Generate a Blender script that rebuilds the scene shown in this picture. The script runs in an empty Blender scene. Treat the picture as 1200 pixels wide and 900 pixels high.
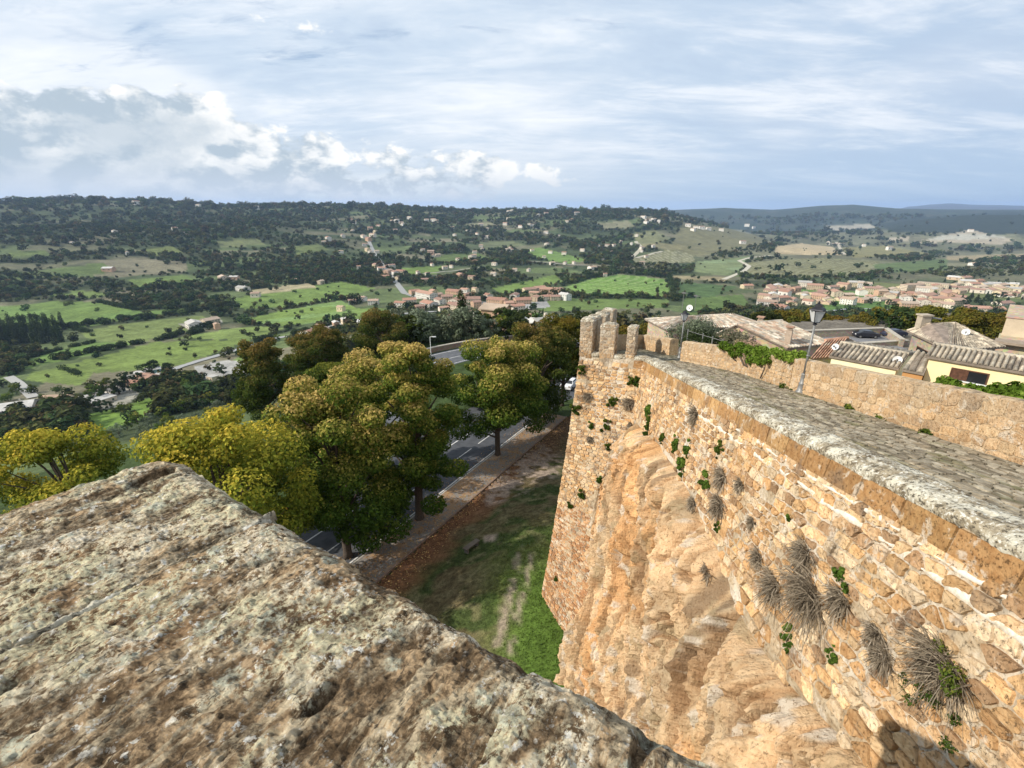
import bpy, math, random
import numpy as np
from math import radians, sin, cos, pi
random.seed(7)
RNG = np.random.default_rng(11)
scene = bpy.context.scene
COL = scene.collection

# ------------------------------------------------------------------ camera
F, CX, CY = 576.0, 600.0, 450.0            # the photograph is 1200 x 900
PITCH = radians(19.6)
cam_data = bpy.data.cameras.new('camera')
cam_data.sensor_width = 36.0
cam_data.lens = 36.0 * F / 1200.0
cam_data.clip_start = 0.05
cam_data.clip_end = 60000.0
cam = bpy.data.objects.new('camera', cam_data)
cam.rotation_euler = (pi / 2 - PITCH, 0, 0)
COL.objects.link(cam)
scene.camera = cam

# ------------------------------------------------------------------ light
SUN_AZ, SUN_EL = radians(-105.0), radians(33.5)
sun_data = bpy.data.lights.new('sun', 'SUN')
sun_data.energy = 4.9
sun_data.angle = radians(0.53)
sun_data.color = (1.0, 0.93, 0.82)
sun = bpy.data.objects.new('sun', sun_data)
sun.rotation_euler = (pi / 2 - SUN_EL, 0, pi - SUN_AZ)
COL.objects.link(sun)
scene.view_settings.view_transform = 'Standard'
scene.view_settings.look = 'None'
scene.view_settings.gamma = 1.0
scene.view_settings.exposure = 0.12
scene.cycles.max_bounces = 6
scene.cycles.diffuse_bounces = 3
scene.cycles.glossy_bounces = 2
scene.cycles.transmission_bounces = 4
scene.cycles.transparent_max_bounces = 8
scene.cycles.volume_bounces = 1
scene.cycles.use_denoising = True


# ------------------------------------------------------------------ node helpers
def nd(nt, kind, props=None, **inp):
    n = nt.nodes.new(kind)
    for k, v in (props or {}).items():
        setattr(n, k, v)
    for k, v in inp.items():
        key = int(k[1:]) if k[0] == 'i' and k[1:].isdigit() else k.replace('_', ' ')
        s = n.inputs[key]
        if isinstance(v, bpy.types.NodeSocket):
            nt.links.new(v, s)
        else:
            if isinstance(v, tuple) and len(v) == 3 and s.type == 'RGBA':
                v = (*v, 1.0)
            s.default_value = v
    return n


def mth(nt, op, a, b=0.0, c=0.0, clamp=False):
    n = nd(nt, 'ShaderNodeMath', {'operation': op, 'use_clamp': clamp}, i0=a, i1=b, i2=c)
    return n.outputs[0]


def mixc(nt, f, a, b, blend='MIX'):
    n = nd(nt, 'ShaderNodeMix', {'data_type': 'RGBA', 'blend_type': blend, 'clamp_factor': True}, i0=f, i6=a, i7=b)
    return n.outputs[2]


def step(nt, v, a, b, lo=0.0, hi=1.0):
    n = nd(nt, 'ShaderNodeMapRange', {'interpolation_type': 'SMOOTHSTEP'}, i0=v, i1=a, i2=b, i3=lo, i4=hi)
    return n.outputs[0]


def noise(nt, vec, scale, detail=4.0, rough=0.55, dist=0.0):
    n = nd(nt, 'ShaderNodeTexNoise', None, Vector=vec, Scale=scale, Detail=detail, Roughness=rough, Distortion=dist)
    return n.outputs['Fac']


def vmul(nt, vec, s, rot=(0, 0, 0), loc=(0, 0, 0)):
    n = nd(nt, 'ShaderNodeMapping', None, Vector=vec, Scale=s, Rotation=rot, Location=loc)
    return n.outputs[0]


# ------------------------------------------------------------------ sky with clouds
world = bpy.data.worlds.new('World')
scene.world = world
world.use_nodes = True
wt = world.node_tree
wt.nodes.clear()
w_out = wt.nodes.new('ShaderNodeOutputWorld')
w_bg = nd(wt, 'ShaderNodeBackground', None, Strength=0.1)
wt.links.new(w_bg.outputs[0], w_out.inputs[0])
sky = nd(wt, 'ShaderNodeTexSky', {'sky_type': 'NISHITA', 'sun_disc': False, 'sun_elevation': SUN_EL,
                                  'sun_rotation': SUN_AZ, 'air_density': 1.0, 'dust_density': 1.0, 'ozone_density': 1.5})
tc = wt.nodes.new('ShaderNodeTexCoord').outputs['Generated']
sx = nd(wt, 'ShaderNodeSeparateXYZ', None, Vector=tc)
X, Y, Z = sx.outputs
zc = mth(wt, 'MAXIMUM', Z, 0.0)
den = mth(wt, 'ADD', zc, 0.16)
pl = nd(wt, 'ShaderNodeCombineXYZ', None, X=mth(wt, 'DIVIDE', X, den), Y=mth(wt, 'DIVIDE', Y, den), Z=0.3).outputs[0]
plr = vmul(wt, pl, (0.45, 1.5, 1.0), (0, 0, radians(52)))
n1 = noise(wt, plr, 1.1, 9.0, 0.62, 0.35)
n2 = noise(wt, vmul(wt, pl, (1, 1, 1), loc=(4.2, 1.1, 0)), 0.8, 4.0, 0.5, 0.3)
n3 = noise(wt, vmul(wt, pl, (0.8, 1.9, 1), (0, 0, radians(15)), (1, 7, 0)), 5.0, 6.0, 0.62, 0.6)
n4 = noise(wt, vmul(wt, pl, (0.55, 1.3, 1), (0, 0, radians(-20)), (3, 2, 0)), 2.1, 9.0, 0.64, 0.3)
az = mth(wt, 'ARCTAN2', X, Y)
# a broad white veil with streaks, holes to the blue mainly on the left
side = step(wt, X, -0.75, 0.05)
cov = mth(wt, 'ADD', n1, mth(wt, 'MULTIPLY', side, 0.26))
cov = mth(wt, 'ADD', cov, mth(wt, 'MULTIPLY', mth(wt, 'SUBTRACT', n3, 0.5), 0.75))
hor = step(wt, Z, 0.30, 0.14)
cov = mth(wt, 'ADD', cov, mth(wt, 'MULTIPLY', hor, 0.25))
m_hi = step(wt, cov, 0.36, 0.70, 0.10, 1.0)
veil = mixc(wt, step(wt, n2, 0.38, 0.66), (6.0, 7.1, 8.4), (8.4, 8.9, 9.5))
veil = mixc(wt, mth(wt, 'MULTIPLY', step(wt, X, -0.05, 0.75), 0.72), veil, (4.3, 5.6, 7.4))
veil = mixc(wt, mth(wt, 'MULTIPLY', step(wt, n4, 0.42, 0.70), 0.7), veil, (9.8, 10.0, 10.3))
veil = mixc(wt, mth(wt, 'MULTIPLY', step(wt, n4, 0.46, 0.34), 0.5), veil, (4.9, 6.0, 7.6))
base = mixc(wt, m_hi, mixc(wt, 0.35, sky.outputs[0], (2.6, 4.7, 8.0)), veil)
# greyer air low on the horizon
lowc = mixc(wt, step(wt, X, -0.25, 0.55), (7.2, 7.8, 8.2), (4.5, 5.9, 7.6))
base = mixc(wt, mth(wt, 'MULTIPLY', step(wt, Z, 0.15, 0.0), 0.8), base, lowc)
# heaped clouds low in the sky
cu = nd(wt, 'ShaderNodeCombineXYZ', None, X=mth(wt, 'MULTIPLY', az, 3.0), Y=mth(wt, 'MULTIPLY', Z, 5.0), Z=5.3).outputs[0]
def cun(off):
    v = vmul(wt, cu, (1, 1, 1), loc=off)
    return mth(wt, 'ADD', mth(wt, 'MULTIPLY', noise(wt, v, 1.5, 2.0, 0.5), 0.55),
               mth(wt, 'MULTIPLY', noise(wt, v, 5.5, 9.0, 0.58, 0.2), 0.45))
c0 = cun((0.0, 0.0, 0.0))
c1 = cun((0.05, -0.13, 0.0))
top_z = mth(wt, 'ADD', 0.118, mth(wt, 'MULTIPLY', mth(wt, 'COSINE', mth(wt, 'MULTIPLY', mth(wt, 'ADD', az, radians(50)), 2.0)), 0.045))
env = mth(wt, 'SUBTRACT', top_z, Z)
envf = step(wt, env, -0.03, 0.05, -0.16, 0.10)
botl = step(wt, Z, 0.0, 0.05, -0.10, 0.0)
azm = mth(wt, 'MULTIPLY', mth(wt, 'SUBTRACT', mth(wt, 'COSINE', mth(wt, 'MULTIPLY', mth(wt, 'ADD', az, radians(50)), 2.0)), 0.28), 0.18)
dens = mth(wt, 'ADD', mth(wt, 'ADD', c0, azm), mth(wt, 'ADD', envf, botl))
m_cu = step(wt, dens, 0.50, 0.56)
lit = mth(wt, 'SUBTRACT', c0, c1)
thin = step(wt, dens, 0.80, 0.56)
shade = mth(wt, 'MULTIPLY', step(wt, lit, -0.06, 0.07), mth(wt, 'ADD', 0.25, mth(wt, 'MULTIPLY', thin, 0.75)), clamp=True)
cuc = mixc(wt, shade, (4.7, 5.6, 6.4), (10.6, 10.5, 10.2))
cuc = mixc(wt, step(wt, Z, 0.08, 0.02, 0, 0.75), cuc, (6.3, 6.9, 7.7))
full = mixc(wt, m_cu, base, cuc)
wt.links.new(full, w_bg.inputs['Color'])


# ------------------------------------------------------------------ geometry helpers
CP, SP = cos(PITCH), sin(PITCH)


def ray(px, py):
    u = (px - CX) / F
    v = (CY - py) / F
    return np.array([u, CP + v * SP, -SP + v * CP])


def atz(px, py, z):
    d = ray(px, py)
    return d * (z / d[2])


def aty(px, py, y):
    d = ray(px, py)
    return d * (y / d[1])


def project(P):
    P = np.asarray(P, float)
    f = CP * P[..., 1] - SP * P[..., 2]
    up = SP * P[..., 1] + CP * P[..., 2]
    f = np.where(f > 0.01, f, 0.01)
    return CX + F * P[..., 0] / f, CY - F * up / f


def inpoly(x, y, poly):
    x = np.asarray(x); y = np.asarray(y)
    r = np.zeros(x.shape, bool)
    n = len(poly)
    for i in range(n):
        x0, y0 = poly[i]
        x1, y1 = poly[(i + 1) % n]
        if y0 == y1:
            continue
        c = ((y0 > y) != (y1 > y)) & (x < (x1 - x0) * (y - y0) / (y1 - y0) + x0)
        r ^= c
    return r


def seg_dist(x, y, pts):
    d = np.full(np.shape(x), 1e9)
    for (x0, y0), (x1, y1) in zip(pts[:-1], pts[1:]):
        dx, dy = x1 - x0, y1 - y0
        t = np.clip(((x - x0) * dx + (y - y0) * dy) / (dx * dx + dy * dy + 1e-9), 0, 1)
        d = np.minimum(d, np.hypot(x - x0 - t * dx, y - y0 - t * dy))
    return d


def poly_sd(x, y, poly):
    d = seg_dist(x, y, list(poly) + [poly[0]])
    return np.where(inpoly(x, y, poly), d, -d)


def sstep(v, a, b):
    t = np.clip((v - a) / (b - a), 0, 1)
    return t * t * (3 - 2 * t)


def _h(ix, iy, iz):
    n = (ix.astype(np.uint32) * np.uint32(374761393) + iy.astype(np.uint32) * np.uint32(668265263)
         + iz.astype(np.uint32) * np.uint32(2147483647 - 58))
    n = (n ^ (n >> np.uint32(13))) * np.uint32(1274126177)
    n = n ^ (n >> np.uint32(16))
    return (n & np.uint32(0xffffff)).astype(np.float64) / 16777215.0


def vn(x, y, z=0.0, seed=0):
    x, y, z = np.broadcast_arrays(np.asarray(x, float), np.asarray(y, float), np.asarray(z, float))
    x0 = np.floor(x); y0 = np.floor(y); z0 = np.floor(z)
    fx, fy, fz = x - x0, y - y0, z - z0
    fx = fx * fx * (3 - 2 * fx); fy = fy * fy * (3 - 2 * fy); fz = fz * fz * (3 - 2 * fz)
    ix = x0.astype(np.int64) + 10000 + seed * 17; iy = y0.astype(np.int64) + 10000; iz = z0.astype(np.int64) + 10000
    r = 0
    for a in (0, 1):
        for b in (0, 1):
            for c in (0, 1):
                w = (fx if a else 1 - fx) * (fy if b else 1 - fy) * (fz if c else 1 - fz)
                r = r + w * _h(ix + a, iy + b, iz + c)
    return r


def fbm(x, y, z=0.0, octv=4, seed=0, gain=0.5):
    s, a, t = 0.0, 1.0, 0.0
    for i in range(octv):
        s = s + a * vn(np.asarray(x) * 2 ** i, np.asarray(y) * 2 ** i, np.asarray(z) * 2 ** i, seed + i)
        t += a
        a *= gain
    return s / t


def cells(x, y, seed=0):
    """nearest and second nearest feature point: (F1, F2 - F1, cell hash, offset to the feature point)"""
    x = np.asarray(x, float); y = np.asarray(y, float)
    xi, yi = np.floor(x).astype(np.int64), np.floor(y).astype(np.int64)
    f1 = np.full(x.shape, 9.0); f2 = f1.copy(); hs = np.zeros(x.shape); ox = hs.copy(); oy = hs.copy()
    sd = np.full(x.shape, seed, np.int64)
    for a in (-1, 0, 1):
        for b in (-1, 0, 1):
            cx, cy = xi + a, yi + b
            px = cx + _h(cx + 9000, cy + 9000, sd); py = cy + _h(cx + 9000, cy + 9000, sd + 1)
            d = np.hypot(px - x, py - y)
            n = d < f1
            f2 = np.where(n, f1, np.minimum(f2, d))
            hs = np.where(n, _h(cx + 9000, cy + 9000, sd + 2), hs)
            ox = np.where(n, x - px, ox); oy = np.where(n, y - py, oy)
            f1 = np.where(n, d, f1)
    return f1, f2 - f1, hs, ox, oy


def mesh_np(name, V, Fq, mat=None, col=None, smooth=False, extra=None):
    """V (n,3), Fq (m,k) index array, or list of such arrays / lists for mixed sizes"""
    me = bpy.data.meshes.new(name)
    V = np.asarray(V, np.float32)
    if isinstance(Fq, np.ndarray):
        Fq = [Fq]
    if len(Fq) and not isinstance(Fq[0], np.ndarray):
        cnt = np.array([len(f) for f in Fq], np.int32)
        flat = np.array([i for f in Fq for i in f], np.int32)
    else:
        cnt = np.concatenate([np.full(len(f), f.shape[1], np.int32) for f in Fq])
        flat = np.concatenate([f.reshape(-1) for f in Fq]).astype(np.int32)
    me.vertices.add(len(V))
    me.vertices.foreach_set('co', V.reshape(-1))
    me.loops.add(len(flat))
    me.loops.foreach_set('vertex_index', flat)
    me.polygons.add(len(cnt))
    st = np.concatenate([[0], np.cumsum(cnt)[:-1]]).astype(np.int32)
    me.polygons.foreach_set('loop_start', st)
    me.polygons.foreach_set('loop_total', cnt)
    me.polygons.foreach_set('use_smooth', np.full(len(cnt), bool(smooth)))
    me.update(calc_edges=True)
    if col is not None:
        a = me.color_attributes.new('Col', 'FLOAT_COLOR', 'POINT')
        c = np.ones((len(V), 4), np.float32)
        c[:, :3] = col
        a.data.foreach_set('color', c.reshape(-1))
    for k, v in (extra or {}).items():
        a = me.attributes.new(k, 'FLOAT', 'POINT')
        a.data.foreach_set('value', np.asarray(v, np.float32))
    if mat:
        me.materials.append(mat)
    return me


def link(name, me, parent=None, loc=None, rot=None):
    o = bpy.data.objects.new(name, me)
    COL.objects.link(o)
    if parent is not None:
        o.parent = parent
    if loc is not None:
        o.location = loc
    if rot is not None:
        o.rotation_euler = rot
    return o


def tag(o, label=None, cat=None, group=None, kind=None):
    if label: o['label'] = label
    if cat: o['category'] = cat
    if group: o['group'] = group
    if kind: o['kind'] = kind
    return o


def empty(name, loc, label, cat, group=None, rz=0.0):
    o = bpy.data.objects.new(name, None)
    COL.objects.link(o)
    o.location = loc
    o.rotation_euler = (0, 0, rz)
    o.empty_display_size = 0.3
    return tag(o, label, cat, group)


def copy_tree(o, parent=None):
    c = o.copy()
    COL.objects.link(c)
    if parent is not None:
        c.parent = parent
    for ch in KIDS.get(o.name, []):
        copy_tree(ch, c)
    return c


KIDS = {}


def regkids(root):
    for ch in [q for q in bpy.data.objects if q.parent == root]:
        KIDS.setdefault(root.name, []).append(ch)
        regkids(ch)


def grid_faces(nr, nc):
    i = np.arange(nr * nc).reshape(nr, nc)
    return np.stack([i[:-1, :-1], i[:-1, 1:], i[1:, 1:], i[1:, :-1]], -1).reshape(-1, 4)


class MB:
    """collects simple solids for one mesh"""
    def __init__(s):
        s.v, s.f, s.c = [], [], []
        s.col = (1, 1, 1)

    def add(s, vs, fs):
        b = len(s.v)
        s.v += [tuple(map(float, p)) for p in vs]
        s.f += [tuple(b + i for i in f) for f in fs]
        s.c += [s.col] * len(vs)

    def box(s, c, size, rz=0.0, taper=1.0):
        cx, cy, cz = c
        hx, hy, hz = size[0] / 2, size[1] / 2, size[2] / 2
        vs = []
        for dz, k in ((-hz, 1.0), (hz, taper)):
            for dx, dy in ((-hx, -hy), (hx, -hy), (hx, hy), (-hx, hy)):
                x, y = dx * k, dy * k
                vs.append((cx + x * cos(rz) - y * sin(rz), cy + x * sin(rz) + y * cos(rz), cz + dz))
        s.add(vs, [(3, 2, 1, 0), (4, 5, 6, 7), (0, 1, 5, 4), (1, 2, 6, 5), (2, 3, 7, 6), (3, 0, 4, 7)])

    def prism(s, pts, z0, z1):
        n = len(pts)
        vs = [(x, y, z0) for x, y in pts] + [(x, y, z1) for x, y in pts]
        s.add(vs, [tuple(range(n))[::-1], tuple(range(n, 2 * n))] + [(i, (i + 1) % n, n + (i + 1) % n, n + i) for i in range(n)])

    def tube(s, path, rad, n=8, cap=True):
        path = [np.array(p, float) for p in path]
        if not hasattr(rad, '__len__'):
            rad = [rad] * len(path)
        b = len(s.v)
        vs = []
        for i, p in enumerate(path):
            a = path[max(i - 1, 0)]
            c = path[min(i + 1, len(path) - 1)]
            t = c - a
            t = t / (np.linalg.norm(t) + 1e-9)
            r = np.array([0, 0, 1.0]) if abs(t[2]) < 0.9 else np.array([1.0, 0, 0])
            e1 = np.cross(t, r); e1 /= np.linalg.norm(e1)
            e2 = np.cross(t, e1)
            for k in range(n):
                q = 2 * pi * k / n
                vs.append(p + rad[i] * (cos(q) * e1 + sin(q) * e2))
        fs = []
        for i in range(len(path) - 1):
            for k in range(n):
                k2 = (k + 1) % n
                fs.append((i * n + k, i * n + k2, (i + 1) * n + k2, (i + 1) * n + k))
        if cap:
            fs.append(tuple(range(n))[::-1])
            fs.append(tuple((len(path) - 1) * n + k for k in range(n)))
        s.add(vs, fs)

    def lathe(s, prof, c, n=12):
        fs, vs = [], []
        for r, z in prof:
            for k in range(n):
                q = 2 * pi * k / n
                vs.append((c[0] + r * cos(q), c[1] + r * sin(q), c[2] + z))
        for i in range(len(prof) - 1):
            for k in range(n):
                k2 = (k + 1) % n
                fs.append((i * n + k, i * n + k2, (i + 1) * n + k2, (i + 1) * n + k))
        fs.append(tuple(range(n))[::-1])
        fs.append(tuple((len(prof) - 1) * n + k for k in range(n)))
        s.add(vs, fs)

    def mesh(s, name, mat, smooth=False):
        return mesh_np(name, s.v, s.f, mat, s.c, smooth)

    def build(s, name, mat, parent=None, smooth=False):
        return link(name, s.mesh(name, mat, smooth), parent)


# ------------------------------------------------------------------ materials
MATS = {}


def bsdf_mat(name, rough=0.85, spec=0.3):
    m = bpy.data.materials.new(name)
    m.use_nodes = True
    nt = m.node_tree
    b = nt.nodes['Principled BSDF']
    b.inputs['Roughness'].default_value = rough
    b.inputs['Specular IOR Level'].default_value = spec
    MATS[name] = m
    return m, nt, b


def attr(nt, name='Col'):
    return nd(nt, 'ShaderNodeAttribute', {'attribute_name': name}).outputs[0]


def attrf(nt, name):
    return nd(nt, 'ShaderNodeAttribute', {'attribute_name': name}).outputs['Fac']


def objco(nt):
    return nt.nodes.new('ShaderNodeTexCoord').outputs['Object']


def wpos(nt):
    return nt.nodes.new('ShaderNodeNewGeometry').outputs['Position']


def bump(nt, b, h, strength=0.5, dist=0.02):
    n = nd(nt, 'ShaderNodeBump', None, Strength=strength, Distance=dist, Height=h)
    nt.links.new(n.outputs[0], b.inputs['Normal'])


def simple(name, rgb, rough=0.8, var=0.2, scale=3.0, spec=0.3, metal=0.0, bmp=0.0):
    m, nt, b = bsdf_mat(name, rough, spec)
    n = noise(nt, wpos(nt), scale, 5.0, 0.6)
    lo = tuple(c * (1 - var) for c in rgb)
    hi = tuple(min(1, c * (1 + var)) for c in rgb)
    nt.links.new(mixc(nt, step(nt, n, 0.3, 0.7), lo, hi), b.inputs['Base Color'])
    b.inputs['Metallic'].default_value = metal
    if bmp:
        bump(nt, b, n, bmp, 0.02)
    return m


def colmat(name, rough=0.85, scale=8.0, var=0.25, bmp=0.3, bd=0.02, spec=0.2):
    """vertex-colour albedo broken up by fine noise"""
    m, nt, b = bsdf_mat(name, rough, spec)
    p = wpos(nt)
    n = noise(nt, p, scale, 6.0, 0.6)
    f = step(nt, n, 0.25, 0.75, 1 - var, 1 + var)
    mul = nd(nt, 'ShaderNodeVectorMath', {'operation': 'SCALE'}, i0=attr(nt))
    nt.links.new(f, mul.inputs['Scale'])
    nt.links.new(mul.outputs[0], b.inputs['Base Color'])
    if bmp:
        bump(nt, b, n, bmp, bd)
    return m


def tuff_mat(name, scale=1.0, dirt=0.5):
    """porous volcanic stone: warm colour from the vertex colour, pits, streaks of grime and pale lichen"""
    m, nt, b = bsdf_mat(name, 0.92, 0.15)
    p = wpos(nt)
    n1 = noise(nt, p, 9.0 * scale, 8.0, 0.65)
    n2 = noise(nt, p, 1.3 * scale, 5.0, 0.6, 0.4)
    n3 = noise(nt, p, 19.0 * scale, 8.0, 0.78)
    c = attr(nt)
    c = mixc(nt, step(nt, n1, 0.40, 0.66, 0.0, 0.6), c, mixc(nt, 1.0, c, (0.64, 0.52, 0.40), 'MULTIPLY'))
    c = mixc(nt, mth(nt, 'MULTIPLY', step(nt, n2, 0.55, 0.70), dirt), c, (0.16, 0.13, 0.10))
    n4 = noise(nt, vmul(nt, p, (1, 1, 1), loc=(7, 3, 1)), 2.6 * scale, 8.0, 0.7, 0.3)
    c = mixc(nt, mth(nt, 'MULTIPLY', step(nt, n4, 0.55, 0.62), 0.6), c, (0.62, 0.55, 0.44))
    ng_ = noise(nt, vmul(nt, p, (1.6, 1.6, 0.35), loc=(2, 5, 3)), 1.4 * scale, 7.0, 0.65)
    c = mixc(nt, mth(nt, 'MULTIPLY', step(nt, ng_, 0.56, 0.66), dirt), c, (0.15, 0.12, 0.095))
    c = mixc(nt, mth(nt, 'MULTIPLY', step(nt, n3, 0.60, 0.66, 0.0, 0.8), step(nt, n1, 0.62, 0.42)), c, (0.11, 0.075, 0.045))
    nt.links.new(c, b.inputs['Base Color'])
    h = mth(nt, 'SUBTRACT', n1, mth(nt, 'MULTIPLY', step(nt, n3, 0.55, 0.68), 0.6))
    bump(nt, b, h, 0.9, 0.05)
    return m


def leaf_mat(name, transl=0.35, rnd=0.0, noisy=0.0):
    m = bpy.data.materials.new(name)
    m.use_nodes = True
    nt = m.node_tree
    nt.nodes.clear()
    out = nt.nodes.new('ShaderNodeOutputMaterial')
    c = attr(nt)
    if rnd:
        oi = nt.nodes.new('ShaderNodeObjectInfo').outputs['Random']
        hs = nd(nt, 'ShaderNodeHueSaturation', None, Hue=step(nt, oi, 0, 1, 0.5 - 0.06 * rnd, 0.5 + 0.03 * rnd), Saturation=1.0,
                Value=mth(nt, 'ADD', 1.0 - 0.35 * rnd, mth(nt, 'MULTIPLY', mth(nt, 'FRACT', mth(nt, 'MULTIPLY', oi, 7.31)), 0.8 * rnd)), Color=c)
        c = hs.outputs[0]
    if noisy:
        n = noise(nt, wpos(nt), noisy, 3.0, 0.6)
        mul = nd(nt, 'ShaderNodeVectorMath', {'operation': 'SCALE'}, i0=c)
        nt.links.new(step(nt, n, 0.3, 0.7, 0.6, 1.35), mul.inputs['Scale'])
        c = mul.outputs[0]
    d = nd(nt, 'ShaderNodeBsdfDiffuse', None, Color=c)
    t = nd(nt, 'ShaderNodeBsdfTranslucent', None, Color=c)
    mx = nd(nt, 'ShaderNodeMixShader', None, i0=transl, i1=d.outputs[0], i2=t.outputs[0])
    nt.links.new(mx.outputs[0], out.inputs[0])
    MATS[name] = m
    return m


leaf_mat('leaf', 0.35)
leaf_mat('leaf_far', 0.12, rnd=1.0)
leaf_mat('leaf_one', 0.2, rnd=0.45)
simple('bark', (0.085, 0.065, 0.05), 0.95, 0.4, 12.0, bmp=0.6)
simple('dark_metal', (0.035, 0.035, 0.04), 0.5, 0.2, 8.0, metal=0.6)
simple('grey_metal', (0.22, 0.22, 0.21), 0.5, 0.2, 14.0, metal=0.3)
simple('white_plastic', (0.72, 0.72, 0.70), 0.5, 0.05, 3.0)
simple('window_dark', (0.025, 0.027, 0.03), 0.15, 0.3, 1.0, spec=0.6)
simple('shutter_brown', (0.10, 0.045, 0.025), 0.7, 0.3, 9.0)
simple('white_paint', (0.75, 0.75, 0.72), 0.7, 0.1, 5.0)
colmat('plain_col', 0.9, 3.0, 0.18, 0.15)
colmat('roof_tile', 0.9, 2.2, 0.35, 0.3)
tuff_mat('tuff', 1.0)
tuff_mat('tuff_back', 1.4, 0.35)


# ------------------------------------------------------------------ the curtain wall's outline (used by everything near it)
E0 = np.array([5.51, 4.40, -3.42])
ED = np.array([0.069, 0.993, -0.193])
ED /= ED[1]                                  # per metre of y
WN = np.array([0.0134, 0.19, 0.98])          # the wall walk is a ramp: WN . p = WC
WC = -2.59


def edge(y):
    return E0 + ED * (y - E0[1])


def ramp_z(x, y):
    return (WC - WN[0] * x - WN[1] * y) / WN[2]


# ------------------------------------------------------------------ terrain height
GZ = -26.0
PLATEAU = [(7.5, -60), (7.2, 24), (8.9, 33.5), (13, 48), (29, 76), (60, 106), (110, 118), (170, 70), (200, -60)]
R_N = np.array([0, 55, 80, 108, 150, 200, 300, 400, 600, 900, 1200, 1600, 2100, 2700, 3400, 4300, 5500, 7000, 9000, 12000, 17000.])
AZC = np.radians([-180, -60, -45, -28, -12, 0, 12, 22, 32, 42, 60, 180])
Z_LEFT = [-26, -26, -31, -42, -62, -82, -108, -124, -141, -150, -146, -128, -92, -50, 0, 0, -60, -80, -90, -100, -200]
Z_CEN = [-26, -26, -26, -26, -38, -50, -74, -95, -124, -146, -150, -140, -120, -98, -70, -40, -10, -60, -80, -100, -200]
Z_RGT = [-26, -26, -26, -27, -44, -62, -86, -104, -128, -147, -154, -156, -155, -152, -150, -140, -128, -90, 0, -60, -200]
Z_R2 = [-26, -26, -26, -27, -44, -62, -86, -104, -128, -147, -154, -158, -160, -165, -168, -150, -150, -100, 0, -60, -200]
TAB = np.array([Z_LEFT, Z_LEFT, Z_LEFT, Z_LEFT, Z_CEN, Z_CEN, Z_CEN, Z_RGT, Z_RGT, Z_R2, Z_R2, Z_R2], float)


def slope_of(px, py):
    d = ray(px, py)
    return d[2] / math.hypot(d[0], d[1])


def az_of(px, py=245):
    d = ray(px, py)
    return math.atan2(d[0], d[1])


SKY1 = [(-200, 236), (0, 237), (60, 234), (100, 234), (180, 236), (270, 243), (340, 239), (440, 241), (500, 244), (560, 247), (640, 247.5),
        (720, 246.5), (775, 248), (830, 262), (900, 281), (1000, 292), (1300, 300)]
SKY2 = [(-200, 262), (500, 262), (700, 256), (780, 246), (850, 243.5), (905, 246), (960, 241), (1000, 239.5), (1050, 244), (1100, 245.5), (1200, 246), (1400, 248)]
SKY3 = [(-200, 275), (900, 275), (1010, 272), (1060, 259.5), (1130, 252), (1200, 251.5), (1400, 252)]
sk1 = (np.array([az_of(x, y) for x, y in SKY1]), np.array([slope_of(x, y) for x, y in SKY1]))
sk2 = (np.array([az_of(x, y) for x, y in SKY2]), np.array([slope_of(x, y) for x, y in SKY2]))
sk3 = (np.array([az_of(x, y) for x, y in SKY3]), np.array([slope_of(x, y) for x, y in SKY3]))


def ridge(az, r, sk, r0, wn, wf):
    """extra height that makes the skyline of a ridge standing at distance r0"""
    top = np.interp(az, *sk) * r0
    w = np.where(r < r0, np.exp(-((r - r0) / wn) ** 2), np.exp(-((r - r0) / wf) ** 2))
    return top, w


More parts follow.
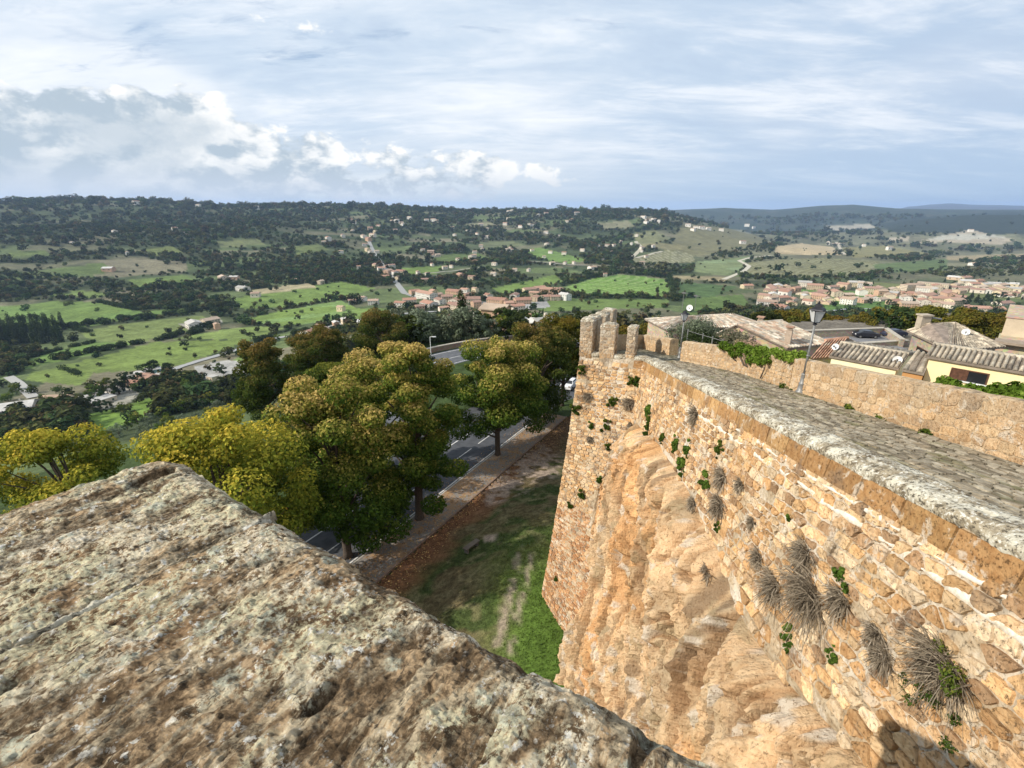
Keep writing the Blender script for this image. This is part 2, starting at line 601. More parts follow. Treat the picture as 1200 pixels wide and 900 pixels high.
def terrain(x, y, near=True):
    x = np.asarray(x, float); y = np.asarray(y, float)
    r = np.hypot(x, y)
    az = np.arctan2(x, y)
    # table, interpolated over azimuth and log distance
    fa = np.interp(az, AZC, np.arange(len(AZC)))
    fr = np.interp(r, R_N, np.arange(len(R_N)))
    i0 = np.clip(np.floor(fa).astype(int), 0, len(AZC) - 2)
    j0 = np.clip(np.floor(fr).astype(int), 0, len(R_N) - 2)
    ta, tr = fa - i0, fr - j0
    ta = ta * ta * (3 - 2 * ta)
    z = ((1 - ta) * ((1 - tr) * TAB[i0, j0] + tr * TAB[i0, j0 + 1]) + ta * ((1 - tr) * TAB[i0 + 1, j0] + tr * TAB[i0 + 1, j0 + 1]))
    # hilliness
    amp = sstep(r, 500, 3000)
    hills = (fbm(x / 620, y / 620, 0, 4, 3) - 0.5) * 150 * amp + (fbm(x / 190, y / 190, 0, 3, 9) - 0.5) * 26 * sstep(r, 350, 1600)
    hills = hills * (1 - 0.75 * sstep(az, radians(10), radians(28)) * (1 - sstep(r, 3600, 5200)))
    z = z + hills
    # ridges that carry the skyline
    for sk, r0, wn, wf in ((sk1, 3500, 900, 700), (sk3, 5600, 700, 900), (sk2, 9000, 1900, 1800)):
        top, w = ridge(az, r, sk, r0, wn, wf)
        det = (fbm(x / 260, y / 260, 0, 4, 21) - 0.5) * 22 * w
        z = z * (1 - w) + (top - 4) * w + det * np.where(w > 0.5, 0.6, 1.0)
    # cap everything under its ridge line
    cap = np.where(r < 3500, np.interp(az, *sk1) * r + 2, np.where(r < 5600, np.maximum(np.interp(az, *sk1), np.interp(az, *sk3)) * r, np.interp(az, *sk2) * r))
    z = np.where(r > 1500, np.minimum(z, cap + 3), z)
    # the little pointed hill with pale fields on the right
    hx, hy = 2330, 2480
    # near: moat strip rises to the wall foot, town plateau inside the walls
    wallx = np.where(y < 24, 5.51 + 0.0695 * (y - 4.4) - 3.5, 2.0 + 0.3 * (y - 24))
    dw = wallx - x
    z = z + 3.3 * sstep(-dw, -12.0, -1.0) * (y < 60) * (1 - sstep(y, 28, 50)) * (r < 90) * (1 - sstep(-y, 10, 30))
    sd = poly_sd(x, y, PLATEAU)
    zin = np.maximum(-9.6 - 0.20 * np.maximum(r - 24, 0), -23.0)
    zin = np.where(r > 70, -23.0, zin)
    z = z + (zin - z) * sstep(sd, 0.0, 1.2)
    return z


RR = np.concatenate([np.arange(12, 120, 1.5), np.geomspace(120, 16500, 900)])


def hit(px, py, rmin=60.0):
    """where the line of sight through a point of the photograph meets the terrain"""
    d = ray(px, py)
    k = math.hypot(d[0], d[1])
    R = RR[RR > rmin]
    x, y, zr = d[0] / k * R, d[1] / k * R, d[2] / k * R
    zt = terrain(x, y)
    b = np.nonzero(zr <= zt)[0]
    if len(b) == 0:
        return None
    i = b[0]
    return np.array([x[i], y[i], zt[i]])


# ------------------------------------------------------------------ land cover (colours of real fields, woods and tracks)
G = lambda *a: np.array(a, float)
FIELDS = [  # outline in the photograph, colour, stripes
    ([(-40, 362), (0, 360), (67, 353), (115, 354), (160, 365), (232, 363), (80, 385), (-40, 376)], G(.125, .20, .055)),
    ([(95, 391), (130, 382), (235, 370), (258, 378), (195, 395), (150, 403), (105, 398)], G(.15, .205, .07)),
    ([(15, 428), (60, 413), (110, 401), (160, 402), (110, 414), (30, 432)], G(.13, .22, .06)),
    ([(37, 437), (110, 420), (180, 401), (285, 398), (305, 395), (270, 407), (213, 428), (180, 433), (110, 437), (95, 452), (30, 446)], G(.15, .22, .06)),
    ([(200, 397), (250, 388), (300, 382), (335, 385), (290, 398)], G(.16, .23, .07)),
    ([(275, 377), (330, 364), (400, 352), (420, 362), (380, 378), (330, 382)], G(.15, .235, .06)),
    ([(270, 350), (330, 340), (400, 330), (440, 338), (400, 350), (330, 360), (280, 362)], G(.14, .22, .06)),
    ([(290, 340), (360, 332), (372, 336), (300, 346)], G(.32, .30, .19)),
    ([(90, 490), (177, 466), (190, 478), (170, 490), (110, 508)], G(.14, .24, .05)),
    ([(235, 450), (285, 414), (300, 420), (285, 437), (250, 452)], G(.15, .23, .07)),
    ([(400, 362), (460, 361), (440, 373), (398, 376)], G(.14, .22, .06)),
    ([(440, 376), (507, 371), (505, 385), (450, 389), (410, 388)], G(.14, .20, .07)),
    ([(470, 314), (523, 311), (510, 321), (478, 323)], G(.14, .22, .06)),
    ([(500, 300), (560, 296), (575, 303), (520, 309)], G(.10, .15, .05)),
    ([(577, 338), (650, 322), (660, 330), (613, 341), (587, 344)], G(.14, .22, .06)),
    ([(663, 336), (687, 328), (727, 321), (777, 327), (788, 337), (778, 348), (733, 345), (677, 343)], G(.125, .24, .05)),
    ([(620, 353), (653, 347), (690, 352), (700, 350), (785, 351), (780, 360), (633, 365)], G(.13, .20, .06)),
    ([(616, 292), (633, 290), (690, 305), (667, 309), (622, 302)], G(.13, .22, .06)),
    ([(610, 368), (630, 367), (630, 384), (612, 384)], G(.13, .24, .06)),
    ([(795, 330), (865, 336), (833, 349), (795, 347)], G(.075, .13, .05)),
    ([(800, 350), (870, 345), (880, 360), (800, 370)], G(.10, .16, .05)),
    ([(815, 307), (880, 300), (868, 317), (847, 323), (812, 318)], G(.16, .21, .10)),
    ([(877, 307), (967, 302), (1030, 307), (1013, 323), (927, 325), (868, 323)], G(.15, .155, .075)),
    ([(908, 289), (940, 285), (977, 290), (985, 299), (908, 298)], G(.40, .35, .22)),
    ([(983, 290), (1040, 288), (1092, 298), (1000, 302)], G(.20, .20, .09)),
    ([(800, 282), (830, 280), (835, 288), (800, 288)], G(.38, .33, .22)),
    ([(838, 272), (870, 275), (902, 283), (898, 286), (838, 277)], G(.42, .37, .26)),
    ([(1030, 263), (1060, 257), (1130, 250), (1260, 249), (1260, 276), (1120, 273), (1045, 272)], G(.026, .040, .030)),
    ([(780, 300), (800, 262), (870, 270), (905, 284), (820, 300)], G(.16, .165, .09)),
    ([(1070, 284), (1137, 269), (1190, 281), (1175, 286)], G(.34, .32, .24)),
    ([(965, 266), (1017, 262), (1028, 267), (980, 270)], G(.30, .30, .24)),
    ([(1038, 279), (1067, 277), (1063, 283), (1040, 283)], G(.36, .34, .26)),
    ([(1020, 310), (1112, 303), (1110, 316), (1033, 320)], G(.10, .15, .06)),
    ([(1110, 300), (1250, 296), (1250, 303), (1110, 305)], G(.28, .25, .15)),
    ([(738, 303), (784, 292), (812, 298), (814, 307), (748, 311)], G(.17, .18, .09)),
    ([(740, 274), (768, 270), (788, 280), (750, 288)], G(.17, .19, .10)),
    ([(784, 322), (858, 325), (850, 330), (784, 326)], G(.27, .25, .15)),
    ([(735, 288), (770, 284), (830, 291), (780, 293)], G(.20, .20, .11)),
    ([(340, 290), (372, 286), (385, 292), (350, 300)], G(.12, .16, .06)),
    ([(170, 292), (200, 288), (215, 296), (180, 300)], G(.13, .17, .06)),
    ([(60, 315), (120, 308), (140, 318), (70, 325)], G(.10, .15, .05)),
    ([(150, 328), (215, 322), (235, 330), (160, 336)], G(.11, .17, .05)),
    ([(10, 296), (50, 292), (60, 300), (10, 304)], G(.12, .17, .06)),
    ([(250, 283), (300, 279), (310, 286), (260, 290)], G(.14, .17, .08)),
    ([(560, 284), (600, 282), (615, 288), (570, 292)], G(.13, .16, .08)),
    ([(930, 338), (1050, 344), (1060, 368), (960, 366)], G(.10, .19, .05)),
    ([(1000, 330), (1200, 338), (1210, 350), (1100, 352)], G(.14, .17, .07)),
    ([(545, 262), (575, 260), (580, 265), (550, 267)], G(.22, .23, .14)),
    ([(700, 262), (735, 258), (745, 266), (710, 270)], G(.20, .21, .13)),
    ([(60, 346), (95, 340), (130, 344), (110, 350)], G(.13, .19, .06)),
]
TRACKS = [  # pale roads across the valley: points in the photograph, half width in metres
    ([(170, 446), (213, 430), (250, 419), (287, 408), (320, 398), (347, 393), (397, 381), (435, 372), (500, 366), (545, 366)], 4.0, G(.33, .33, .32)),
    ([(10, 442), (22, 450), (43, 470)], 3.5, G(.36, .35, .32)),
    ([(430, 278), (440, 300), (456, 321), (474, 344), (500, 352)], 6.0, G(.30, .30, .28)),
    ([(478, 323), (530, 318), (575, 312)], 4.0, G(.34, .32, .26)),
    ([(848, 328), (872, 318), (878, 312), (866, 306), (880, 302), (908, 299)], 6.0, G(.5, .46, .36)),
    ([(741, 302), (752, 291), (744, 282)], 7.0, G(.42, .39, .3)),
    ([(745, 303), (782, 293)], 6.0, G(.42, .39, .3)),
    ([(980, 284), (985, 292), (990, 300)], 8.0, G(.45, .4, .3)),
    ([(620, 306), (660, 310), (720, 313)], 5.0, G(.33, .31, .25)),
    ([(960, 366), (1000, 362), (1060, 364)], 3.0, G(.36, .36, .36)),
]
GRAVEL = [([(285, 442), (235, 445), (228, 430), (262, 422), (300, 425)], G(.34, .33, .30)),
          ([(110, 478), (95, 470), (150, 452), (165, 462), (140, 480)], G(.33, .31, .25)),
          ([(545, 352), (600, 356), (640, 352), (645, 360), (560, 366)], G(.33, .32, .30)),
          ([(210, 380), (255, 370), (262, 378), (225, 390)], G(.32, .30, .24))]
azs = np.radians(np.concatenate([np.linspace(-180, -64, 26), np.linspace(-62, -56, 6), np.linspace(-55, 55, 720), np.linspace(56, 62, 6), np.linspace(64, 180, 26)]))
rs = np.concatenate([[3.0], np.arange(12, 60, 1.6), np.arange(60, 120, 2.2), np.geomspace(121, 16500, 310)])
AZ, RS = np.meshgrid(azs, rs)
TX, TY = RS * np.sin(AZ), RS * np.cos(AZ)
TZ = terrain(TX, TY)
V = np.stack([TX, TY, TZ], -1).reshape(-1, 3)
PX, PY = project(V)
front = V[:, 1] > 20
rv = np.hypot(V[:, 0], V[:, 1])
# base: scrub and rough pasture, patchwork on the valley floor
n1 = fbm(V[:, 0] / 150, V[:, 1] / 150, 0, 4, 5)
n2 = fbm(V[:, 0] / 45, V[:, 1] / 45, 0, 3, 8)
# patchwork cells
cx = V[:, 0] * 0.9 + V[:, 1] * 0.45 + 90 * (fbm(V[:, 0] / 300, V[:, 1] / 300, 0, 2, 31) - .5)
cy = -V[:, 0] * 0.45 + V[:, 1] * 0.9 + 90 * (fbm(V[:, 0] / 300, V[:, 1] / 300, 0, 2, 33) - .5)
ci, cj = np.floor(cx / 170), np.floor(cy / 110)
hc = _h(ci.astype(np.int64) + 5000, cj.astype(np.int64) + 5000, np.full(len(ci), 7))
hd = _h(ci.astype(np.int64) + 5000, cj.astype(np.int64) + 5000, np.full(len(ci), 9))
C = np.empty((len(V), 3))
C[:] = (0.075, 0.088, 0.040)
pal = np.array([(0.075, 0.10, 0.042), (0.12, 0.155, 0.06), (0.15, 0.145, 0.085), (0.06, 0.08, 0.035), (0.10, 0.12, 0.055), (0.20, 0.18, 0.115)])
C[:] = pal[np.clip((hc * 6).astype(int), 0, 5)]
dark = np.array([0.048, 0.062, 0.028])
fwood = np.clip(sstep(n1, 0.44, 0.54) + 0.12, 0, 1)[:, None]
C = C * (1 - fwood * 0.85) + dark * fwood * 0.85
C *= (0.75 + 0.5 * n2)[:, None]
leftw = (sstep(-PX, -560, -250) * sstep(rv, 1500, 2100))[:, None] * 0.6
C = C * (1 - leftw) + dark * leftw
right = (sstep(PX, 740, 900) * sstep(rv, 1300, 1900) * (1 - sstep(rv, 4300, 5400)))[:, None] * 0.75
tan = pal[[2]] * (0.7 + 0.7 * hd[:, None])
C = C * (1 - right) + tan * right
mtn = sstep(rv, 4600, 5600)[:, None] * sstep(PX, 760, 800)[:, None]
C = C * (1 - mtn * 0.75) + np.array([0.028, 0.042, 0.034]) * mtn * 0.75
near = rv < 260
C[near] = C[near] * 0.4 + np.array([0.075, 0.10, 0.04]) * 0.7 * (0.6 + 0.8 * n2[near])[:, None]
FIELD_MASK = np.zeros(len(V), bool)
for poly, c in FIELDS:
    m = inpoly(PX, PY, poly) & front & (rv > 150)
    u = 0.85 + 0.3 * n2[m]
    C[m] = c * np.array([1.04, .95, .9]) * u[:, None]
for poly, c in GRAVEL:
    m = inpoly(PX, PY, poly) & front & (rv > 150)
    C[m] = c * (0.8 + 0.4 * n2[m])[:, None]
# vine and plough rows
for poly, ang, per, c2 in ((FIELDS[15][0], 0.9, 9.0, (.22, .30, .10)), (FIELDS[22][0], 1.9, 13.0, (.24, .24, .14)), (FIELDS[34][0], 0.1, 22.0, (.30, .29, .19)),
                           (FIELDS[21][0], 1.2, 24.0, (.19, .24, .12)), (FIELDS[0][0], 2.2, 16.0, (.14, .215, .06)), (FIELDS[5][0], 2.0, 14.0, (.17, .25, .08)),
                           (FIELDS[29][0], 0.9, 60.0, (.40, .38, .30))):
    m = inpoly(PX, PY, poly) & front
    w = np.cos(2 * pi * (V[m, 0] * cos(ang) + V[m, 1] * sin(ang)) / per) > 0.25
    idx = np.nonzero(m)[0][w]
    C[idx] = np.array(c2)
TRK = []
for pts, hw, c in TRACKS:
    # refine the line then walk it over the terrain
    P = []
    for (x0, y0), (x1, y1) in zip(pts[:-1], pts[1:]):
        for t in np.linspace(0, 1, 6, endpoint=False):
            h = hit(x0 + (x1 - x0) * t, y0 + (y1 - y0) * t, 110)
            if h is not None:
                P.append(h)
    TRK.append((P, hw, c))
# the bailey inside the walls
m = poly_sd(V[:, 0], V[:, 1], PLATEAU) > 0
C[m & (rv < 160)] = (0.17, 0.15, 0.12)
# moat strip: earth, grass, red-brown leaf mould
moat = (rv < 110) & (V[:, 1] > -30) & (~m) & (V[:, 0] > -60)
nn = fbm(V[:, 0] / 3.0, V[:, 1] / 3.0, 0, 4, 2)
C[moat] = (np.array([0.05, 0.075, 0.025]) * (0.7 + 0.6 * nn[moat])[:, None])
m, nt, b = bsdf_mat('terrain', 0.95, 0.1)
p = wpos(nt)
na = noise(nt, p, 0.035, 6.0, 0.65)
nb = noise(nt, p, 0.22, 6.0, 0.7)
ncx = noise(nt, p, 1.6, 5.0, 0.7)
f = mth(nt, 'MULTIPLY', mth(nt, 'MULTIPLY', step(nt, na, 0.3, 0.7, 0.78, 1.2), step(nt, nb, 0.3, 0.7, 0.74, 1.26)), step(nt, ncx, 0.3, 0.7, 0.75, 1.25))
mul = nd(nt, 'ShaderNodeVectorMath', {'operation': 'SCALE'}, i0=attr(nt))
nt.links.new(f, mul.inputs['Scale'])
nt.links.new(mul.outputs[0], b.inputs['Base Color'])
bump(nt, b, mth(nt, 'ADD', nb, ncx), 0.6, 0.6)
dip = (rv < 75) & (V[:, 0] > -30) & (V[:, 1] > -3) & (poly_sd(V[:, 0], V[:, 1], PLATEAU) < 0.2)
V[:, 2] -= 0.55 * dip * sstep(-rv, -75, -60) * (V[:, 2] > GZ + 0.02)
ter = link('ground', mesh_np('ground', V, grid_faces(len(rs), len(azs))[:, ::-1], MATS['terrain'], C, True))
tag(ter, kind='structure')

# a farther range, a faint blue silhouette beyond the right-hand hills
a3 = np.radians(np.linspace(25, 70, 90))
prof = np.interp(a3, [az_of(x) for x in (1040, 1060, 1090, 1110, 1150, 1200, 1300)], [-60, 20, 75, 90, 60, 45, 20]) + 20 * fbm(a3 * 60, a3 * 0, 0, 3, 4)
v3, r3 = [], [15000, 17000, 19500, 22000]
for k, r in enumerate(r3):
    hz = [-260, prof * 1.25 - 60, prof * 1.5, -260][k] * np.ones(len(a3))
    v3.append(np.stack([r * np.sin(a3), r * np.cos(a3), hz], -1))
V3 = np.concatenate(v3)
rg = link('distant_hills', mesh_np('distant_hills', V3, grid_faces(4, len(a3))[:, ::-1], MATS['terrain'], np.full((len(V3), 3), 0.07), True))
tag(rg, kind='structure')


def ribbon(P, hw, z_off=0.0, follow=None, uvw=None):
    """flat strip along world points P [(x,y,z)], half width hw"""
    P = np.asarray(P, float)
    T = np.gradient(P[:, :2], axis=0)
    T /= np.linalg.norm(T, axis=1)[:, None] + 1e-9
    Nn = np.stack([T[:, 1], -T[:, 0]], -1)
    L = P.copy(); R = P.copy()
    L[:, :2] -= Nn * hw; R[:, :2] += Nn * hw
    if follow:
        L[:, 2] = follow(L[:, 0], L[:, 1]); R[:, 2] = follow(R[:, 0], R[:, 1])
    L[:, 2] += z_off; R[:, 2] += z_off
    V = np.concatenate([L, R])
    n = len(P)
    i = np.arange(n - 1)
    return V, np.stack([i, i + n, i + n + 1, i + 1], -1)


for k, (P, hw, c) in enumerate(TRK):
    if len(P) < 3:
        continue
    P = np.array(P)
    keep = [0]
    for i in range(1, len(P)):
        if 4 < np.hypot(*(P[i] - P[keep[-1]])[:2]):
            keep.append(i)
    P = P[keep]
    # resample
    d = np.concatenate([[0], np.cumsum(np.hypot(*(np.diff(P[:, :2], axis=0).T)))])
    n = max(8, int(d[-1] / 6))
    q = np.linspace(0, d[-1], n)
    xs, ys = np.interp(q, d, P[:, 0]), np.interp(q, d, P[:, 1])
    PP = np.stack([xs, ys, terrain(xs, ys)], -1)
    Vr, Fr = ribbon(PP, hw, 0.6, lambda a, b: np.maximum(terrain(a, b), PP[:, 2]))
    o = link('valley_road', mesh_np('valley_road', Vr, Fr, MATS['plain_col'], np.tile(c, (len(Vr), 1))))
    tag(o, kind='structure')


# ------------------------------------------------------------------ curtain wall with bastion
A_TOP = np.array([3.75, 26.1, -7.45])
S_M0, S_A, S_C, S_E = 24.7, 28.15, 34.2, 37.4
KS = [-8.0, 10.0, S_M0, S_A, S_C, S_E]
KT = [edge(-8), edge(10), edge(24.7), A_TOP, np.array([6.6, 31.5, -7.75]), np.array([9.3, 33.6, -8.3])]
KBX = [edge(-8)[0] - 3.5, edge(10)[0] - 3.5, 3.18, 1.65, 4.2, 8.6]
KBY = [-8.0, 10.0, 20.5, 24.3, 32.8, 36.0]


def wall_top(s):
    return [np.interp(s, KS, [k[i] for k in KT]) for i in range(3)]


def wall_pt(s, d):
    s = np.asarray(s, float); d = np.asarray(d, float)
    tx, ty, tz = wall_top(s)
    bx, by = np.interp(s, KS, KBX), np.interp(s, KS, KBY)
    Hh = tz + 23.3 + 2.5 * sstep(s, 26, 33)
    q = np.clip(d / Hh, 0, 1.1)
    w = 0.72 * q + 0.28 * q * q
    return np.stack([tx + (bx - tx) * w, ty + (by - ty) * w, tz - d], -1)


def wall_n(s, d):
    e = 0.02
    a = wall_pt(s + e, d) - wall_pt(s - e, d)
    b = wall_pt(s, d + e) - wall_pt(s, d - e)
    n = np.cross(a, b)
    n = n / np.linalg.norm(n, axis=-1, keepdims=True)
    return -n if np.mean(n[..., 0]) > 0 else n


def wall_off(s, d, off):
    return wall_pt(s, d) + wall_n(s, d) * np.asarray(off)[..., None]


ROCK = [(742, 492), (772, 520), (800, 562), (826, 612), (848, 655), (858, 700), (885, 750), (925, 800), (985, 860), (1040, 930), (1000, 1100), (640, 1100), (655, 800),
        (667, 745), (694, 690), (692, 620), (700, 570), (722, 520)]
BRICK = [(640, 600), (668, 590), (693, 605), (694, 690), (667, 750), (640, 710), (610, 690)]


def rock_sd(s, d):
    px, py = project(wall_pt(s, d))
    return poly_sd(px, py, ROCK) * np.linalg.norm(wall_pt(s, d), axis=-1) / F


# mortar bed behind all stones
ws = np.concatenate([np.arange(-8, 2, 0.5), np.arange(2, 38.01, 0.12)])
wd = np.arange(0, 21.6, 0.18)
S2, D2 = np.meshgrid(ws, wd)
sd = rock_sd(S2, D2)
off = -0.008 + 0.10 * (fbm(S2 * 1.3, D2 * 1.3, 0, 4, 12) - 0.5) - 0.35 * sstep(sd, 0.0, 0.35)
Vw = wall_off(S2, D2, off).reshape(-1, 3)
cw = np.array([0.50, 0.40, 0.27]) * (0.7 + 0.5 * fbm(S2 * 1.5, D2 * 1.5, 0, 4, 3).reshape(-1))[:, None]
pale = sstep(fbm(S2 * 0.5, D2 * 0.35, 0, 3, 44), 0.5, 0.66).reshape(-1)[:, None]
pale = np.clip(pale + 0.8 * ((S2 < 10) & (D2 < 3.2)).reshape(-1)[:, None] * sstep(fbm(S2 * 2, D2 * 2, 0, 3, 46), .35, .6).reshape(-1)[:, None], 0, 1)
cw = cw * (1 - pale * 0.8) + np.array([0.74, 0.68, 0.57]) * pale * 0.8
curtain = empty('curtain_wall', tuple(edge(10) + np.array([0, 0, -19])), 'long battered fortress wall of tan tuff rubble running down to the battlemented bastion', 'fortress wall')
bpy.context.view_layer.update()
CURT_INV = np.array(curtain.location)


def to_cur(V):
    return np.asarray(V) - np.array(curtain.location)


bed = link('mortar_bed', mesh_np('mortar_bed', to_cur(Vw), grid_faces(len(wd), len(ws)), MATS['tuff'], cw, False), curtain)

# the living rock the wall stands on
rs_, rd_ = np.arange(1.0, 28.0, 0.06), np.arange(1.5, 21.5, 0.06)
S3, D3 = np.meshgrid(rs_, rd_)
sd3 = rock_sd(S3, D3)
ang = 0.45
uu, vv = S3 * cos(ang) + D3 * sin(ang), -S3 * sin(ang) + D3 * cos(ang)
wob = fbm(S3 * 0.35, D3 * 0.35, 0, 3, 61)
r1 = 1 - np.abs(2 * fbm(uu * 0.55 + wob * 2, vv * 0.16, 0, 4, 71) - 1)
r2 = 1 - np.abs(2 * fbm(uu * 1.6 + wob * 3, vv * 0.45, 0, 4, 73) - 1)
n4 = fbm(S3 * 3.0, D3 * 2.2, 0, 4, 75)
r5 = 1 - np.abs(2 * fbm(uu * 4.5 + wob * 5, vv * 1.6, 0, 3, 91) - 1)
n6 = fbm(S3 * 7, D3 * 6, 0, 3, 93)
wx_ = uu * 0.75 + 1.2 * (fbm(uu * .8, vv * .5, 0, 4, 101) - .5); wy_ = vv * 0.20 + 0.7 * (fbm(uu * .8, vv * .5, 0, 4, 103) - .5)
f1a, e1a, h1a, ox1, oy1 = cells(wx_, wy_, 5)
f1b, e1b, h1b, ox2, oy2 = cells(wx_ * 3.1 + .4 * n4, wy_ * 5.5 + .4 * n6, 9)
facet = 0.32 * (h1a - .5) + 0.55 * ox1 * (h1a * 7 % 1 - .5) + 0.2 * oy1 * (h1a * 13 % 1 - .5) + 0.17 * (h1b - .5) + 0.2 * ox2 * (h1b * 7 % 1 - .5) - 0.16 * (1 - sstep(e1a, 0, 0.06)) - 0.05 * (1 - sstep(e1b, 0, 0.07))
crk = sstep(1 - np.abs(2 * fbm(uu * 0.7 + wob * 2.5, vv * 0.28, 3, 3, 95) - 1), 0.955, 0.995)
rock_off = -0.45 + 0.62 * sstep(sd3, -0.15, 0.35) + sstep(sd3, 0.1, 2.2) * 0.5 * wob \
    + sstep(sd3, -0.1, 0.6) * (1.25 * (r1 - 0.72) + 0.45 * (r2 - 0.7) + 0.22 * (n4 - 0.5) + 0.20 * (r5 - 0.6) + 0.16 * (n6 - 0.5) - 0.3 * crk + facet)
steps = 0.05 * np.floor(5 * fbm(uu * 0.8, vv * 0.25, 0, 3, 77))
rock_off = rock_off + steps * sstep(sd3, 0.1, 0.7)
Vr = wall_off(S3, D3, rock_off).reshape(-1, 3)
t1 = fbm(uu * 0.5, vv * 0.25, 0, 4, 81).reshape(-1)[:, None]
t2 = fbm(S3 * 1.4, D3 * 1.0, 0, 4, 83).reshape(-1)[:, None]
cr = np.array([0.74, 0.46, 0.23]) * (1 - sstep(t1, .4, .6)) + np.array([0.72, 0.54, 0.34]) * sstep(t1, .4, .6)
cr = cr * (0.72 + 0.5 * t2)
gr = sstep(fbm(uu * 0.7, vv * 0.3, 0, 4, 85), .55, .65).reshape(-1)[:, None]
cr = cr * (1 - gr * .6) + np.array([0.44, 0.37, 0.26]) * gr * .6
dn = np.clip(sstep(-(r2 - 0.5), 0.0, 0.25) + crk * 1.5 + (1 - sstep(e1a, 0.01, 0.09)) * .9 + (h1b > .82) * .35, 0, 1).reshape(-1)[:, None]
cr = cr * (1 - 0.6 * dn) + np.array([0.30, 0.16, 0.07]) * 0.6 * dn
cr = cr * (0.8 + 0.4 * h1b.reshape(-1)[:, None])
stn = (sstep(fbm(uu * 2.6, vv * 0.22, 0, 4, 107), .56, .66) * sstep(fbm(S3 * .4, D3 * .4, 0, 2, 109), .42, .6)).reshape(-1)[:, None]
cr = cr * (1 - .6 * stn) + np.array([0.14, 0.10, 0.07]) * .6 * stn
wht = (sstep(fbm(S3 * 2.2, D3 * 2.2, 0, 5, 111), .64, .70)).reshape(-1)[:, None]
cr = cr * np.array([0.97, 0.93, 0.88])
cr = cr * (1 - .7 * wht) + np.array([0.66, 0.60, 0.50]) * .7 * wht
keep = (sd3 > -0.5)
Fr = grid_faces(len(rd_), len(rs_))
Fr = Fr[keep.reshape(-1)[Fr].any(axis=1)]
used = np.unique(Fr)
remap = np.zeros(len(Vr), np.int64); remap[used] = np.arange(len(used))
m, nt, b = bsdf_mat('cliff_rock', 0.93, 0.12)
p = wpos(nt)
na = noise(nt, p, 3.0, 9.0, 0.68, 0.3)
nb = noise(nt, vmul(nt, p, (1, 1, 0.5)), 14.0, 6.0, 0.65)
c = attr(nt)
c = mixc(nt, step(nt, na, 0.35, 0.7, 0.0, 0.45), c, mixc(nt, 1.0, c, (0.70, 0.55, 0.42), 'MULTIPLY'))
nq = noise(nt, p, 1.1, 6.0, 0.65, 0.4)
c = mixc(nt, step(nt, nq, 0.52, 0.66, 0.0, 0.55), c, (0.33, 0.26, 0.15))
c = mixc(nt, step(nt, nb, 0.57, 0.64, 0.0, 0.7), c, (0.20, 0.12, 0.06))
c = mixc(nt, step(nt, nb, 0.34, 0.27, 0.0, 0.5), c, (0.66, 0.54, 0.38))
nt.links.new(c, b.inputs['Base Color'])
bump(nt, b, mth(nt, 'ADD', na, mth(nt, 'MULTIPLY', nb, 0.6)), 1.0, 0.12)
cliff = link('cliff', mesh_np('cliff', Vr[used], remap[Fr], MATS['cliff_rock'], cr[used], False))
tag(cliff, kind='structure')


# ---- stones
def clip(poly, nx, ny, c):
    out = []
    n = len(poly)
    for i in range(n):
        a, b_ = poly[i], poly[(i + 1) % n]
        da, db = a[0] * nx + a[1] * ny - c, b_[0] * nx + b_[1] * ny - c
        if da <= 0:
            out.append(a)
        if (da < 0 < db) or (db < 0 < da):
            t = da / (da - db)
            out.append((a[0] + (b_[0] - a[0]) * t, a[1] + (b_[1] - a[1]) * t))
    return out


def voronoi_rows(s0, s1, rows, width, jit, rnd):
    """rows = [(d_top, height)], returns [(polygon, (s, d))] in a coursed, irregular bond"""
    seeds = []
    for k, (dt, h) in enumerate(rows):
        s = s0 + rnd.uniform(-width, 0)
        while s < s1:
            w = width * rnd.uniform(0.6, 1.5)
            seeds.append((s + w / 2, dt + h / 2 + rnd.uniform(-jit, jit) * h, k))
            s += w
    byrow = {}
    for i, q in enumerate(seeds):
        byrow.setdefault(q[2], []).append(q)
    K = 1.9
    out = []
    for q in seeds:
        s, d, k = q
        h = rows[k][1]
        poly = [(s - width * 1.6, (d - h) * K), (s + width * 1.6, (d - h) * K), (s + width * 1.6, (d + h) * K), (s - width * 1.6, (d + h) * K)]
        for kk in (k - 1, k, k + 1):
            for o in byrow.get(kk, ()):
                if o is q or abs(o[0] - s) > width * 2.6:
                    continue
                nx, ny = o[0] - s, (o[1] - d) * K
                c = nx * (o[0] + s) / 2 + ny * (o[1] + d) * K / 2
                poly = clip(poly, nx, ny, c)
                if len(poly) < 3:
                    break
            if len(poly) < 3:
                break
        if len(poly) >= 3:
            out.append(([(a, b_ / K) for a, b_ in poly], (s, d)))
    return out


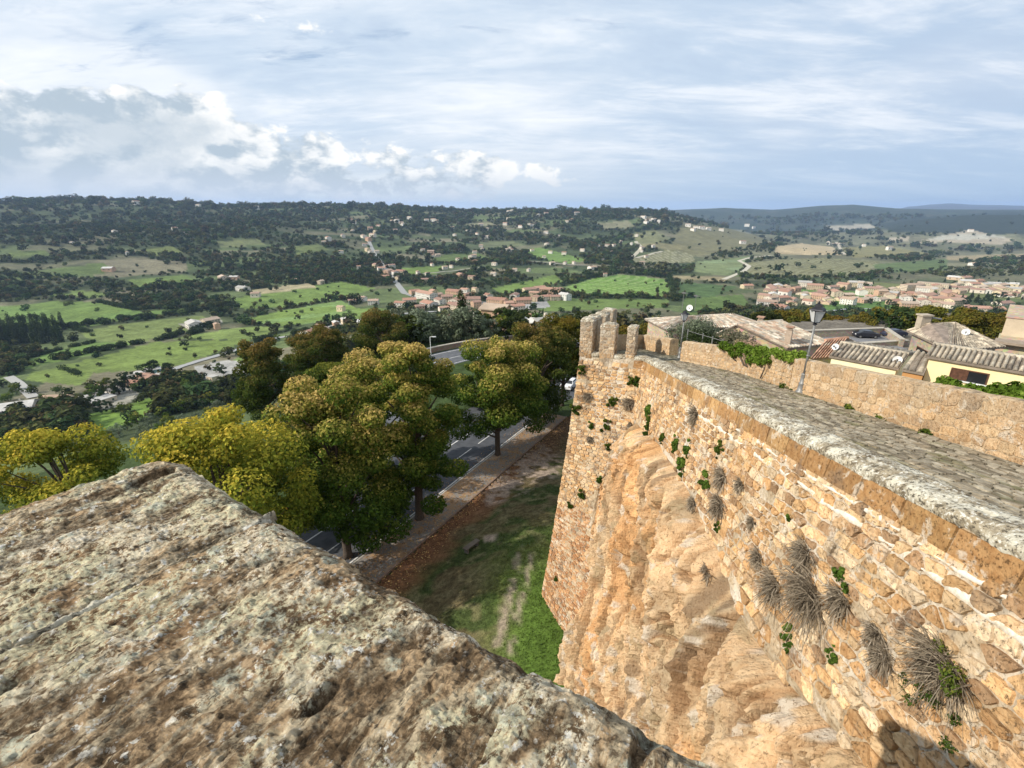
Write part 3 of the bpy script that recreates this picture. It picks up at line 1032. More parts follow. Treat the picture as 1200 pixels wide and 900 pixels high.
def stone_geo(poly, cen, gap, proud, rnd, surf, soft=1.0):
    """a rounded, slightly tilted stone over polygon in surface coordinates; surf(s, d, off) -> world"""
    P = np.array(poly, float)
    if soft:        # drop tiny edges, break the straight ones
        Q = []
        n = len(P)
        for i in range(n):
            a, b_, c = P[i - 1], P[i], P[(i + 1) % n]
            ka = min(0.22, 0.03 / (np.linalg.norm(a - b_) + 1e-6)); kc = min(0.22, 0.03 / (np.linalg.norm(c - b_) + 1e-6))
            Q.append(b_ + (a - b_) * ka); Q.append(b_ + (c - b_) * kc)
            if np.linalg.norm(c - b_) > 0.12:
                mid = (b_ + c) / 2
                Q.append(mid + rnd.uniform(-0.012, 0.012, 2))
        P = np.array(Q)
    cen = P.mean(0)
    v = P - cen
    L = np.linalg.norm(v, axis=1, keepdims=True) + 1e-6
    g = np.minimum(gap, L * 0.35)
    jit = 1 + rnd.uniform(-0.04, 0.04, (len(P), 1)) * soft
    r0 = cen + v * (L - g) / L * jit
    r1 = cen + v * (L - g - np.minimum(0.012, L * 0.12)) / L * jit
    r2 = cen + v * 0.55 * (1 + rnd.uniform(-0.25, 0.25, (len(P), 1)))
    tl = rnd.uniform(-0.08, 0.08, 2) * soft
    def off(r, base, a):
        return base + (r - cen) @ tl + rnd.uniform(-0.16, 0.16, len(r)) * proud * a
    S = np.concatenate([r0, r1, r2, cen[None]])
    O = np.concatenate([np.full(len(P), -0.04), off(r1, proud * 0.9, 1), off(r2, proud * 1.0, 1.6), [proud * rnd.uniform(0.8, 1.15)]])
    V = surf(S[:, 0], S[:, 1], O)
    n = len(P)
    F_ = []
    for i in range(n):
        j = (i + 1) % n
        F_ += [(i, j, n + j, n + i), (n + i, n + j, 2 * n + j, 2 * n + i), (2 * n + i, 2 * n + j, 3 * n)]
    return V, F_


def orient(V, F_, ref):
    a, b_, c = V[F_[-1][0]], V[F_[-1][1]], V[F_[-1][2]]
    if np.dot(np.cross(b_ - a, c - a), ref) < 0:
        return [f[::-1] for f in F_]
    return F_


def place_stones(items, parent, name, mat, limit=300, surf=wall_off, ref=None, join_name=None):
    """items: list of (V, F, colour, apparent size); biggest become objects of their own"""
    items.sort(key=lambda q: -q[3])
    loc = np.array(parent.location)
    for V, F_, c, sz in items[:limit]:
        o = V.mean(0)
        st = link(name, mesh_np(name, V - o, F_, mat, np.tile(c, (len(V), 1))), parent, tuple(o - loc))
    rest = items[limit:]
    if rest:
        Vs, Fs, Cs, b_ = [], [], [], 0
        for V, F_, c, sz in rest:
            Vs.append(V - loc); Fs += [tuple(b_ + i for i in f) for f in F_]
            Cs.append(np.tile(c, (len(V), 1))); b_ += len(V)
        o = link(join_name or name, mesh_np(name, np.concatenate(Vs), Fs, mat, np.concatenate(Cs)), parent)
        tag(o, kind='stuff')


TUFF_PAL = np.array([(0.68, 0.43, 0.21), (0.74, 0.50, 0.28), (0.58, 0.35, 0.165), (0.74, 0.57, 0.37), (0.44, 0.28, 0.155), (0.78, 0.55, 0.31)])
BRICK_PAL = np.array([(0.50, 0.27, 0.13), (0.58, 0.34, 0.17), (0.44, 0.23, 0.11), (0.62, 0.44, 0.28)])


def hcam(P):
    return np.linalg.norm(P)


def build_wall_stones():
    rnd = np.random.default_rng(5)
    items = []
    specs = []
    rows = [(0.56, 0.15)]
    d = 0.71
    while d < 15:
        h = rnd.uniform(0.13, 0.30) if d > 0.9 else 0.22
        rows.append((d, h)); d += h
    specs.append((1.6, 11.0, rows, 0.34, 0.026))
    rows = [(0.56, 0.13)]
    d = 0.69
    while d < 17:
        h = rnd.uniform(0.11, 0.22)
        rows.append((d, h)); d += h
    specs.append((11.0, 24.7, rows, 0.27, 0.018))
    rows2 = []
    d = 0.45
    while d < 17:
        h = rnd.uniform(0.13, 0.21) if d < 6 else rnd.uniform(0.11, 0.15)
        rows2.append((d, h)); d += h
    specs.append((24.7, 28.0, rows2, 0.32, 0.02))
    for s0, s1, rows, w, gap in specs:
        for poly, cen in voronoi_rows(s0, s1, rows, w, 0.22, rnd):
            P = wall_pt(*cen)
            px, py = project(P)
            if px > 1330 or py > 960 or px < 600:
                continue
            if P[2] < -23.2:
                continue
            sdv = float(rock_sd(np.array([cen[0]]), np.array([cen[1]]))[0])
            if sdv > -0.08 + rnd.uniform(-0.15, 0.2):
                continue
            isb = inpoly(px, py, BRICK)
            g = gap * rnd.uniform(0.4, 1.3)
            if rnd.random() < 0.03:
                continue
            cl = (BRICK_PAL if isb else TUFF_PAL)[rnd.integers(4 if isb else 6)] * rnd.uniform(0.68, 1.12)
            V, F_ = stone_geo(poly, cen, g, rnd.uniform(0.018, 0.05), rnd, wall_off)
            items.append((V, orient(V, F_, -P), cl, w * 0.3 / hcam(P)))
    place_stones(items, curtain, 'stone', MATS['tuff'], 300, join_name='rubble_facing')
    # squared blocks under the coping
    s = -1.0
    blocks = []
    while s < 24.6:
        w = rnd.uniform(0.5, 0.95)
        poly = [(s, 0.13), (s + w, 0.13 + rnd.uniform(-.01, .01)), (s + w, 0.53 + rnd.uniform(-.02, .02)), (s, 0.53)]
        V, F_ = stone_geo(poly, None, 0.010, 0.045, rnd, wall_off, 0.0)
        P = V.mean(0)
        cl = np.array([(0.44, 0.26, 0.11), (0.50, 0.31, 0.14), (0.40, 0.23, 0.10)][rnd.integers(3)]) * rnd.uniform(0.85, 1.15)
        blocks.append((V, orient(V, F_, -P), cl, 1 / hcam(P)))
        s += w
    place_stones(blocks, curtain, 'ashlar_block', MATS['tuff'], 300)
    # thick pale pointing between the courses
    for d0, wdt, s1 in ((0.62, 0.035, 12.0), (0.90, 0.05, 16.0)):
        ss = np.arange(1.5, s1, 0.05)
        dd = d0 + 0.10 * (fbm(ss * 2.2, ss * 0, 0, 4, int(d0 * 100)) - 0.5)
        hw = wdt * np.clip(-0.5 + 3.0 * fbm(ss * 3.4, ss * 0, d0 * 9, 4, 7), 0.12, 2.0)
        rowsV = [wall_off(ss, dd + hw * k, np.full(len(ss), o_)) for k, o_ in ((-1, 0.0), (-0.7, 0.032), (0.6, 0.036), (1, 0.0))]
        VV = to_cur(np.concatenate(rowsV))
        o = link('pointing', mesh_np('pointing', VV, grid_faces(4, len(ss)), MATS['pointing'], None, True), curtain)


m, nt, b = bsdf_mat('pointing', 0.9, 0.1)
nn = noise(nt, wpos(nt), 9.0, 6.0, 0.7)
nt.links.new(mixc(nt, step(nt, nn, 0.38, 0.7), (0.74, 0.68, 0.58), (0.50, 0.42, 0.30)), b.inputs['Base Color'])
bump(nt, b, nn, 0.6, 0.02)
build_wall_stones()

# ---- rough lichen-covered coping, stone by stone
m, nt, b = bsdf_mat('lichen_stone', 0.93, 0.12)
p = wpos(nt)
na = noise(nt, p, 5.0, 10.0, 0.7, 0.3)
nb = noise(nt, p, 17.0, 7.0, 0.68, 0.2)
ncc = noise(nt, vmul(nt, p, (1, 1, 1), loc=(3, 9, 2)), 2.2, 8.0, 0.65)
c = mixc(nt, step(nt, na, 0.36, 0.6), (0.14, 0.11, 0.07), (0.38, 0.32, 0.22))
c = mixc(nt, step(nt, ncc, 0.46, 0.60), c, (0.56, 0.52, 0.41))
c = mixc(nt, step(nt, nb, 0.54, 0.62, 0.0, 0.8), c, (0.72, 0.70, 0.62))
c = mixc(nt, step(nt, nb, 0.46, 0.40, 0.0, 0.9), c, (0.07, 0.06, 0.045))
nt.links.new(c, b.inputs['Base Color'])
bump(nt, b, mth(nt, 'ADD', na, mth(nt, 'MULTIPLY', nb, 0.6)), 0.8, 0.04)


def coping_piece(s0, s1, w_in, res, parent, seed, top=0.02, surf_top=None):
    ns = max(4, int((s1 - s0) / res)); nw = max(6, int(w_in / res))
    ss = np.linspace(s0, s1, ns)
    prof = [(-0.05, -0.17), (-0.06, -0.10), (-0.05, -0.03)] + [(w_in * t, 0.055 * math.sin(pi * min(1, t * 1.0)) ** 0.6 if 0 < t < 1 else 0.0) for t in np.linspace(0, 1, nw)] + [(w_in + 0.02, -0.10), (w_in + 0.02, -0.25)]
    SS, KK = np.meshgrid(ss, np.arange(len(prof)))
    px_ = np.array([q[0] for q in prof])[KK]; pz_ = np.array([q[1] for q in prof])[KK]
    tx, ty, tz = wall_top(SS)
    # inward normal of the outline
    ex, ey, _ = wall_top(SS + 0.05); fx, fy, _ = wall_top(SS - 0.05)
    dx, dy = ex - fx, ey - fy
    L = np.hypot(dx, dy)
    nx, ny = dy / L, -dx / L
    wx, wy = tx + nx * px_, ty + ny * px_
    e = np.minimum(SS - s0, s1 - SS)
    hh = 0.10 * (fbm(wx * 2.2, wy * 2.2, seed, 5, 31) - 0.5) + 0.05 * (1 - np.abs(2 * fbm(wx * 6, wy * 3.5, seed, 4, 35) - 1) - 0.7) - 0.03 * (1 - sstep(e, 0, 0.04))
    lat = 0.05 * (fbm(ty * 3.0, pz_ * 4, seed, 4, 37) - 0.5)
    V = np.stack([wx + nx * lat, wy + ny * lat, tz + top + pz_ + hh], -1).reshape(-1, 3)
    o = V.mean(0)
    Fg = grid_faces(len(prof), ns)
    return link('coping_stone', mesh_np('coping_stone', V - o, Fg[:, ::-1], MATS['lichen_stone'], None, True), parent, tuple(o - np.array(parent.location)))


rnd = np.random.default_rng(9)
s = -4.0
k = 0
while s < 24.2:
    w = rnd.uniform(0.8, 1.5)
    e_ = min(s + w, 24.25)
    coping_piece(s, e_ - 0.004, 0.66, 0.022 if s < 12 else 0.05, curtain, 0.0)
    s += w
    k += 1


# ------------------------------------------------------------------ the lookout's own parapet, close below the camera
HS = -1.45
lookout = empty('lookout_parapet', (-1.5, 0.6, HS - 3.0), 'broad weathered parapet slabs of brown tuff crusted with pale lichen in the foreground', 'stone parapet')
LO = np.array(lookout.location)
c0_ = atz(190, 530, HS); l_ = atz(0, 600, HS)
j1a, j1b = atz(310, 602, HS), atz(0, 760, HS)
j2a, j2b = atz(602, 782, HS), atz(560, 900, HS)
r_ = atz(800, 888, HS)
r_out = (j1b - j1a) / np.linalg.norm(j1b - j1a)
l_ = l_ - (r_ - c0_) / np.linalg.norm(r_ - c0_) * 0.03
c0_ = c0_ - r_out * 0.05 - (r_ - c0_) / np.linalg.norm(r_ - c0_) * 0.03
j1a = j1a - r_out * 0.05; j2a = j2a - r_out * 0.07; r_ = r_ - r_out * 0.10
ldir = (l_ - c0_) / np.linalg.norm(l_ - c0_)
jdir = (j1b - j1a) / np.linalg.norm(j1b - j1a)
j2d = (j2b - j2a) / np.linalg.norm(j2b - j2a)
rdir = (r_ - c0_) / np.linalg.norm(r_ - c0_)
ang_l = math.atan2(ldir[1], ldir[0])


def slab(quad, res, seed, zoff, jl=False, jr=False):
    """quad: A (outer start), B (outer end), C, D; A-B and A-D are outer edges or joints"""
    A, B, Cc, D = [np.array(q[:2]) for q in quad]
    nu = int(np.linalg.norm(B - A) / res); nv = int(max(np.linalg.norm(D - A), np.linalg.norm(Cc - B)) / res)
    nu = max(nu, 20); nv = max(nv, 20)
    u, v = np.meshgrid(np.linspace(0, 1, nu), np.linspace(0, 1, nv))
    x = (1 - u) * (1 - v) * A[0] + u * (1 - v) * B[0] + u * v * Cc[0] + (1 - u) * v * D[0]
    y = (1 - u) * (1 - v) * A[1] + u * (1 - v) * B[1] + u * v * Cc[1] + (1 - u) * v * D[1]
    # distances to the four sides
    du = np.minimum(u, 1 - u) * np.linalg.norm(B - A)
    dv0 = v * np.linalg.norm(D - A)
    e = np.minimum(du, dv0)
    # grain runs along the joint
    a = x * cos(ang_l) + y * sin(ang_l); b = -x * sin(ang_l) + y * cos(ang_l)
    wv = fbm(a * 1.3, b * 1.3, seed, 3, 41) - 0.5
    lay = fbm(a * 2.2, b * 10 + wv * 6, seed, 5, 43, 0.6)
    cr = 1 - np.abs(2 * fbm(a * 1.6 + wv, b * 6 + wv * 5, seed, 4, 47) - 1)
    big = fbm(x * 1.6, y * 1.6, seed, 3, 51) - 0.5
    fine = fbm(x * 20, y * 20, seed, 5, 53, 0.68) - 0.5
    mid = fbm(x * 7, y * 7, seed, 4, 57) - 0.5
    vf = fbm(x * 70, y * 70, seed, 2, 59) - 0.5
    pit = sstep(vn(a * 6, b * 11, seed, 61), 0.86, 0.95) * sstep(vn(x * 1.7, y * 1.7, 3, 63), 0.4, 0.6)
    crack = sstep(cr, 0.93, 0.99) * sstep(vn(x * 2, y * 2, 1, 67), 0.35, 0.6)
    zz = 0.04 * big + 0.026 * (lay - 0.5) + 0.030 * mid + 0.032 * fine + 0.012 * vf - 0.035 * pit - 0.0 * crack + 0.010 * (np.abs(2 * fbm(a * 5, b * 14, seed, 4, 83, 0.6) - 1) - 0.3)
    rough_edge = 0.035 + 0.05 * fbm(x * 5, y * 5, seed, 3, 69)
    W_ = np.linalg.norm(B - A)
    for dd_, jn_ in ((dv0, False), (u * W_, jl), ((1 - u) * W_, jr)):
        zz -= (0.022 if jn_ else 0.075) * np.exp(-(dd_ / (rough_edge * (0.45 if jn_ else 1.0))) ** 1.6)
    # ragged outline
    lat = 0.06 * (fbm(x * 4, y * 4, seed + 3, 4, 73) - 0.5) * np.exp(-(e / 0.12))
    cen = (A + B + Cc + D) / 4
    dx, dy = x - cen[0], y - cen[1]
    L = np.hypot(dx, dy) + 1e-6
    x2, y2 = x + dx / L * lat, y + dy / L * lat
    z2 = HS + zoff + zz
    lich = fbm(x * 2.8, y * 2.8, seed, 5, 77) + 0.5 * (lay - 0.5) + 0.35 * mid
    lich = sstep(lich, 0.43, 0.53)
    dirt = sstep(-(0.6 * mid + 1.2 * (lay - 0.5) + 0.9 * fine), -0.02, 0.22)
    V = np.stack([x2, y2, z2], -1)
    ex = {'lichen': lich, 'dirt': np.clip(dirt + pit, 0, 1)}
    # skirts down the sides
    ring_ids = np.concatenate([np.arange(nu), np.arange(1, nv) * nu + nu - 1, (nv - 1) * nu + np.arange(nu - 2, -1, -1), np.arange(nv - 2, 0, -1) * nu])
    Vf = V.reshape(-1, 3)
    rg = Vf[ring_ids]
    skirts = []
    for t, o in ((0.05, 0.010), (0.12, 0.0), (0.22, -0.02), (0.34, -0.04)):
        q = rg.copy()
        dd = q[:, :2] - cen
        dd /= np.linalg.norm(dd, axis=1, keepdims=True)
        q[:, :2] += dd * (o + 0.03 * (fbm(q[:, 0] * 5, q[:, 1] * 5, t * 9, 3, 79) - 0.5))[:, None]
        q[:, 2] -= t
        skirts.append(q)
    n0 = len(Vf); m_ = len(ring_ids)
    allv = np.concatenate([Vf] + skirts)
    fs = [grid_faces(nv, nu)]
    prev = ring_ids
    for k in range(len(skirts)):
        cur = n0 + k * m_ + np.arange(m_)
        fs.append(np.stack([prev, cur, np.roll(cur, -1), np.roll(prev, -1)], -1))
        prev = cur
    F_ = np.concatenate(fs)
    a0, b0, c0 = allv[F_[0][0]], allv[F_[0][1]], allv[F_[0][2]]
    if np.cross(b0 - a0, c0 - a0)[2] < 0:
        F_ = F_[:, ::-1]
    ext = {k_: np.concatenate([w.reshape(-1)] + [w.reshape(-1)[ring_ids]] * len(skirts)) for k_, w in ex.items()}
    return link('slab', mesh_np('slab', allv - LO, F_, MATS['slab'], None, False, ext), lookout)


m, nt, b = bsdf_mat('slab', 0.93, 0.14)
p = objco(nt)
rot = vmul(nt, p, (1, 1, 1), (0, 0, -ang_l))
st = vmul(nt, rot, (2.0, 8.5, 3.0))
n_lay = noise(nt, st, 1.6, 10.0, 0.72, 0.8)
n_gr = noise(nt, p, 48.0, 8.0, 0.78)
n_md = noise(nt, p, 11.0, 12.0, 0.76, 0.4)
n_bg = noise(nt, p, 1.5, 6.0, 0.6, 0.3)
c = mixc(nt, step(nt, n_md, 0.40, 0.58), (0.12, 0.08, 0.045), (0.54, 0.39, 0.24))
c = mixc(nt, step(nt, n_lay, 0.50, 0.56, 0.0, 0.8), c, (0.64, 0.54, 0.38))
n_dk = noise(nt, p, 17.0, 12.0, 0.8, 0.3)
c = mixc(nt, step(nt, n_dk, 0.54, 0.60, 0.0, 0.85), c, (0.085, 0.055, 0.032))
c = mixc(nt, step(nt, n_bg, 0.52, 0.66, 0.0, 0.6), c, (0.42, 0.26, 0.14))
# pale crust of lichen
lf = attrf(nt, 'lichen')
lmix = mth(nt, 'MULTIPLY', lf, step(nt, mth(nt, 'ADD', n_md, mth(nt, 'MULTIPLY', mth(nt, 'SUBTRACT', n_gr, 0.5), 1.1)), 0.455, 0.505))
lc = mixc(nt, step(nt, noise(nt, p, 2.6, 5.0, 0.6), 0.42, 0.6), (0.70, 0.66, 0.46), (0.76, 0.68, 0.53))
lc = mixc(nt, step(nt, n_gr, 0.40, 0.50, 0.8, 0.0), lc, (0.28, 0.22, 0.14))
c = mixc(nt, mth(nt, 'MULTIPLY', lmix, 0.92), c, lc)
# chalk-white specks and round rosettes
vz = nd(nt, 'ShaderNodeTexVoronoi', None, Vector=p, Scale=5.5)
ros = mth(nt, 'MULTIPLY', step(nt, mth(nt, 'ADD', vz.outputs['Distance'], mth(nt, 'MULTIPLY', n_md, 0.5)), 0.52, 0.44), step(nt, n_gr, 0.40, 0.52))
c = mixc(nt, mth(nt, 'MULTIPLY', ros, 0.8), c, (0.60, 0.62, 0.50))
n_sp = noise(nt, p, 26.0, 5.0, 0.7)
n_cl = noise(nt, p, 3.0, 3.0, 0.6)
c = mixc(nt, mth(nt, 'MULTIPLY', step(nt, n_sp, 0.57, 0.61), step(nt, n_cl, 0.42, 0.52)), c, (0.80, 0.78, 0.72))
# grime in the hollows, black crust
df = attrf(nt, 'dirt')
c = mixc(nt, mth(nt, 'MULTIPLY', df, step(nt, n_gr, 0.66, 0.42, 0.25, 0.8)), c, (0.085, 0.055, 0.03))
c = mixc(nt, step(nt, noise(nt, st, 6.0, 8.0, 0.7), 0.58, 0.63, 0.0, 0.8), c, (0.055, 0.045, 0.035))
c = mixc(nt, 1.0, c, (1.22, 1.19, 1.12), 'MULTIPLY')
nt.links.new(c, b.inputs['Base Color'])
h = mth(nt, 'ADD', mth(nt, 'MULTIPLY', n_md, 1.0), mth(nt, 'ADD', mth(nt, 'MULTIPLY', n_gr, 0.5), mth(nt, 'MULTIPLY', n_lay, 0.8)))
bump(nt, b, mth(nt, 'SUBTRACT', h, mth(nt, 'MULTIPLY', step(nt, n_dk, 0.5, 0.62), 0.5)), 1.0, 0.035)

# slab quads: outer edge first
LF = 3.1
P_l = c0_ + ldir * LF
slab([c0_, j1a + rdir * -0.006, j1a + jdir * LF, P_l], 0.009, 1.0, 0.0, False, True)
slab([j1a + rdir * 0.006, j2a - rdir * 0.003, j2a + j2d * 2.2 - rdir * 0.003, j1a + jdir * LF], 0.009, 5.0, -0.005, True, True)
slab([j2a + rdir * 0.003, c0_ + rdir * 5.2, c0_ + rdir * 5.2 + j2d * 2.0, j2a + j2d * 2.2 + rdir * 0.003], 0.011, 9.0, 0.012, True, False)
# white mortar left in the first joint
jt = np.linspace(0, 2.4, 420)
J = j1a[None] + jdir[None] * jt[:, None]
perp = np.array([-jdir[1], jdir[0], 0])
rows_ = []
for i_, k in enumerate(np.linspace(-1, 1, 9)):
    w = 0.030 * (0.1 + 1.6 * fbm(jt * 7, jt * 0, 2.0 + (k > 0) * 5, 4, 5))
    q = J + perp * (w * k)[:, None]
    q[:, 2] = HS - 0.012 - 0.05 * abs(k) ** 3 + 0.04 * (fbm(q[:, 0] * 1.6, q[:, 1] * 1.6, 1.0, 3, 51) - 0.5) + 0.05 * (fbm(q[:, 0] * 18, q[:, 1] * 18, 0, 5, 6, 0.65) - 0.5)
    rows_.append(q)
VJ = np.concatenate(rows_) - LO
link('joint_mortar', mesh_np('joint_mortar', VJ, grid_faces(9, len(jt))[:, ::-1], MATS['lichen_stone'], None, False), lookout)
# the tower body beneath
tb = MB()
inn = lambda P, k: tuple((P + (np.array([-0.9, -0.35, 0]) * 0 + k))[:2])
qa, qb = c0_ - rdir * -0.12 + ldir * 0.12, c0_ + rdir * 6.2 + ldir * 0.12
qd = c0_ + ldir * LF - np.array([0, 0, 0]) + rdir * 0.12
tb.prism([tuple(qa[:2]), tuple(qb[:2]), tuple((qb + ldir * 3.5)[:2]), tuple((qd)[:2])], -26.5, HS - 0.3)
tw = tb.build('tower_body', MATS['tuff'], lookout)
for v_ in tw.data.vertices:
    v_.co -= type(v_.co)(LO.tolist())


# ------------------------------------------------------------------ wall walk of worn, mossy setts
def walk_x1(y):
    return np.interp(y, [-6, 20.0, 21.5, 25.2, 28.6, 33.6], [edge(-6)[0] + 3.3, edge(20)[0] + 3.3, 9.73, 9.0, 9.5, 9.2])


m, nt, b = bsdf_mat('sett', 0.9, 0.15)
p = wpos(nt)
na = noise(nt, p, 6.0, 8.0, 0.65)
nb = noise(nt, vmul(nt, p, (1.6, 0.5, 1.0)), 1.5, 6.0, 0.6)
ns_ = noise(nt, vmul(nt, p, (2.6, 0.45, 1), (0, 0, radians(12))), 2.4, 8.0, 0.7, 0.3)
c = attr(nt)
c = mixc(nt, step(nt, ns_, 0.48, 0.60, 0.0, 0.85), c, (0.46, 0.41, 0.31))
c = mixc(nt, step(nt, ns_, 0.44, 0.34, 0.0, 0.8), c, (0.09, 0.075, 0.05))
c = mixc(nt, step(nt, nb, 0.54, 0.68, 0.0, 0.7), c, (0.17, 0.165, 0.07))
c = mixc(nt, step(nt, na, 0.35, 0.65, 0.0, 0.5), c, (0.08, 0.07, 0.05))
nt.links.new(c, b.inputs['Base Color'])
bump(nt, b, na, 0.6, 0.02)
ys = np.arange(-5, 34.0, 0.25)
xs0 = np.array([wall_top(y)[0] if y < 24.7 else np.interp(y, [24.7, 26.1, 31.5, 33.6], [6.9, 4.0, 6.7, 9.2]) for y in ys])
xs1 = walk_x1(ys) + 0.6
kk = np.linspace(0, 1, 16)
GX = xs0[:, None] * (1 - kk) + xs1[:, None] * kk + 0.03
GY = np.repeat(ys[:, None], 16, 1)
GZ_ = ramp_z(GX, GY) - 0.012
# behind the gap the path turns off into the garden
walk = link('wall_walk', mesh_np('wall_walk', np.stack([GX, GY, GZ_], -1).reshape(-1, 3), grid_faces(len(ys), 16)[:, ::-1], MATS['sett'], np.full((len(ys) * 16, 3), (0.12, 0.11, 0.07)), True))
tag(walk, kind='structure')


def sett_surf(s, d, off):
    x = edge(4.4)[0] + 0.0695 * (s - 4.4) + d
    return np.stack([x, s, ramp_z(x, s) + off], -1)


rnd = np.random.default_rng(21)
rows, d = [], 0.60
while d < 3.35:
    h = rnd.uniform(0.11, 0.16)
    rows.append((d, h)); d += h
items = []
for poly, cen in voronoi_rows(3.2, 24.6, rows, 0.26, 0.1, rnd):
    if sett_surf(cen[0], cen[1], 0)[0] > walk_x1(cen[0]) - 0.02:
        continue
    V, F_ = stone_geo(poly, cen, 0.010, rnd.uniform(0.004, 0.022), rnd, sett_surf)
    P = V.mean(0)
    cl = np.array([(0.31, 0.25, 0.17), (0.23, 0.19, 0.135), (0.37, 0.32, 0.235), (0.17, 0.14, 0.095)][rnd.integers(4)]) * rnd.uniform(0.8, 1.15)
    items.append((V, orient(V, F_, np.array([0, 0, 1.0])), cl, 1 / hcam(P)))
place_stones(items, walk, 'paving_sett', MATS['sett'], 300, join_name='setts')


# ------------------------------------------------------------------ inner parapet walls
def parapet_wall(pts, hgt, thick, label, bond, seed, zf=None):
    """pts: base line (x, y) along the walk side; stones on the walk side, ends, and a rough top"""
    pts = [np.array(q, float) for q in pts]
    L = np.concatenate([[0], np.cumsum([np.linalg.norm(b_ - a) for a, b_ in zip(pts[:-1], pts[1:])])])
    X_ = np.array([q[0] for q in pts]); Y_ = np.array([q[1] for q in pts])

    def nrm(s):
        ax, ay = np.interp(s - 0.15, L, X_), np.interp(s - 0.15, L, Y_)
        bx, by = np.interp(s + 0.15, L, X_), np.interp(s + 0.15, L, Y_)
        dx, dy = bx - ax, by - ay
        q = np.hypot(dx, dy) + 1e-9
        return -dy / q, dx / q

    def surf(s, d, off):
        s = np.asarray(s, float)
        x, y = np.interp(s, L, X_), np.interp(s, L, Y_)
        nx, ny = nrm(np.clip(s, 0.2, L[-1] - 0.2))
        z = ramp_z(x, y) + hgt - d
        return np.stack([x + nx * off, y + ny * off, z], -1)
    P0 = surf(np.array([L[-1] / 2]), np.array([0]), np.array([0]))[0]
    th = empty('parapet_wall', (P0[0], P0[1], P0[2] - hgt), label, 'wall')
    loc = np.array(th.location)
    # core with rough top
    ss = np.linspace(0, L[-1], max(8, int(L[-1] / 0.06)))
    prof = [(-0.0, hgt + 0.6), (-0.0, 0.08), (0.01, 0.0), (-0.1, -0.05), (-0.22, -0.07), (-0.34, -0.05), (-thick, 0.0), (-thick, hgt + 2.0)]
    rowsV = []
    for o_, d_ in prof:
        wob = 0.06 * (fbm(ss * 2.4, ss * 0 + o_ * 5, seed, 4, 3) - 0.5)
        rowsV.append(surf(ss, np.full(len(ss), d_) + (wob if d_ < 0.2 else 0), np.full(len(ss), o_) + wob * 0.5))
    V = np.concatenate(rowsV) - loc
    nfull = len(prof) * len(ss)
    F_ = grid_faces(len(prof), len(ss))
    V2 = np.concatenate([V, V[::len(ss)], V[len(ss) - 1::len(ss)]])
    caps = [tuple(nfull + i for i in range(len(prof))), tuple(nfull + len(prof) + i for i in range(len(prof)))[::-1]]
    fl = [tuple(f) for f in F_.tolist()] + caps
    link('wall_core', mesh_np('wall_core', V2, fl, MATS['wall_core'], np.tile((0.50, 0.38, 0.24), (len(V2), 1))), th)
    rnd = np.random.default_rng(seed)
    rows, d = [], 0.07
    while d < hgt - 0.05:
        h = min(rnd.uniform(*bond[0]), hgt + 0.1 - d)
        rows.append((d, h)); d += h
    items = []
    for poly, cen in voronoi_rows(0.15, L[-1] - 0.15, rows, bond[1], bond[2], rnd):
        V, F_ = stone_geo(poly, cen, bond[3], rnd.uniform(0.008, 0.022), rnd, surf, 0.35 if seed == 31 else 1.0)
        P = V.mean(0)
        if P[1] < 2.5:
            continue
        cl = (TUFF_PAL[rnd.integers(6)] * 0.5 + np.array([0.60, 0.44, 0.27]) * 0.5) * rnd.uniform(0.78, 1.0)
        gtop = float(np.clip(1 - cen[1] / 0.42, 0, 1)) * rnd.uniform(0.5, 1.0)
        cl = cl * (1 - gtop * .7) + np.array([0.36, 0.31, 0.24]) * gtop * .7
        items.append((V, orient(V, F_, -P), cl, 1 / hcam(P)))
    place_stones(items, th, 'stone', MATS['tuff_back'], 300, join_name='small_stones')
    return th


tuff_mat('wall_core', 1.2, 0.8)
parapet_wall([(edge(-5)[0] + 3.3, -5.0), (edge(16)[0] + 3.3, 16.0)], 1.05, 0.5, 'inner parapet of squared tuff blocks beside the wall walk, behind the leaning-away street lamp', ((0.20, 0.245), 0.40, 0.0, 0.006), 31)
parapet_wall([(edge(16)[0] + 3.3, 16.02), (edge(19.6)[0] + 3.3, 19.6), (9.73, 21.5), (9.0, 25.2)], 1.02, 0.5, 'curving inner parapet of small tuff rubble below the garden bushes', ((0.11, 0.17), 0.26, 0.15, 0.012), 33)
parapet_wall([(9.5, 28.6), (9.2, 33.4)], 0.95, 0.5, 'short inner parapet wall by the bastion, past the gap with the far lamp', ((0.14, 0.22), 0.34, 0.2, 0.014), 35)


# ------------------------------------------------------------------ battlements of the bastion
def outline_dir(s):
    a = np.array(wall_top(s - 0.05)); b_ = np.array(wall_top(s + 0.05))
    t = (b_ - a)[:2]
    return t / np.linalg.norm(t)


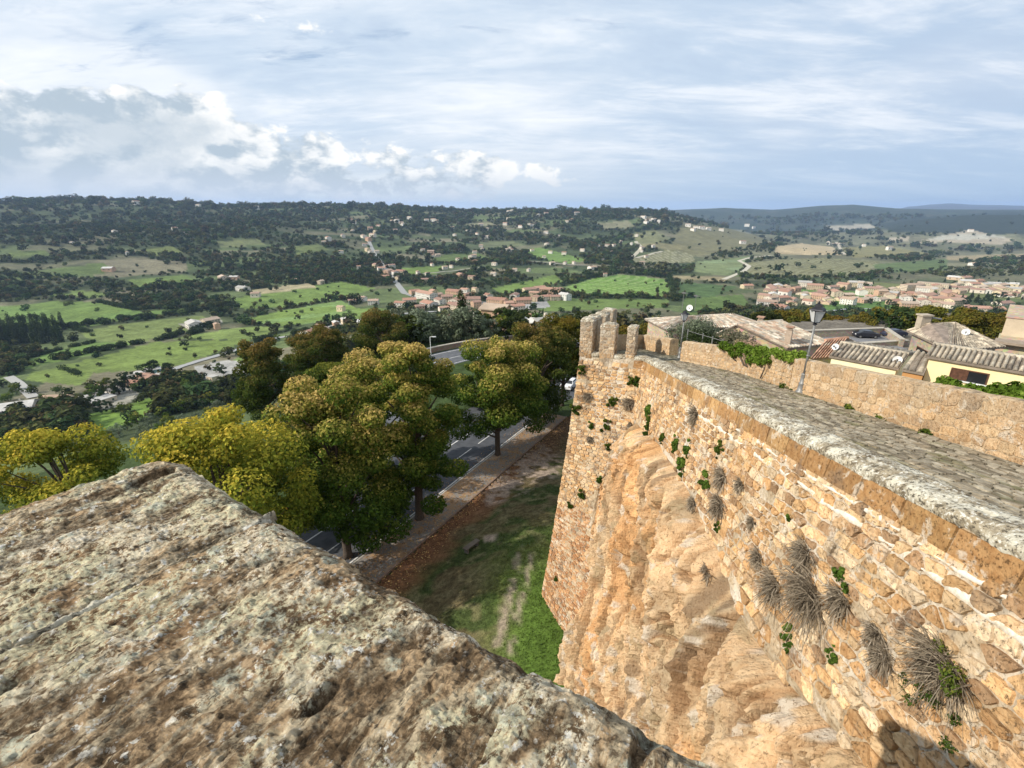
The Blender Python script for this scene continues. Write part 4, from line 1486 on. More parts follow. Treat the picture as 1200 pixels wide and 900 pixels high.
MER = [(25.22, 25.66), (26.28, 27.08), (27.5, 28.18), (28.9, 29.7), (30.3, 31.1), (31.7, 32.5)]
for k, (s0, s1) in enumerate(MER):
    smid = (s0 + s1) / 2
    t = outline_dir(min(smid, 28.0) if k < 3 else smid)
    n_in = np.array([t[1], -t[0]])
    p0 = np.array(wall_top(s0)); p1 = p0.copy()
    p1[:2] = p0[:2] + t * (s1 - s0)
    thick = 0.70
    ztop = -5.87 + (0.0, 0.02, 0.22, 0.2, 0.12, 0.1)[k]
    zb = min(p0[2], p1[2]) - 0.12
    cx_, cy_ = ((p0 + p1) / 2)[:2] + n_in * (thick / 2 - 0.03)
    w = s1 - s0
    body = MB()
    rz = math.atan2(t[1], t[0])
    body.box((0, 0, 0), (w, thick, ztop - zb), 0)
    loc = np.array([cx_, cy_, (ztop + zb) / 2])
    mo = link('merlon', body.mesh('merlon', MATS['wall_core']), curtain, tuple(loc - np.array(curtain.location)), (0, 0, rz))
    mo.data.materials.clear(); mo.data.materials.append(MATS['wall_core'])
    for cc in mo.data.color_attributes['Col'].data:
        cc.color = (0.52, 0.44, 0.33, 1)
    rnd = np.random.default_rng(50 + k)
    hh = ztop - zb
    Vs, Fs, Cs, nb_ = [], [], [], 0
    for fc in range(4):
        fw = w if fc % 2 == 0 else thick
        dep = thick if fc % 2 == 0 else w
        a = fc * pi / 2 - pi / 2
        ux, uy = -sin(a), cos(a)
        nx_, ny_ = cos(a), sin(a)

        def surf(s, d, off):
            s = np.asarray(s) - fw / 2
            return np.stack([ux * s + nx_ * (dep / 2 + off), uy * s + ny_ * (dep / 2 + off), hh / 2 - np.asarray(d)], -1)
        rows, d = [], 0.02
        while d < hh - 0.1:
            h = rnd.uniform(0.13, 0.24)
            rows.append((d, h)); d += h
        for poly, cen in voronoi_rows(0.0, fw, rows, 0.24, 0.25, rnd):
            poly = clip(clip(poly, -1, 0, 0.0), 1, 0, fw)
            if len(poly) < 3:
                continue
            V, F_ = stone_geo(poly, cen, 0.016, rnd.uniform(0.01, 0.03), rnd, surf)
            Vs.append(V); F_ = orient(V, F_, np.array([nx_, ny_, 0]))
            Fs += [tuple(nb_ + i for i in f) for f in F_]
            nb_ += len(V)
            gt = float(np.clip(1.15 - cen[1] / hh, 0, 1)) * rnd.uniform(0.3, 1.0)
            Cs.append(np.tile((TUFF_PAL[rnd.integers(6)] * (1 - gt) + np.array([0.58, 0.53, 0.44]) * gt) * rnd.uniform(0.62, 1.0), (len(V), 1)))
    so = link('facing_stones', mesh_np('facing_stones', np.concatenate(Vs), Fs, MATS['tuff_back'], np.concatenate(Cs)), mo)
    tag(so, kind='stuff')
    # pale weathered cap
    nx2, ny2 = 22, 18
    gx, gy = np.meshgrid(np.linspace(-1, 1, nx2), np.linspace(-1, 1, ny2))
    ex = np.minimum(1 - np.abs(gx), 1 - np.abs(gy))
    gz = 0.11 * sstep(ex, 0, 0.45) + 0.06 * (fbm(gx * 3 + k * 5, gy * 3, 0, 3, 4) - 0.5)
    gz[ex < 1e-6] = -0.06
    V = np.stack([gx * (w / 2 + 0.035), gy * (thick / 2 + 0.035), hh / 2 + gz + 0.02], -1).reshape(-1, 3)
    link('cap', mesh_np('cap', V, grid_faces(ny2, nx2), MATS['lichen_stone'], None, True), mo)
edges_ = [24.3] + [v for q in MER for v in q] + [34.2]
for a, b_ in list(zip(edges_[0::2], edges_[1::2])):
    if b_ - a > 0.12:
        for sa, sb in (((a, 28.13), (28.17, b_)) if a < 28.15 < b_ else ((a, b_),)):
            if sb - sa > 0.1:
                coping_piece(sa + 0.005, sb - 0.005, 0.42, 0.045, curtain, 2.0, 0.02)

# ------------------------------------------------------------------ street lamps
m = bpy.data.materials.new('lamp_glass'); m.use_nodes = True; MATS['lamp_glass'] = m
b = m.node_tree.nodes['Principled BSDF']
b.inputs['Base Color'].default_value = (0.62, 0.63, 0.62, 1); b.inputs['Roughness'].default_value = 0.25
b.inputs['Alpha'].default_value = 0.8


def street_lamp(loc, hgt, label, group):
    o = empty('street_lamp', tuple(loc), label, 'street lamp', group)
    k = hgt / 3.0
    g = MB()
    g.lathe([(0.15 * k, 0), (0.15 * k, 0.06 * k), (0.12 * k, 0.08 * k), (0.10 * k, 0.30 * k), (0.115 * k, 0.33 * k), (0.085 * k, 0.36 * k), (0.075 * k, 0.62 * k), (0.09 * k, 0.65 * k), (0.06 * k, 0.68 * k)], (0, 0, 0), 12)
    g.build('base', MATS['grey_metal'], o, True)
    g = MB(); g.tube([(0, 0, 0.66 * k), (0, 0, 2.30 * k)], [0.042 * k, 0.032 * k], 10)
    g.lathe([(0.05 * k, 0), (0.06 * k, 0.03 * k), (0.045 * k, 0.06 * k)], (0, 0, 1.25 * k), 10)
    g.build('pole', MATS['grey_metal'], o, True)
    g = MB()
    g.lathe([(0.035 * k, 2.28 * k), (0.07 * k, 2.31 * k), (0.05 * k, 2.35 * k), (0.10 * k, 2.38 * k)], (0, 0, 0), 10)
    for i in range(4):
        q = pi / 4 + i * pi / 2
        g.tube([(0.10 * k * cos(q) * 1.2, 0.10 * k * sin(q) * 1.2, 2.38 * k), (0.20 * k * cos(q) * 1.2, 0.20 * k * sin(q) * 1.2, 2.76 * k)], 0.011 * k, 5)
    for z, r in ((2.38, 0.12), (2.76, 0.24)):
        for i in range(4):
            q, q2 = pi / 4 + i * pi / 2, pi / 4 + (i + 1) * pi / 2
            g.tube([(r * k * cos(q), r * k * sin(q), z * k), (r * k * cos(q2), r * k * sin(q2), z * k)], 0.013 * k, 5)
    g.build('lantern_frame', MATS['dark_metal'], o)
    for i in range(4):
        q, q2 = pi / 4 + i * pi / 2, pi / 4 + (i + 1) * pi / 2
        g = MB()
        g.add([(0.115 * k * cos(q), 0.115 * k * sin(q), 2.39 * k), (0.115 * k * cos(q2), 0.115 * k * sin(q2), 2.39 * k),
               (0.232 * k * cos(q2), 0.232 * k * sin(q2), 2.75 * k), (0.232 * k * cos(q), 0.232 * k * sin(q), 2.75 * k)], [(0, 1, 2, 3)])
        g.build('pane', MATS['lamp_glass'], o)
    g = MB(); g.lathe([(0.27 * k, 2.765 * k), (0.25 * k, 2.80 * k), (0.13 * k, 2.87 * k), (0.12 * k, 2.93 * k), (0.05 * k, 2.97 * k)], (0, 0, 0), 4)
    g.build('cap', MATS['dark_metal'], o)
    g = MB(); g.lathe([(0.03 * k, 2.96 * k), (0.035 * k, 3.0 * k), (0.01 * k, 3.05 * k)], (0, 0, 0), 8)
    g.build('finial', MATS['dark_metal'], o)
    return o


lb = ray(938, 460); lb = lb * (WC / np.dot(WN, lb))
street_lamp((lb[0], lb[1], ramp_z(lb[0], lb[1]) - 0.01), 3.0, 'tall grey lamp post with glass lantern standing on the wall walk against the inner parapet', 'lamps of the wall walk')
street_lamp((9.55, 26.9, ramp_z(9.55, 26.9) - 0.02), 2.75, 'farther lamp post at the gap in the inner parapet beside the dark garden hedge', 'lamps of the wall walk')


# ------------------------------------------------------------------ town houses inside the walls
TILE_PAL = {'grey': [(0.40, 0.35, 0.27), (0.31, 0.27, 0.21), (0.47, 0.40, 0.30), (0.24, 0.20, 0.155)],
            'pale': [(0.50, 0.44, 0.35), (0.44, 0.37, 0.28), (0.56, 0.50, 0.42), (0.42, 0.31, 0.23), (0.34, 0.31, 0.26)],
            'red': [(0.46, 0.26, 0.17), (0.52, 0.33, 0.23), (0.38, 0.22, 0.15), (0.48, 0.38, 0.29)]}


def tiles(quad, pal, parent, pitch=0.24, seed=0, name='roof_tiles'):
    """rows of half-round tiles on a roof plane: quad = eave a, eave b, ridge b, ridge a (world)"""
    a, b_, c, d = [np.array(q, float) for q in quad]
    rnd = np.random.default_rng(seed)
    le = np.linalg.norm(b_ - a)
    n = max(2, int(le / pitch))
    nrm = np.cross(b_ - a, d - a); nrm /= np.linalg.norm(nrm)
    if nrm[2] < 0:
        nrm = -nrm
    loc = np.array(parent.location)
    V, F_, C_ = [], [], []
    pal = [np.array(q) for q in TILE_PAL[pal]]
    for i in range(n):
        t0, t1 = i / n, (i + 0.78) / n
        e0, e1 = a + (b_ - a) * t0, a + (b_ - a) * t1
        r0, r1 = d + (c - d) * t0, d + (c - d) * t1
        ln = np.linalg.norm((r0 + r1) / 2 - (e0 + e1) / 2)
        m_ = max(1, int(ln / 0.42))
        base = pal[rnd.integers(len(pal))]
        for j in range(m_):
            u0, u1 = j / m_, (j + 1) / m_
            col = (base if rnd.random() < 0.5 else pal[rnd.integers(len(pal))]) * rnd.uniform(0.8, 1.15)
            vb = len(V)
            for u, up in ((u0, 0.025), (u1, 0.0)):
                p0, p1 = e0 + (r0 - e0) * u, e1 + (r1 - e1) * u
                for w, h in ((0, 0), (0.22, 0.07), (0.5, 0.095), (0.78, 0.07), (1, 0)):
                    V.append(p0 + (p1 - p0) * w + nrm * (h + up + 0.012) - loc)
                    C_.append(col)
            F_ += [(vb + q, vb + q + 1, vb + 5 + q + 1, vb + 5 + q) for q in range(4)]
            F_.append((vb, vb + 1, vb + 2, vb + 3, vb + 4))
    o = link(name, mesh_np(name, V, F_, MATS['roof_tile'], C_), parent)
    tag(o, kind='stuff')
    return o


def wallmat(name, rgb, var=0.12, stone=False):
    if name not in MATS:
        m, nt, b = bsdf_mat(name, 0.9, 0.15)
        p = wpos(nt)
        n = noise(nt, p, 0.9, 7.0, 0.65)
        n_ = noise(nt, p, 7.0 if not stone else 4.0, 5.0, 0.65)
        c = mixc(nt, step(nt, n, 0.3, 0.7), tuple(q * (1 - var) for q in rgb), tuple(min(1, q * (1 + var)) for q in rgb))
        if stone:
            vz = nd(nt, 'ShaderNodeTexVoronoi', None, Vector=vmul(nt, p, (1, 1, 1.8)), Scale=3.2)
            c = mixc(nt, 0.45, c, mixc(nt, 1.0, c, vz.outputs['Color'], 'MULTIPLY'))
            c = mixc(nt, 0.25, c, rgb)
        c = mixc(nt, step(nt, n_, 0.55, 0.75, 0.0, 0.35), c, tuple(q * 0.55 for q in rgb))
        nt.links.new(c, b.inputs['Base Color'])
        bump(nt, b, n_, 0.5 if stone else 0.15, 0.05 if stone else 0.01)
    return MATS[name]


def gable_house(a, b_, dep, frac, rise, wall_h, label, mat, pal, over=0.3, ridge='par', windows=(), name='house', chimneys=(), seed=1, pitch=0.24, back_drop=0.0):
    """a, b_ front eave corners (world); dep = depth vector away from the viewer;
    ridge 'par': along the front at depth fraction; ridge 'perp': gable in the front wall at fraction along it"""
    a = np.array(a, float); b_ = np.array(b_, float); dep = np.array([dep[0], dep[1], 0.0])
    b_[2] = a[2]
    c, d = b_ + dep, a + dep
    cen = (a + c) / 2
    th = empty(name, (cen[0], cen[1], a[2] - wall_h), label, 'house')
    loc = np.array(th.location)
    W = MB()
    zb = a[2] - wall_h
    if ridge == 'par':
        r0, r1 = a + dep * frac, b_ + dep * frac
    else:
        r0, r1 = a + (b_ - a) * frac, d + (c - d) * frac
    r0 = r0 + [0, 0, rise]; r1 = r1 + [0, 0, rise]
    low = lambda q: np.array([q[0], q[1], zb])
    P = [low(a), low(b_), low(c), low(d), a, b_, c, d, r0, r1]
    P = [q - loc for q in P]
    if ridge == 'par':
        W.add(P, [(0, 1, 5, 4), (1, 2, 6, 9, 5), (2, 3, 7, 6), (3, 0, 4, 8, 7)])
    else:
        W.add(P, [(0, 1, 5, 8, 4), (1, 2, 6, 5), (2, 3, 7, 9, 6), (3, 0, 4, 7)])
    W.build('wall', mat, th)
    # roof slabs with a little thickness
    ax = (b_ - a) / np.linalg.norm(b_ - a); dx = dep / np.linalg.norm(dep)
    if ridge == 'par':
        s1 = rise / max(0.05, np.linalg.norm(dep) * frac)
        s2 = rise / max(0.05, np.linalg.norm(dep) * (1 - frac))
        q1 = [a - ax * over - dx * over - [0, 0, s1 * over], b_ + ax * over - dx * over - [0, 0, s1 * over], r1 + ax * over, r0 - ax * over]
        q2 = [c + ax * over + dx * over - [0, 0, s2 * over], d - ax * over + dx * over - [0, 0, s2 * over], r0 - ax * over, r1 + ax * over]
    else:
        wl = np.linalg.norm(b_ - a)
        s1 = rise / max(0.05, wl * frac); s2 = rise / max(0.05, wl * (1 - frac))
        q1 = [d - ax * over + dx * over - [0, 0, s1 * over], a - ax * over - dx * over - [0, 0, s1 * over], r0 - dx * over, r1 + dx * over]
        q2 = [b_ + ax * over - dx * over - [0, 0, s2 * over], c + ax * over + dx * over - [0, 0, s2 * over], r1 + dx * over, r0 - dx * over]
    for i, q in enumerate((q1, q2)):
        q = [np.array(v) + [0, 0, 0.03] for v in q]
        g = MB(); g.col = (0.22, 0.18, 0.14)
        g.add([v - loc for v in q] + [v - loc - [0, 0, 0.10] for v in q], [(0, 1, 2, 3), (7, 6, 5, 4), (0, 4, 5, 1), (1, 5, 6, 2), (2, 6, 7, 3), (3, 7, 4, 0)])
        g.build('roof', MATS['roof_tile'], th)
        tiles(q, pal, th, pitch, seed + i)
    # ridge course
    g = MB(); g.col = TILE_PAL[pal][0]
    e = ax if ridge == 'par' else dx
    g.tube([r0 - e * over - loc + [0, 0, 0.06], r1 + e * over - loc + [0, 0, 0.06]], 0.10, 6)
    g.build('ridge_tiles', MATS['roof_tile'], th)
    for (side, u, v, w, h, kind) in windows:      # on the front ('f') or left-hand end ('l')
        o, e1, nn_ = (a, ax, -dx) if side == 'f' else ((d, -dx, -ax) if side == 'l' else (b_, dx, ax))
        p = o + e1 * u - np.array([0, 0, v])
        window(th, p, e1, nn_, w, h, kind)
    for (u, v, h) in chimneys:
        p = a + (b_ - a) * u + dep * v
        g = MB(); g.col = (0.42, 0.33, 0.25)
        z0 = a[2] - 0.1
        g.box((p[0] - loc[0], p[1] - loc[1], z0 + (rise + h) / 2 - loc[2]), (0.42, 0.42, rise + h), math.atan2(ax[1], ax[0]))
        g.box((p[0] - loc[0], p[1] - loc[1], z0 + rise + h + 0.13 - loc[2]), (0.34, 0.34, 0.14), math.atan2(ax[1], ax[0]))
        g.col = (0.36, 0.22, 0.15)
        g.box((p[0] - loc[0], p[1] - loc[1], z0 + rise + h + 0.24 - loc[2]), (0.56, 0.56, 0.08), math.atan2(ax[1], ax[0]))
        g.build('chimney', MATS['plain_col'], th)
    return th


def window(th, p, e1, nn_, w, h, kind='shutter'):
    """opening with frame, glass and shutter leaves; p = top left corner on the wall"""
    loc = np.array(th.location)
    dn = np.array([0, 0, -1.0])
    def quadbox(p0, w_, h_, d0, d1, g):
        q = [p0, p0 + e1 * w_, p0 + e1 * w_ + dn * h_, p0 + dn * h_]
        g.add([v + nn_ * d1 - loc for v in q] + [v + nn_ * d0 - loc for v in q],
              [(0, 1, 2, 3), (7, 6, 5, 4), (0, 4, 5, 1), (1, 5, 6, 2), (2, 6, 7, 3), (3, 7, 4, 0)])
    g = MB(); quadbox(p, w, h, -0.05, 0.012, g)
    win = g.build('window', MATS['window_dark'], th)
    def child(nm, parts, mat):
        g = MB()
        for q in parts:
            quadbox(*q, g)
        o = g.build(nm, mat, win)
        return o
    t = 0.05
    child('frame', [(p - e1 * t + np.array([0, 0, t]), w + 2 * t, t, 0.0, 0.04), (p - e1 * t, t, h, 0.0, 0.04), (p + e1 * w, t, h, 0.0, 0.04)], MATS['shutter_brown'])
    child('sill', [(p - e1 * 0.08 + dn * h, w + 0.16, 0.05, 0.0, 0.09)], MATS['white_paint'])
    if kind == 'shutter':
        child('shutter', [(p + e1 * 0.01, w * 0.47, h - 0.02, 0.014, 0.03)], MATS['shutter_brown'])


def dish(loc, r, face, label, cat='satellite dish'):
    """round dish with arm and feed on a short mast"""
    o = empty('satellite_dish', tuple(loc), label, cat)
    g = MB()
    f = np.array(face, float); f /= np.linalg.norm(f)
    e1 = np.cross(f, [0, 0, 1.0]); e1 /= np.linalg.norm(e1); e2 = np.cross(e1, f)
    c = np.array([0, 0, 0.55])
    vs, fs = [c - f * 0.06], []
    n = 16
    for k, (rr, dd) in enumerate(((0.5, -0.04), (1.0, 0.02))):
        for i in range(n):
            q = 2 * pi * i / n
            vs.append(c + f * dd + (e1 * cos(q) + e2 * sin(q)) * r * rr)
    for i in range(n):
        j = (i + 1) % n
        fs += [(0, 1 + i, 1 + j), (1 + i, 1 + n + i, 1 + n + j, 1 + j)]
    g.add(vs, fs)
    g.build('reflector', MATS['white_plastic'], o, True)
    g = MB(); g.tube([c - f * 0.05, c + f * r * 0.9 - e2 * r * 0.2], 0.015, 5); g.box(tuple(c + f * r * 0.95 - e2 * r * 0.15), (0.07, 0.07, 0.1))
    g.build('feed_arm', MATS['grey_metal'], o)
    g = MB(); g.tube([(0, 0, -0.3), (0, 0, 0.5), tuple(c - f * 0.08)], 0.025, 6)
    g.build('mast', MATS['grey_metal'], o)
    return o


EE = np.array([0.669, -0.743, 0]); FF = np.array([0.743, 0.669, 0])
m_yel = wallmat('wall_yellow', (0.88, 0.72, 0.40), 0.05)
m_cream = wallmat('wall_cream', (0.86, 0.78, 0.50), 0.05)
m_orange = wallmat('wall_orange', (0.50, 0.26, 0.10), 0.1)
m_stone = wallmat('wall_stone', (0.42, 0.35, 0.26), 0.2, True)
m_stone2 = wallmat('wall_stone_warm', (0.52, 0.42, 0.30), 0.15, True)
m_beige = wallmat('wall_beige', (0.52, 0.43, 0.31), 0.1)

ya = atz(1090, 417, -6.75)
yellow = gable_house(ya, ya + EE * 12, FF * 2.9, 0.38, 0.32, 4.6, 'yellow plastered house with a tiled eave and two small brown-shuttered windows behind the parapet', m_yel, 'grey',
                     windows=[('f', 0.95, 0.42, 1.25, 0.50, 'shutter'), ('f', 6.0, 0.45, 1.25, 0.50, 'shutter')], name='yellow_house', seed=3, over=0.15, pitch=0.19)
# lower striped roof joined to its left
q = [atz(1057, 433, -7.55), atz(1083, 438, -7.55), atz(1092, 417, -6.95), atz(1074, 411, -6.95)]
ann = empty('lean_to', tuple(atz(1070, 436, -7.55) + np.array([0, 0, -3.5])), 'small orange-walled lean-to with ribbed tile roof against the left end of the yellow house', 'outbuilding')
al = np.array(ann.location)
g = MB(); g.col = (.22, .18, .14)
g.add([v - al for v in q] + [v - al - [0, 0, .1] for v in q], [(0, 1, 2, 3), (7, 6, 5, 4), (0, 4, 5, 1), (1, 5, 6, 2), (2, 6, 7, 3), (3, 7, 4, 0)])
g.build('roof', MATS['roof_tile'], ann)
tiles(q, 'grey', ann, 0.26, 8)
g = MB()
wq = [v * 1.0 for v in q]
inset = (wq[0] + wq[1] + wq[2] + wq[3]) / 4
wq = [inset + (v - inset) * 0.9 for v in wq]
g.add([np.array([v[0], v[1], v[2] - 0.12]) - al for v in wq] + [np.array([v[0], v[1], al[2]]) - al for v in wq], [(0, 1, 5, 4), (1, 2, 6, 5), (2, 3, 7, 6), (3, 0, 4, 7)])
g.build('wall', m_orange, ann)
e1 = (wq[1] - wq[0]); e1[2] = 0; e1 /= np.linalg.norm(e1)
window(ann, wq[0] + e1 * 0.35 - [0, 0, 0.45], e1, np.array([e1[1], -e1[0], 0]), 0.7, 0.45, 'plain')

ca, cb = atz(975, 417, -8.0), atz(1051, 431, -8.0)
cd = (cb - ca); cd[2] = 0; cd /= np.linalg.norm(cd)
cf = np.array([-cd[1], cd[0], 0])
gable_house(ca, cb, cf * 4.2, 0.40, 0.42, 3.4, 'long low cream house with ribbed tile roof between the near lamp and the yellow house', m_cream, 'grey', name='cream_house', seed=5, over=0.12, pitch=0.21)
dish(atz(1050, 428, -8.0) + np.array([0, 0, -0.25]), 0.22, (-0.6, -0.7, 0.35), 'white satellite dish at the right-hand end of the low cream house')
dish(atz(977, 415, -8.0) + np.array([0, 0, -0.1]), 0.19, (-0.8, -0.5, 0.4), 'small white satellite dish on the left corner of the cream house roof')

# hipped roof house among the garden, farther
def hip_house(fp, ridge, wall_h, label, mat, pal, seed, name='house', over=0.35, pitch=0.3):
    fp = [np.array(q, float) for q in fp]; ridge = [np.array(q, float) for q in ridge]
    cen = sum(fp) / 4
    th = empty(name, (cen[0], cen[1], fp[0][2] - wall_h), label, 'house')
    loc = np.array(th.location)
    g = MB()
    g.add([v - loc for v in fp] + [np.array([v[0], v[1], loc[2]]) - loc for v in fp], [(0, 4, 5, 1), (1, 5, 6, 2), (2, 6, 7, 3), (3, 7, 4, 0)])
    g.build('wall', mat, th)
    ev = []
    for v in fp:
        d = v - cen; d[2] = 0
        ev.append(v + d / np.linalg.norm(d) * over * 1.3 + [0, 0, -0.05])
    R0, R1 = ridge
    faces = [(ev[0], ev[1], R1, R0), (ev[2], ev[3], R0, R1), (ev[1], ev[2], R1, R1 * 0.999 + ev[2] * 0.001), (ev[3], ev[0], R0, R0 * 0.999 + ev[0] * 0.001)]
    g = MB(); g.col = (0.25, 0.2, 0.16)
    for q in faces:
        g.add([v - loc for v in q[:3]] + [q[3] - loc], [(0, 1, 2, 3)])
    g.add([v - loc - [0, 0, 0.1] for v in ev] + [v - loc for v in ev], [(3, 2, 1, 0), (0, 1, 5, 4), (1, 2, 6, 5), (2, 3, 7, 6), (3, 0, 4, 7)])
    g.build('roof', MATS['roof_tile'], th)
    for i, q in enumerate(faces):
        tiles(q, pal, th, pitch, seed + i)
    return th


hA = hip_house([(17.5, 53.5, -12.6), (28.9, 55.6, -12.6), (28.0, 62.0, -12.6), (16.6, 59.0, -12.6)], [(20.2, 56.3, -11.75), (26.0, 57.4, -11.75)], 6, 'wide low house with a pale pinkish hipped tile roof behind the garden bushes', m_stone2, 'pale', 11)
window(hA, np.array([23.2, 54.55, -12.9]), np.array([.983, .181, 0]), np.array([.181, -.983, 0]), 1.2, 0.7, 'plain')
dish(np.array([20.5, 56.4, -11.3]), 0.36, (-0.5, -0.8, 0.3), 'upright white satellite dish on the ridge of the wide pale-roofed house')
for (x, y, z, h, lb_) in ((19.8, 56.8, -11.2, 2.2, 'thin television aerial on the left of the pale hipped roof'), (21.4, 57.2, -11.2, 1.8, 'thin television aerial right of the roof-top dish')):
    o = empty('aerial', (x, y, z), lb_, 'aerial')
    g = MB(); g.tube([(0, 0, 0), (0, 0, h)], 0.03, 5)
    g.build('mast', MATS['grey_metal'], o)
    g = MB()
    for i in range(5):
        g.tube([(-0.35 + 0.04 * i, 0.18 * i - 0.36, h - 0.1), (0.35 - 0.04 * i, 0.18 * i - 0.36, h - 0.1)], 0.015, 4)
    g.tube([(0, -0.45, h - 0.1), (0, 0.45, h - 0.1)], 0.015, 4)
    g.build('crossbars', MATS['grey_metal'], o)

hB = gable_house((17.0, 40.4, -10.1), (21.3, 36.9, -10.1), np.array([0.95, 0.30, 0]) * 4.2, 0.33, 1.25, 5, 'rough stone house with a sagging grey-brown tile roof and gable facing the garden', m_stone2, 'pale', ridge='perp', over=0.25, seed=21, pitch=0.27, chimneys=[(0.92, 0.16, 0.1), (0.2, 0.75, 0.2)], name='stone_house')
rc0, rc1 = atz(950, 421, -8.9), atz(974, 418, -8.9)
gable_house(rc0, rc1, FF * 5.0, 0.5, 0.75, 4, 'little house with reddish mottled tile roof squeezed behind the lamp post', m_stone, 'red', seed=25, name='small_house', over=0.15)
hS = hip_house([(35.9, 43.0, -10.3), (34.2, 36.9, -10.3), (38.9, 38.2, -10.3), (40.6, 44.6, -10.3)], [(36.3, 41.9, -9.35), (38.6, 42.2, -9.35)], 6.5, 'grey stone house with a stone-coloured hipped roof and one dark window at the right', m_stone, 'grey', 31, over=0.4, name='stone_house')
dvec = np.array([34.2 - 35.9, 36.9 - 43.0, 0]); dvec /= np.linalg.norm(dvec)
nvec = np.array([dvec[1], -dvec[0], 0])
window(hS, np.array([35.9, 43.0, -11.35]) + dvec * 1.4, dvec, nvec, 1.9, 0.95, 'plain')
dish(np.array([37.4, 39.6, -10.1]), 0.28, (-0.6, -0.7, 0.3), 'white satellite dish on the roof of the grey stone house')
o = empty('roof_chimney', (36.2, 42.6, -9.9), 'squat stone chimney block with a flue pipe on the grey stone house roof', 'chimney')
g = MB(); g.box((0, 0, 0.5), (0.8, 0.6, 1.2)); g.box((0, 0, 1.15), (1.0, 0.8, 0.12))
g.build('stack', MATS['plain_col'], o).data.color_attributes['Col'].data.foreach_set('color', [0.4, 0.34, 0.26, 1.0] * 16)
g = MB(); g.tube([(0.7, 0, 0.2), (0.7, 0, 0.9), (1.6, 0.1, 0.75)], 0.09, 8); g.build('flue', MATS['grey_metal'], o)

# tall beige building at the right edge
bk = aty(1180, 372, 44.4)
th = empty('beige_building', (bk[0] + 4, bk[1] + 3, -20), 'tall plain beige building cut off by the right edge of the view', 'building')
loc = np.array(th.location)
ux = np.array([0.70, -0.715, 0]); uy = np.array([0.715, 0.70, 0])
def vbox(parent, name, p, lx, ly, z0, z1, mat):
    g = MB(); loc = np.array(parent.location); g.col = (0.3, 0.24, 0.18)
    c4 = [p, p + ux * lx, p + ux * lx + uy * ly, p + uy * ly]
    g.add([np.array([v[0], v[1], z0]) - loc for v in c4] + [np.array([v[0], v[1], z1]) - loc for v in c4], [(3, 2, 1, 0), (4, 5, 6, 7), (0, 1, 5, 4), (1, 2, 6, 5), (2, 3, 7, 6), (3, 0, 4, 7)])
    return g.build(name, mat, parent)
vbox(th, 'wall', bk, 12, 8, -22, bk[2], m_beige)
vbox(th, 'parapet', bk - ux * 0.1 - uy * 0.1, 12.2, 8.2, bk[2] + 0.003, bk[2] + 0.16, m_stone2)
lw = atz(1168, 400, -10.9)
vbox(th, 'lower_wall', np.array([lw[0], lw[1], 0]), 9, 5, -22, -11.0, m_stone2)
vbox(th, 'ledge', np.array([lw[0] - 0.6, lw[1] - 0.4, 0]), 4.5, 1.6, -10.95, -10.75, MATS['plain_col'])
window(th, bk + ux * 5 - np.array([0, 0, 1.5]) - uy * 0.01, ux, -uy, 1.0, 1.3, 'plain')

# ------------------------------------------------------------------ parking terrace and its walls
def slab_wall(p0, p1, zt0, zt1, zb, th_, label, name='retaining_wall', mat=None):
    p0 = np.array(p0[:2], float); p1 = np.array(p1[:2], float)
    d = (p1 - p0) / np.linalg.norm(p1 - p0); n = np.array([-d[1], d[0]]) * th_ / 2
    c = (p0 + p1) / 2
    o = empty(name, (c[0], c[1], zb), label, 'wall')
    g = MB()
    q = [p0 - n, p1 - n, p1 + n, p0 + n]
    zt = [zt0, zt1, zt1, zt0]
    g.add([(v[0] - c[0], v[1] - c[1], 0) for v in q] + [(v[0] - c[0], v[1] - c[1], z - zb) for v, z in zip(q, zt)], [(3, 2, 1, 0), (4, 5, 6, 7), (0, 1, 5, 4), (1, 2, 6, 5), (2, 3, 7, 6), (3, 0, 4, 7)])
    g.build('masonry', mat or m_stone, o)
    g = MB(); g.col = (0.42, 0.38, 0.31)
    n2 = n * 1.25
    q = [p0 - n2 - d * 0.1, p1 - n2 + d * 0.1, p1 + n2 + d * 0.1, p0 + n2 - d * 0.1]
    g.add([(v[0] - c[0], v[1] - c[1], z - zb + 0.003) for v, z in zip(q, zt)] + [(v[0] - c[0], v[1] - c[1], z - zb + 0.14) for v, z in zip(q, zt)], [(3, 2, 1, 0), (4, 5, 6, 7), (0, 1, 5, 4), (1, 2, 6, 5), (2, 3, 7, 6), (3, 0, 4, 7)])
    g.build('coping', MATS['plain_col'], o)
    return o


w1, w2, w3 = atz(880, 390, -21.6), atz(1038, 384.5, -21.6), atz(1058, 398, -21.6)
slab_wall(w1, w2, -21.6, -21.6, -25, 0.6, 'long low wall closing the far side of the parking terrace before the autumn trees')
slab_wall(w2, w3, -21.6, -21.6, -25, 0.6, 'short return wall at the right end of the parking terrace')
n1_, n2_ = atz(975, 404.5, -22.2), atz(1063, 399, -22.2)
slab_wall(n1_, n2_, -22.2, -22.2, -30, 0.7, 'dark stone retaining wall along the near side of the parking terrace')
pp = atz(1062, 398, -21.5)
slab_wall((pp[0] - 0.2, pp[1] - 6), (pp[0] + 2.2, pp[1] - 2), -20.2, -19.6, -30, 1.6, 'stout stone pier rising beside the parking terrace, left of the grey stone house', 'stone_pier', m_stone2)
pk = [np.array(w1), np.array(w2), np.array(w3), np.array([pp[0], pp[1] - 1, 0]), np.array(n1_), np.array([n1_[0] - 16, n1_[1] - 3, 0])]
g = MB(); g.col = (0.20, 0.20, 0.205)
g.prism([tuple(q[:2]) for q in pk][::-1] if False else [tuple(q[:2]) for q in pk], -24, -22.9)
tag(g.build('parking_terrace', MATS['plain_col']), kind='structure')


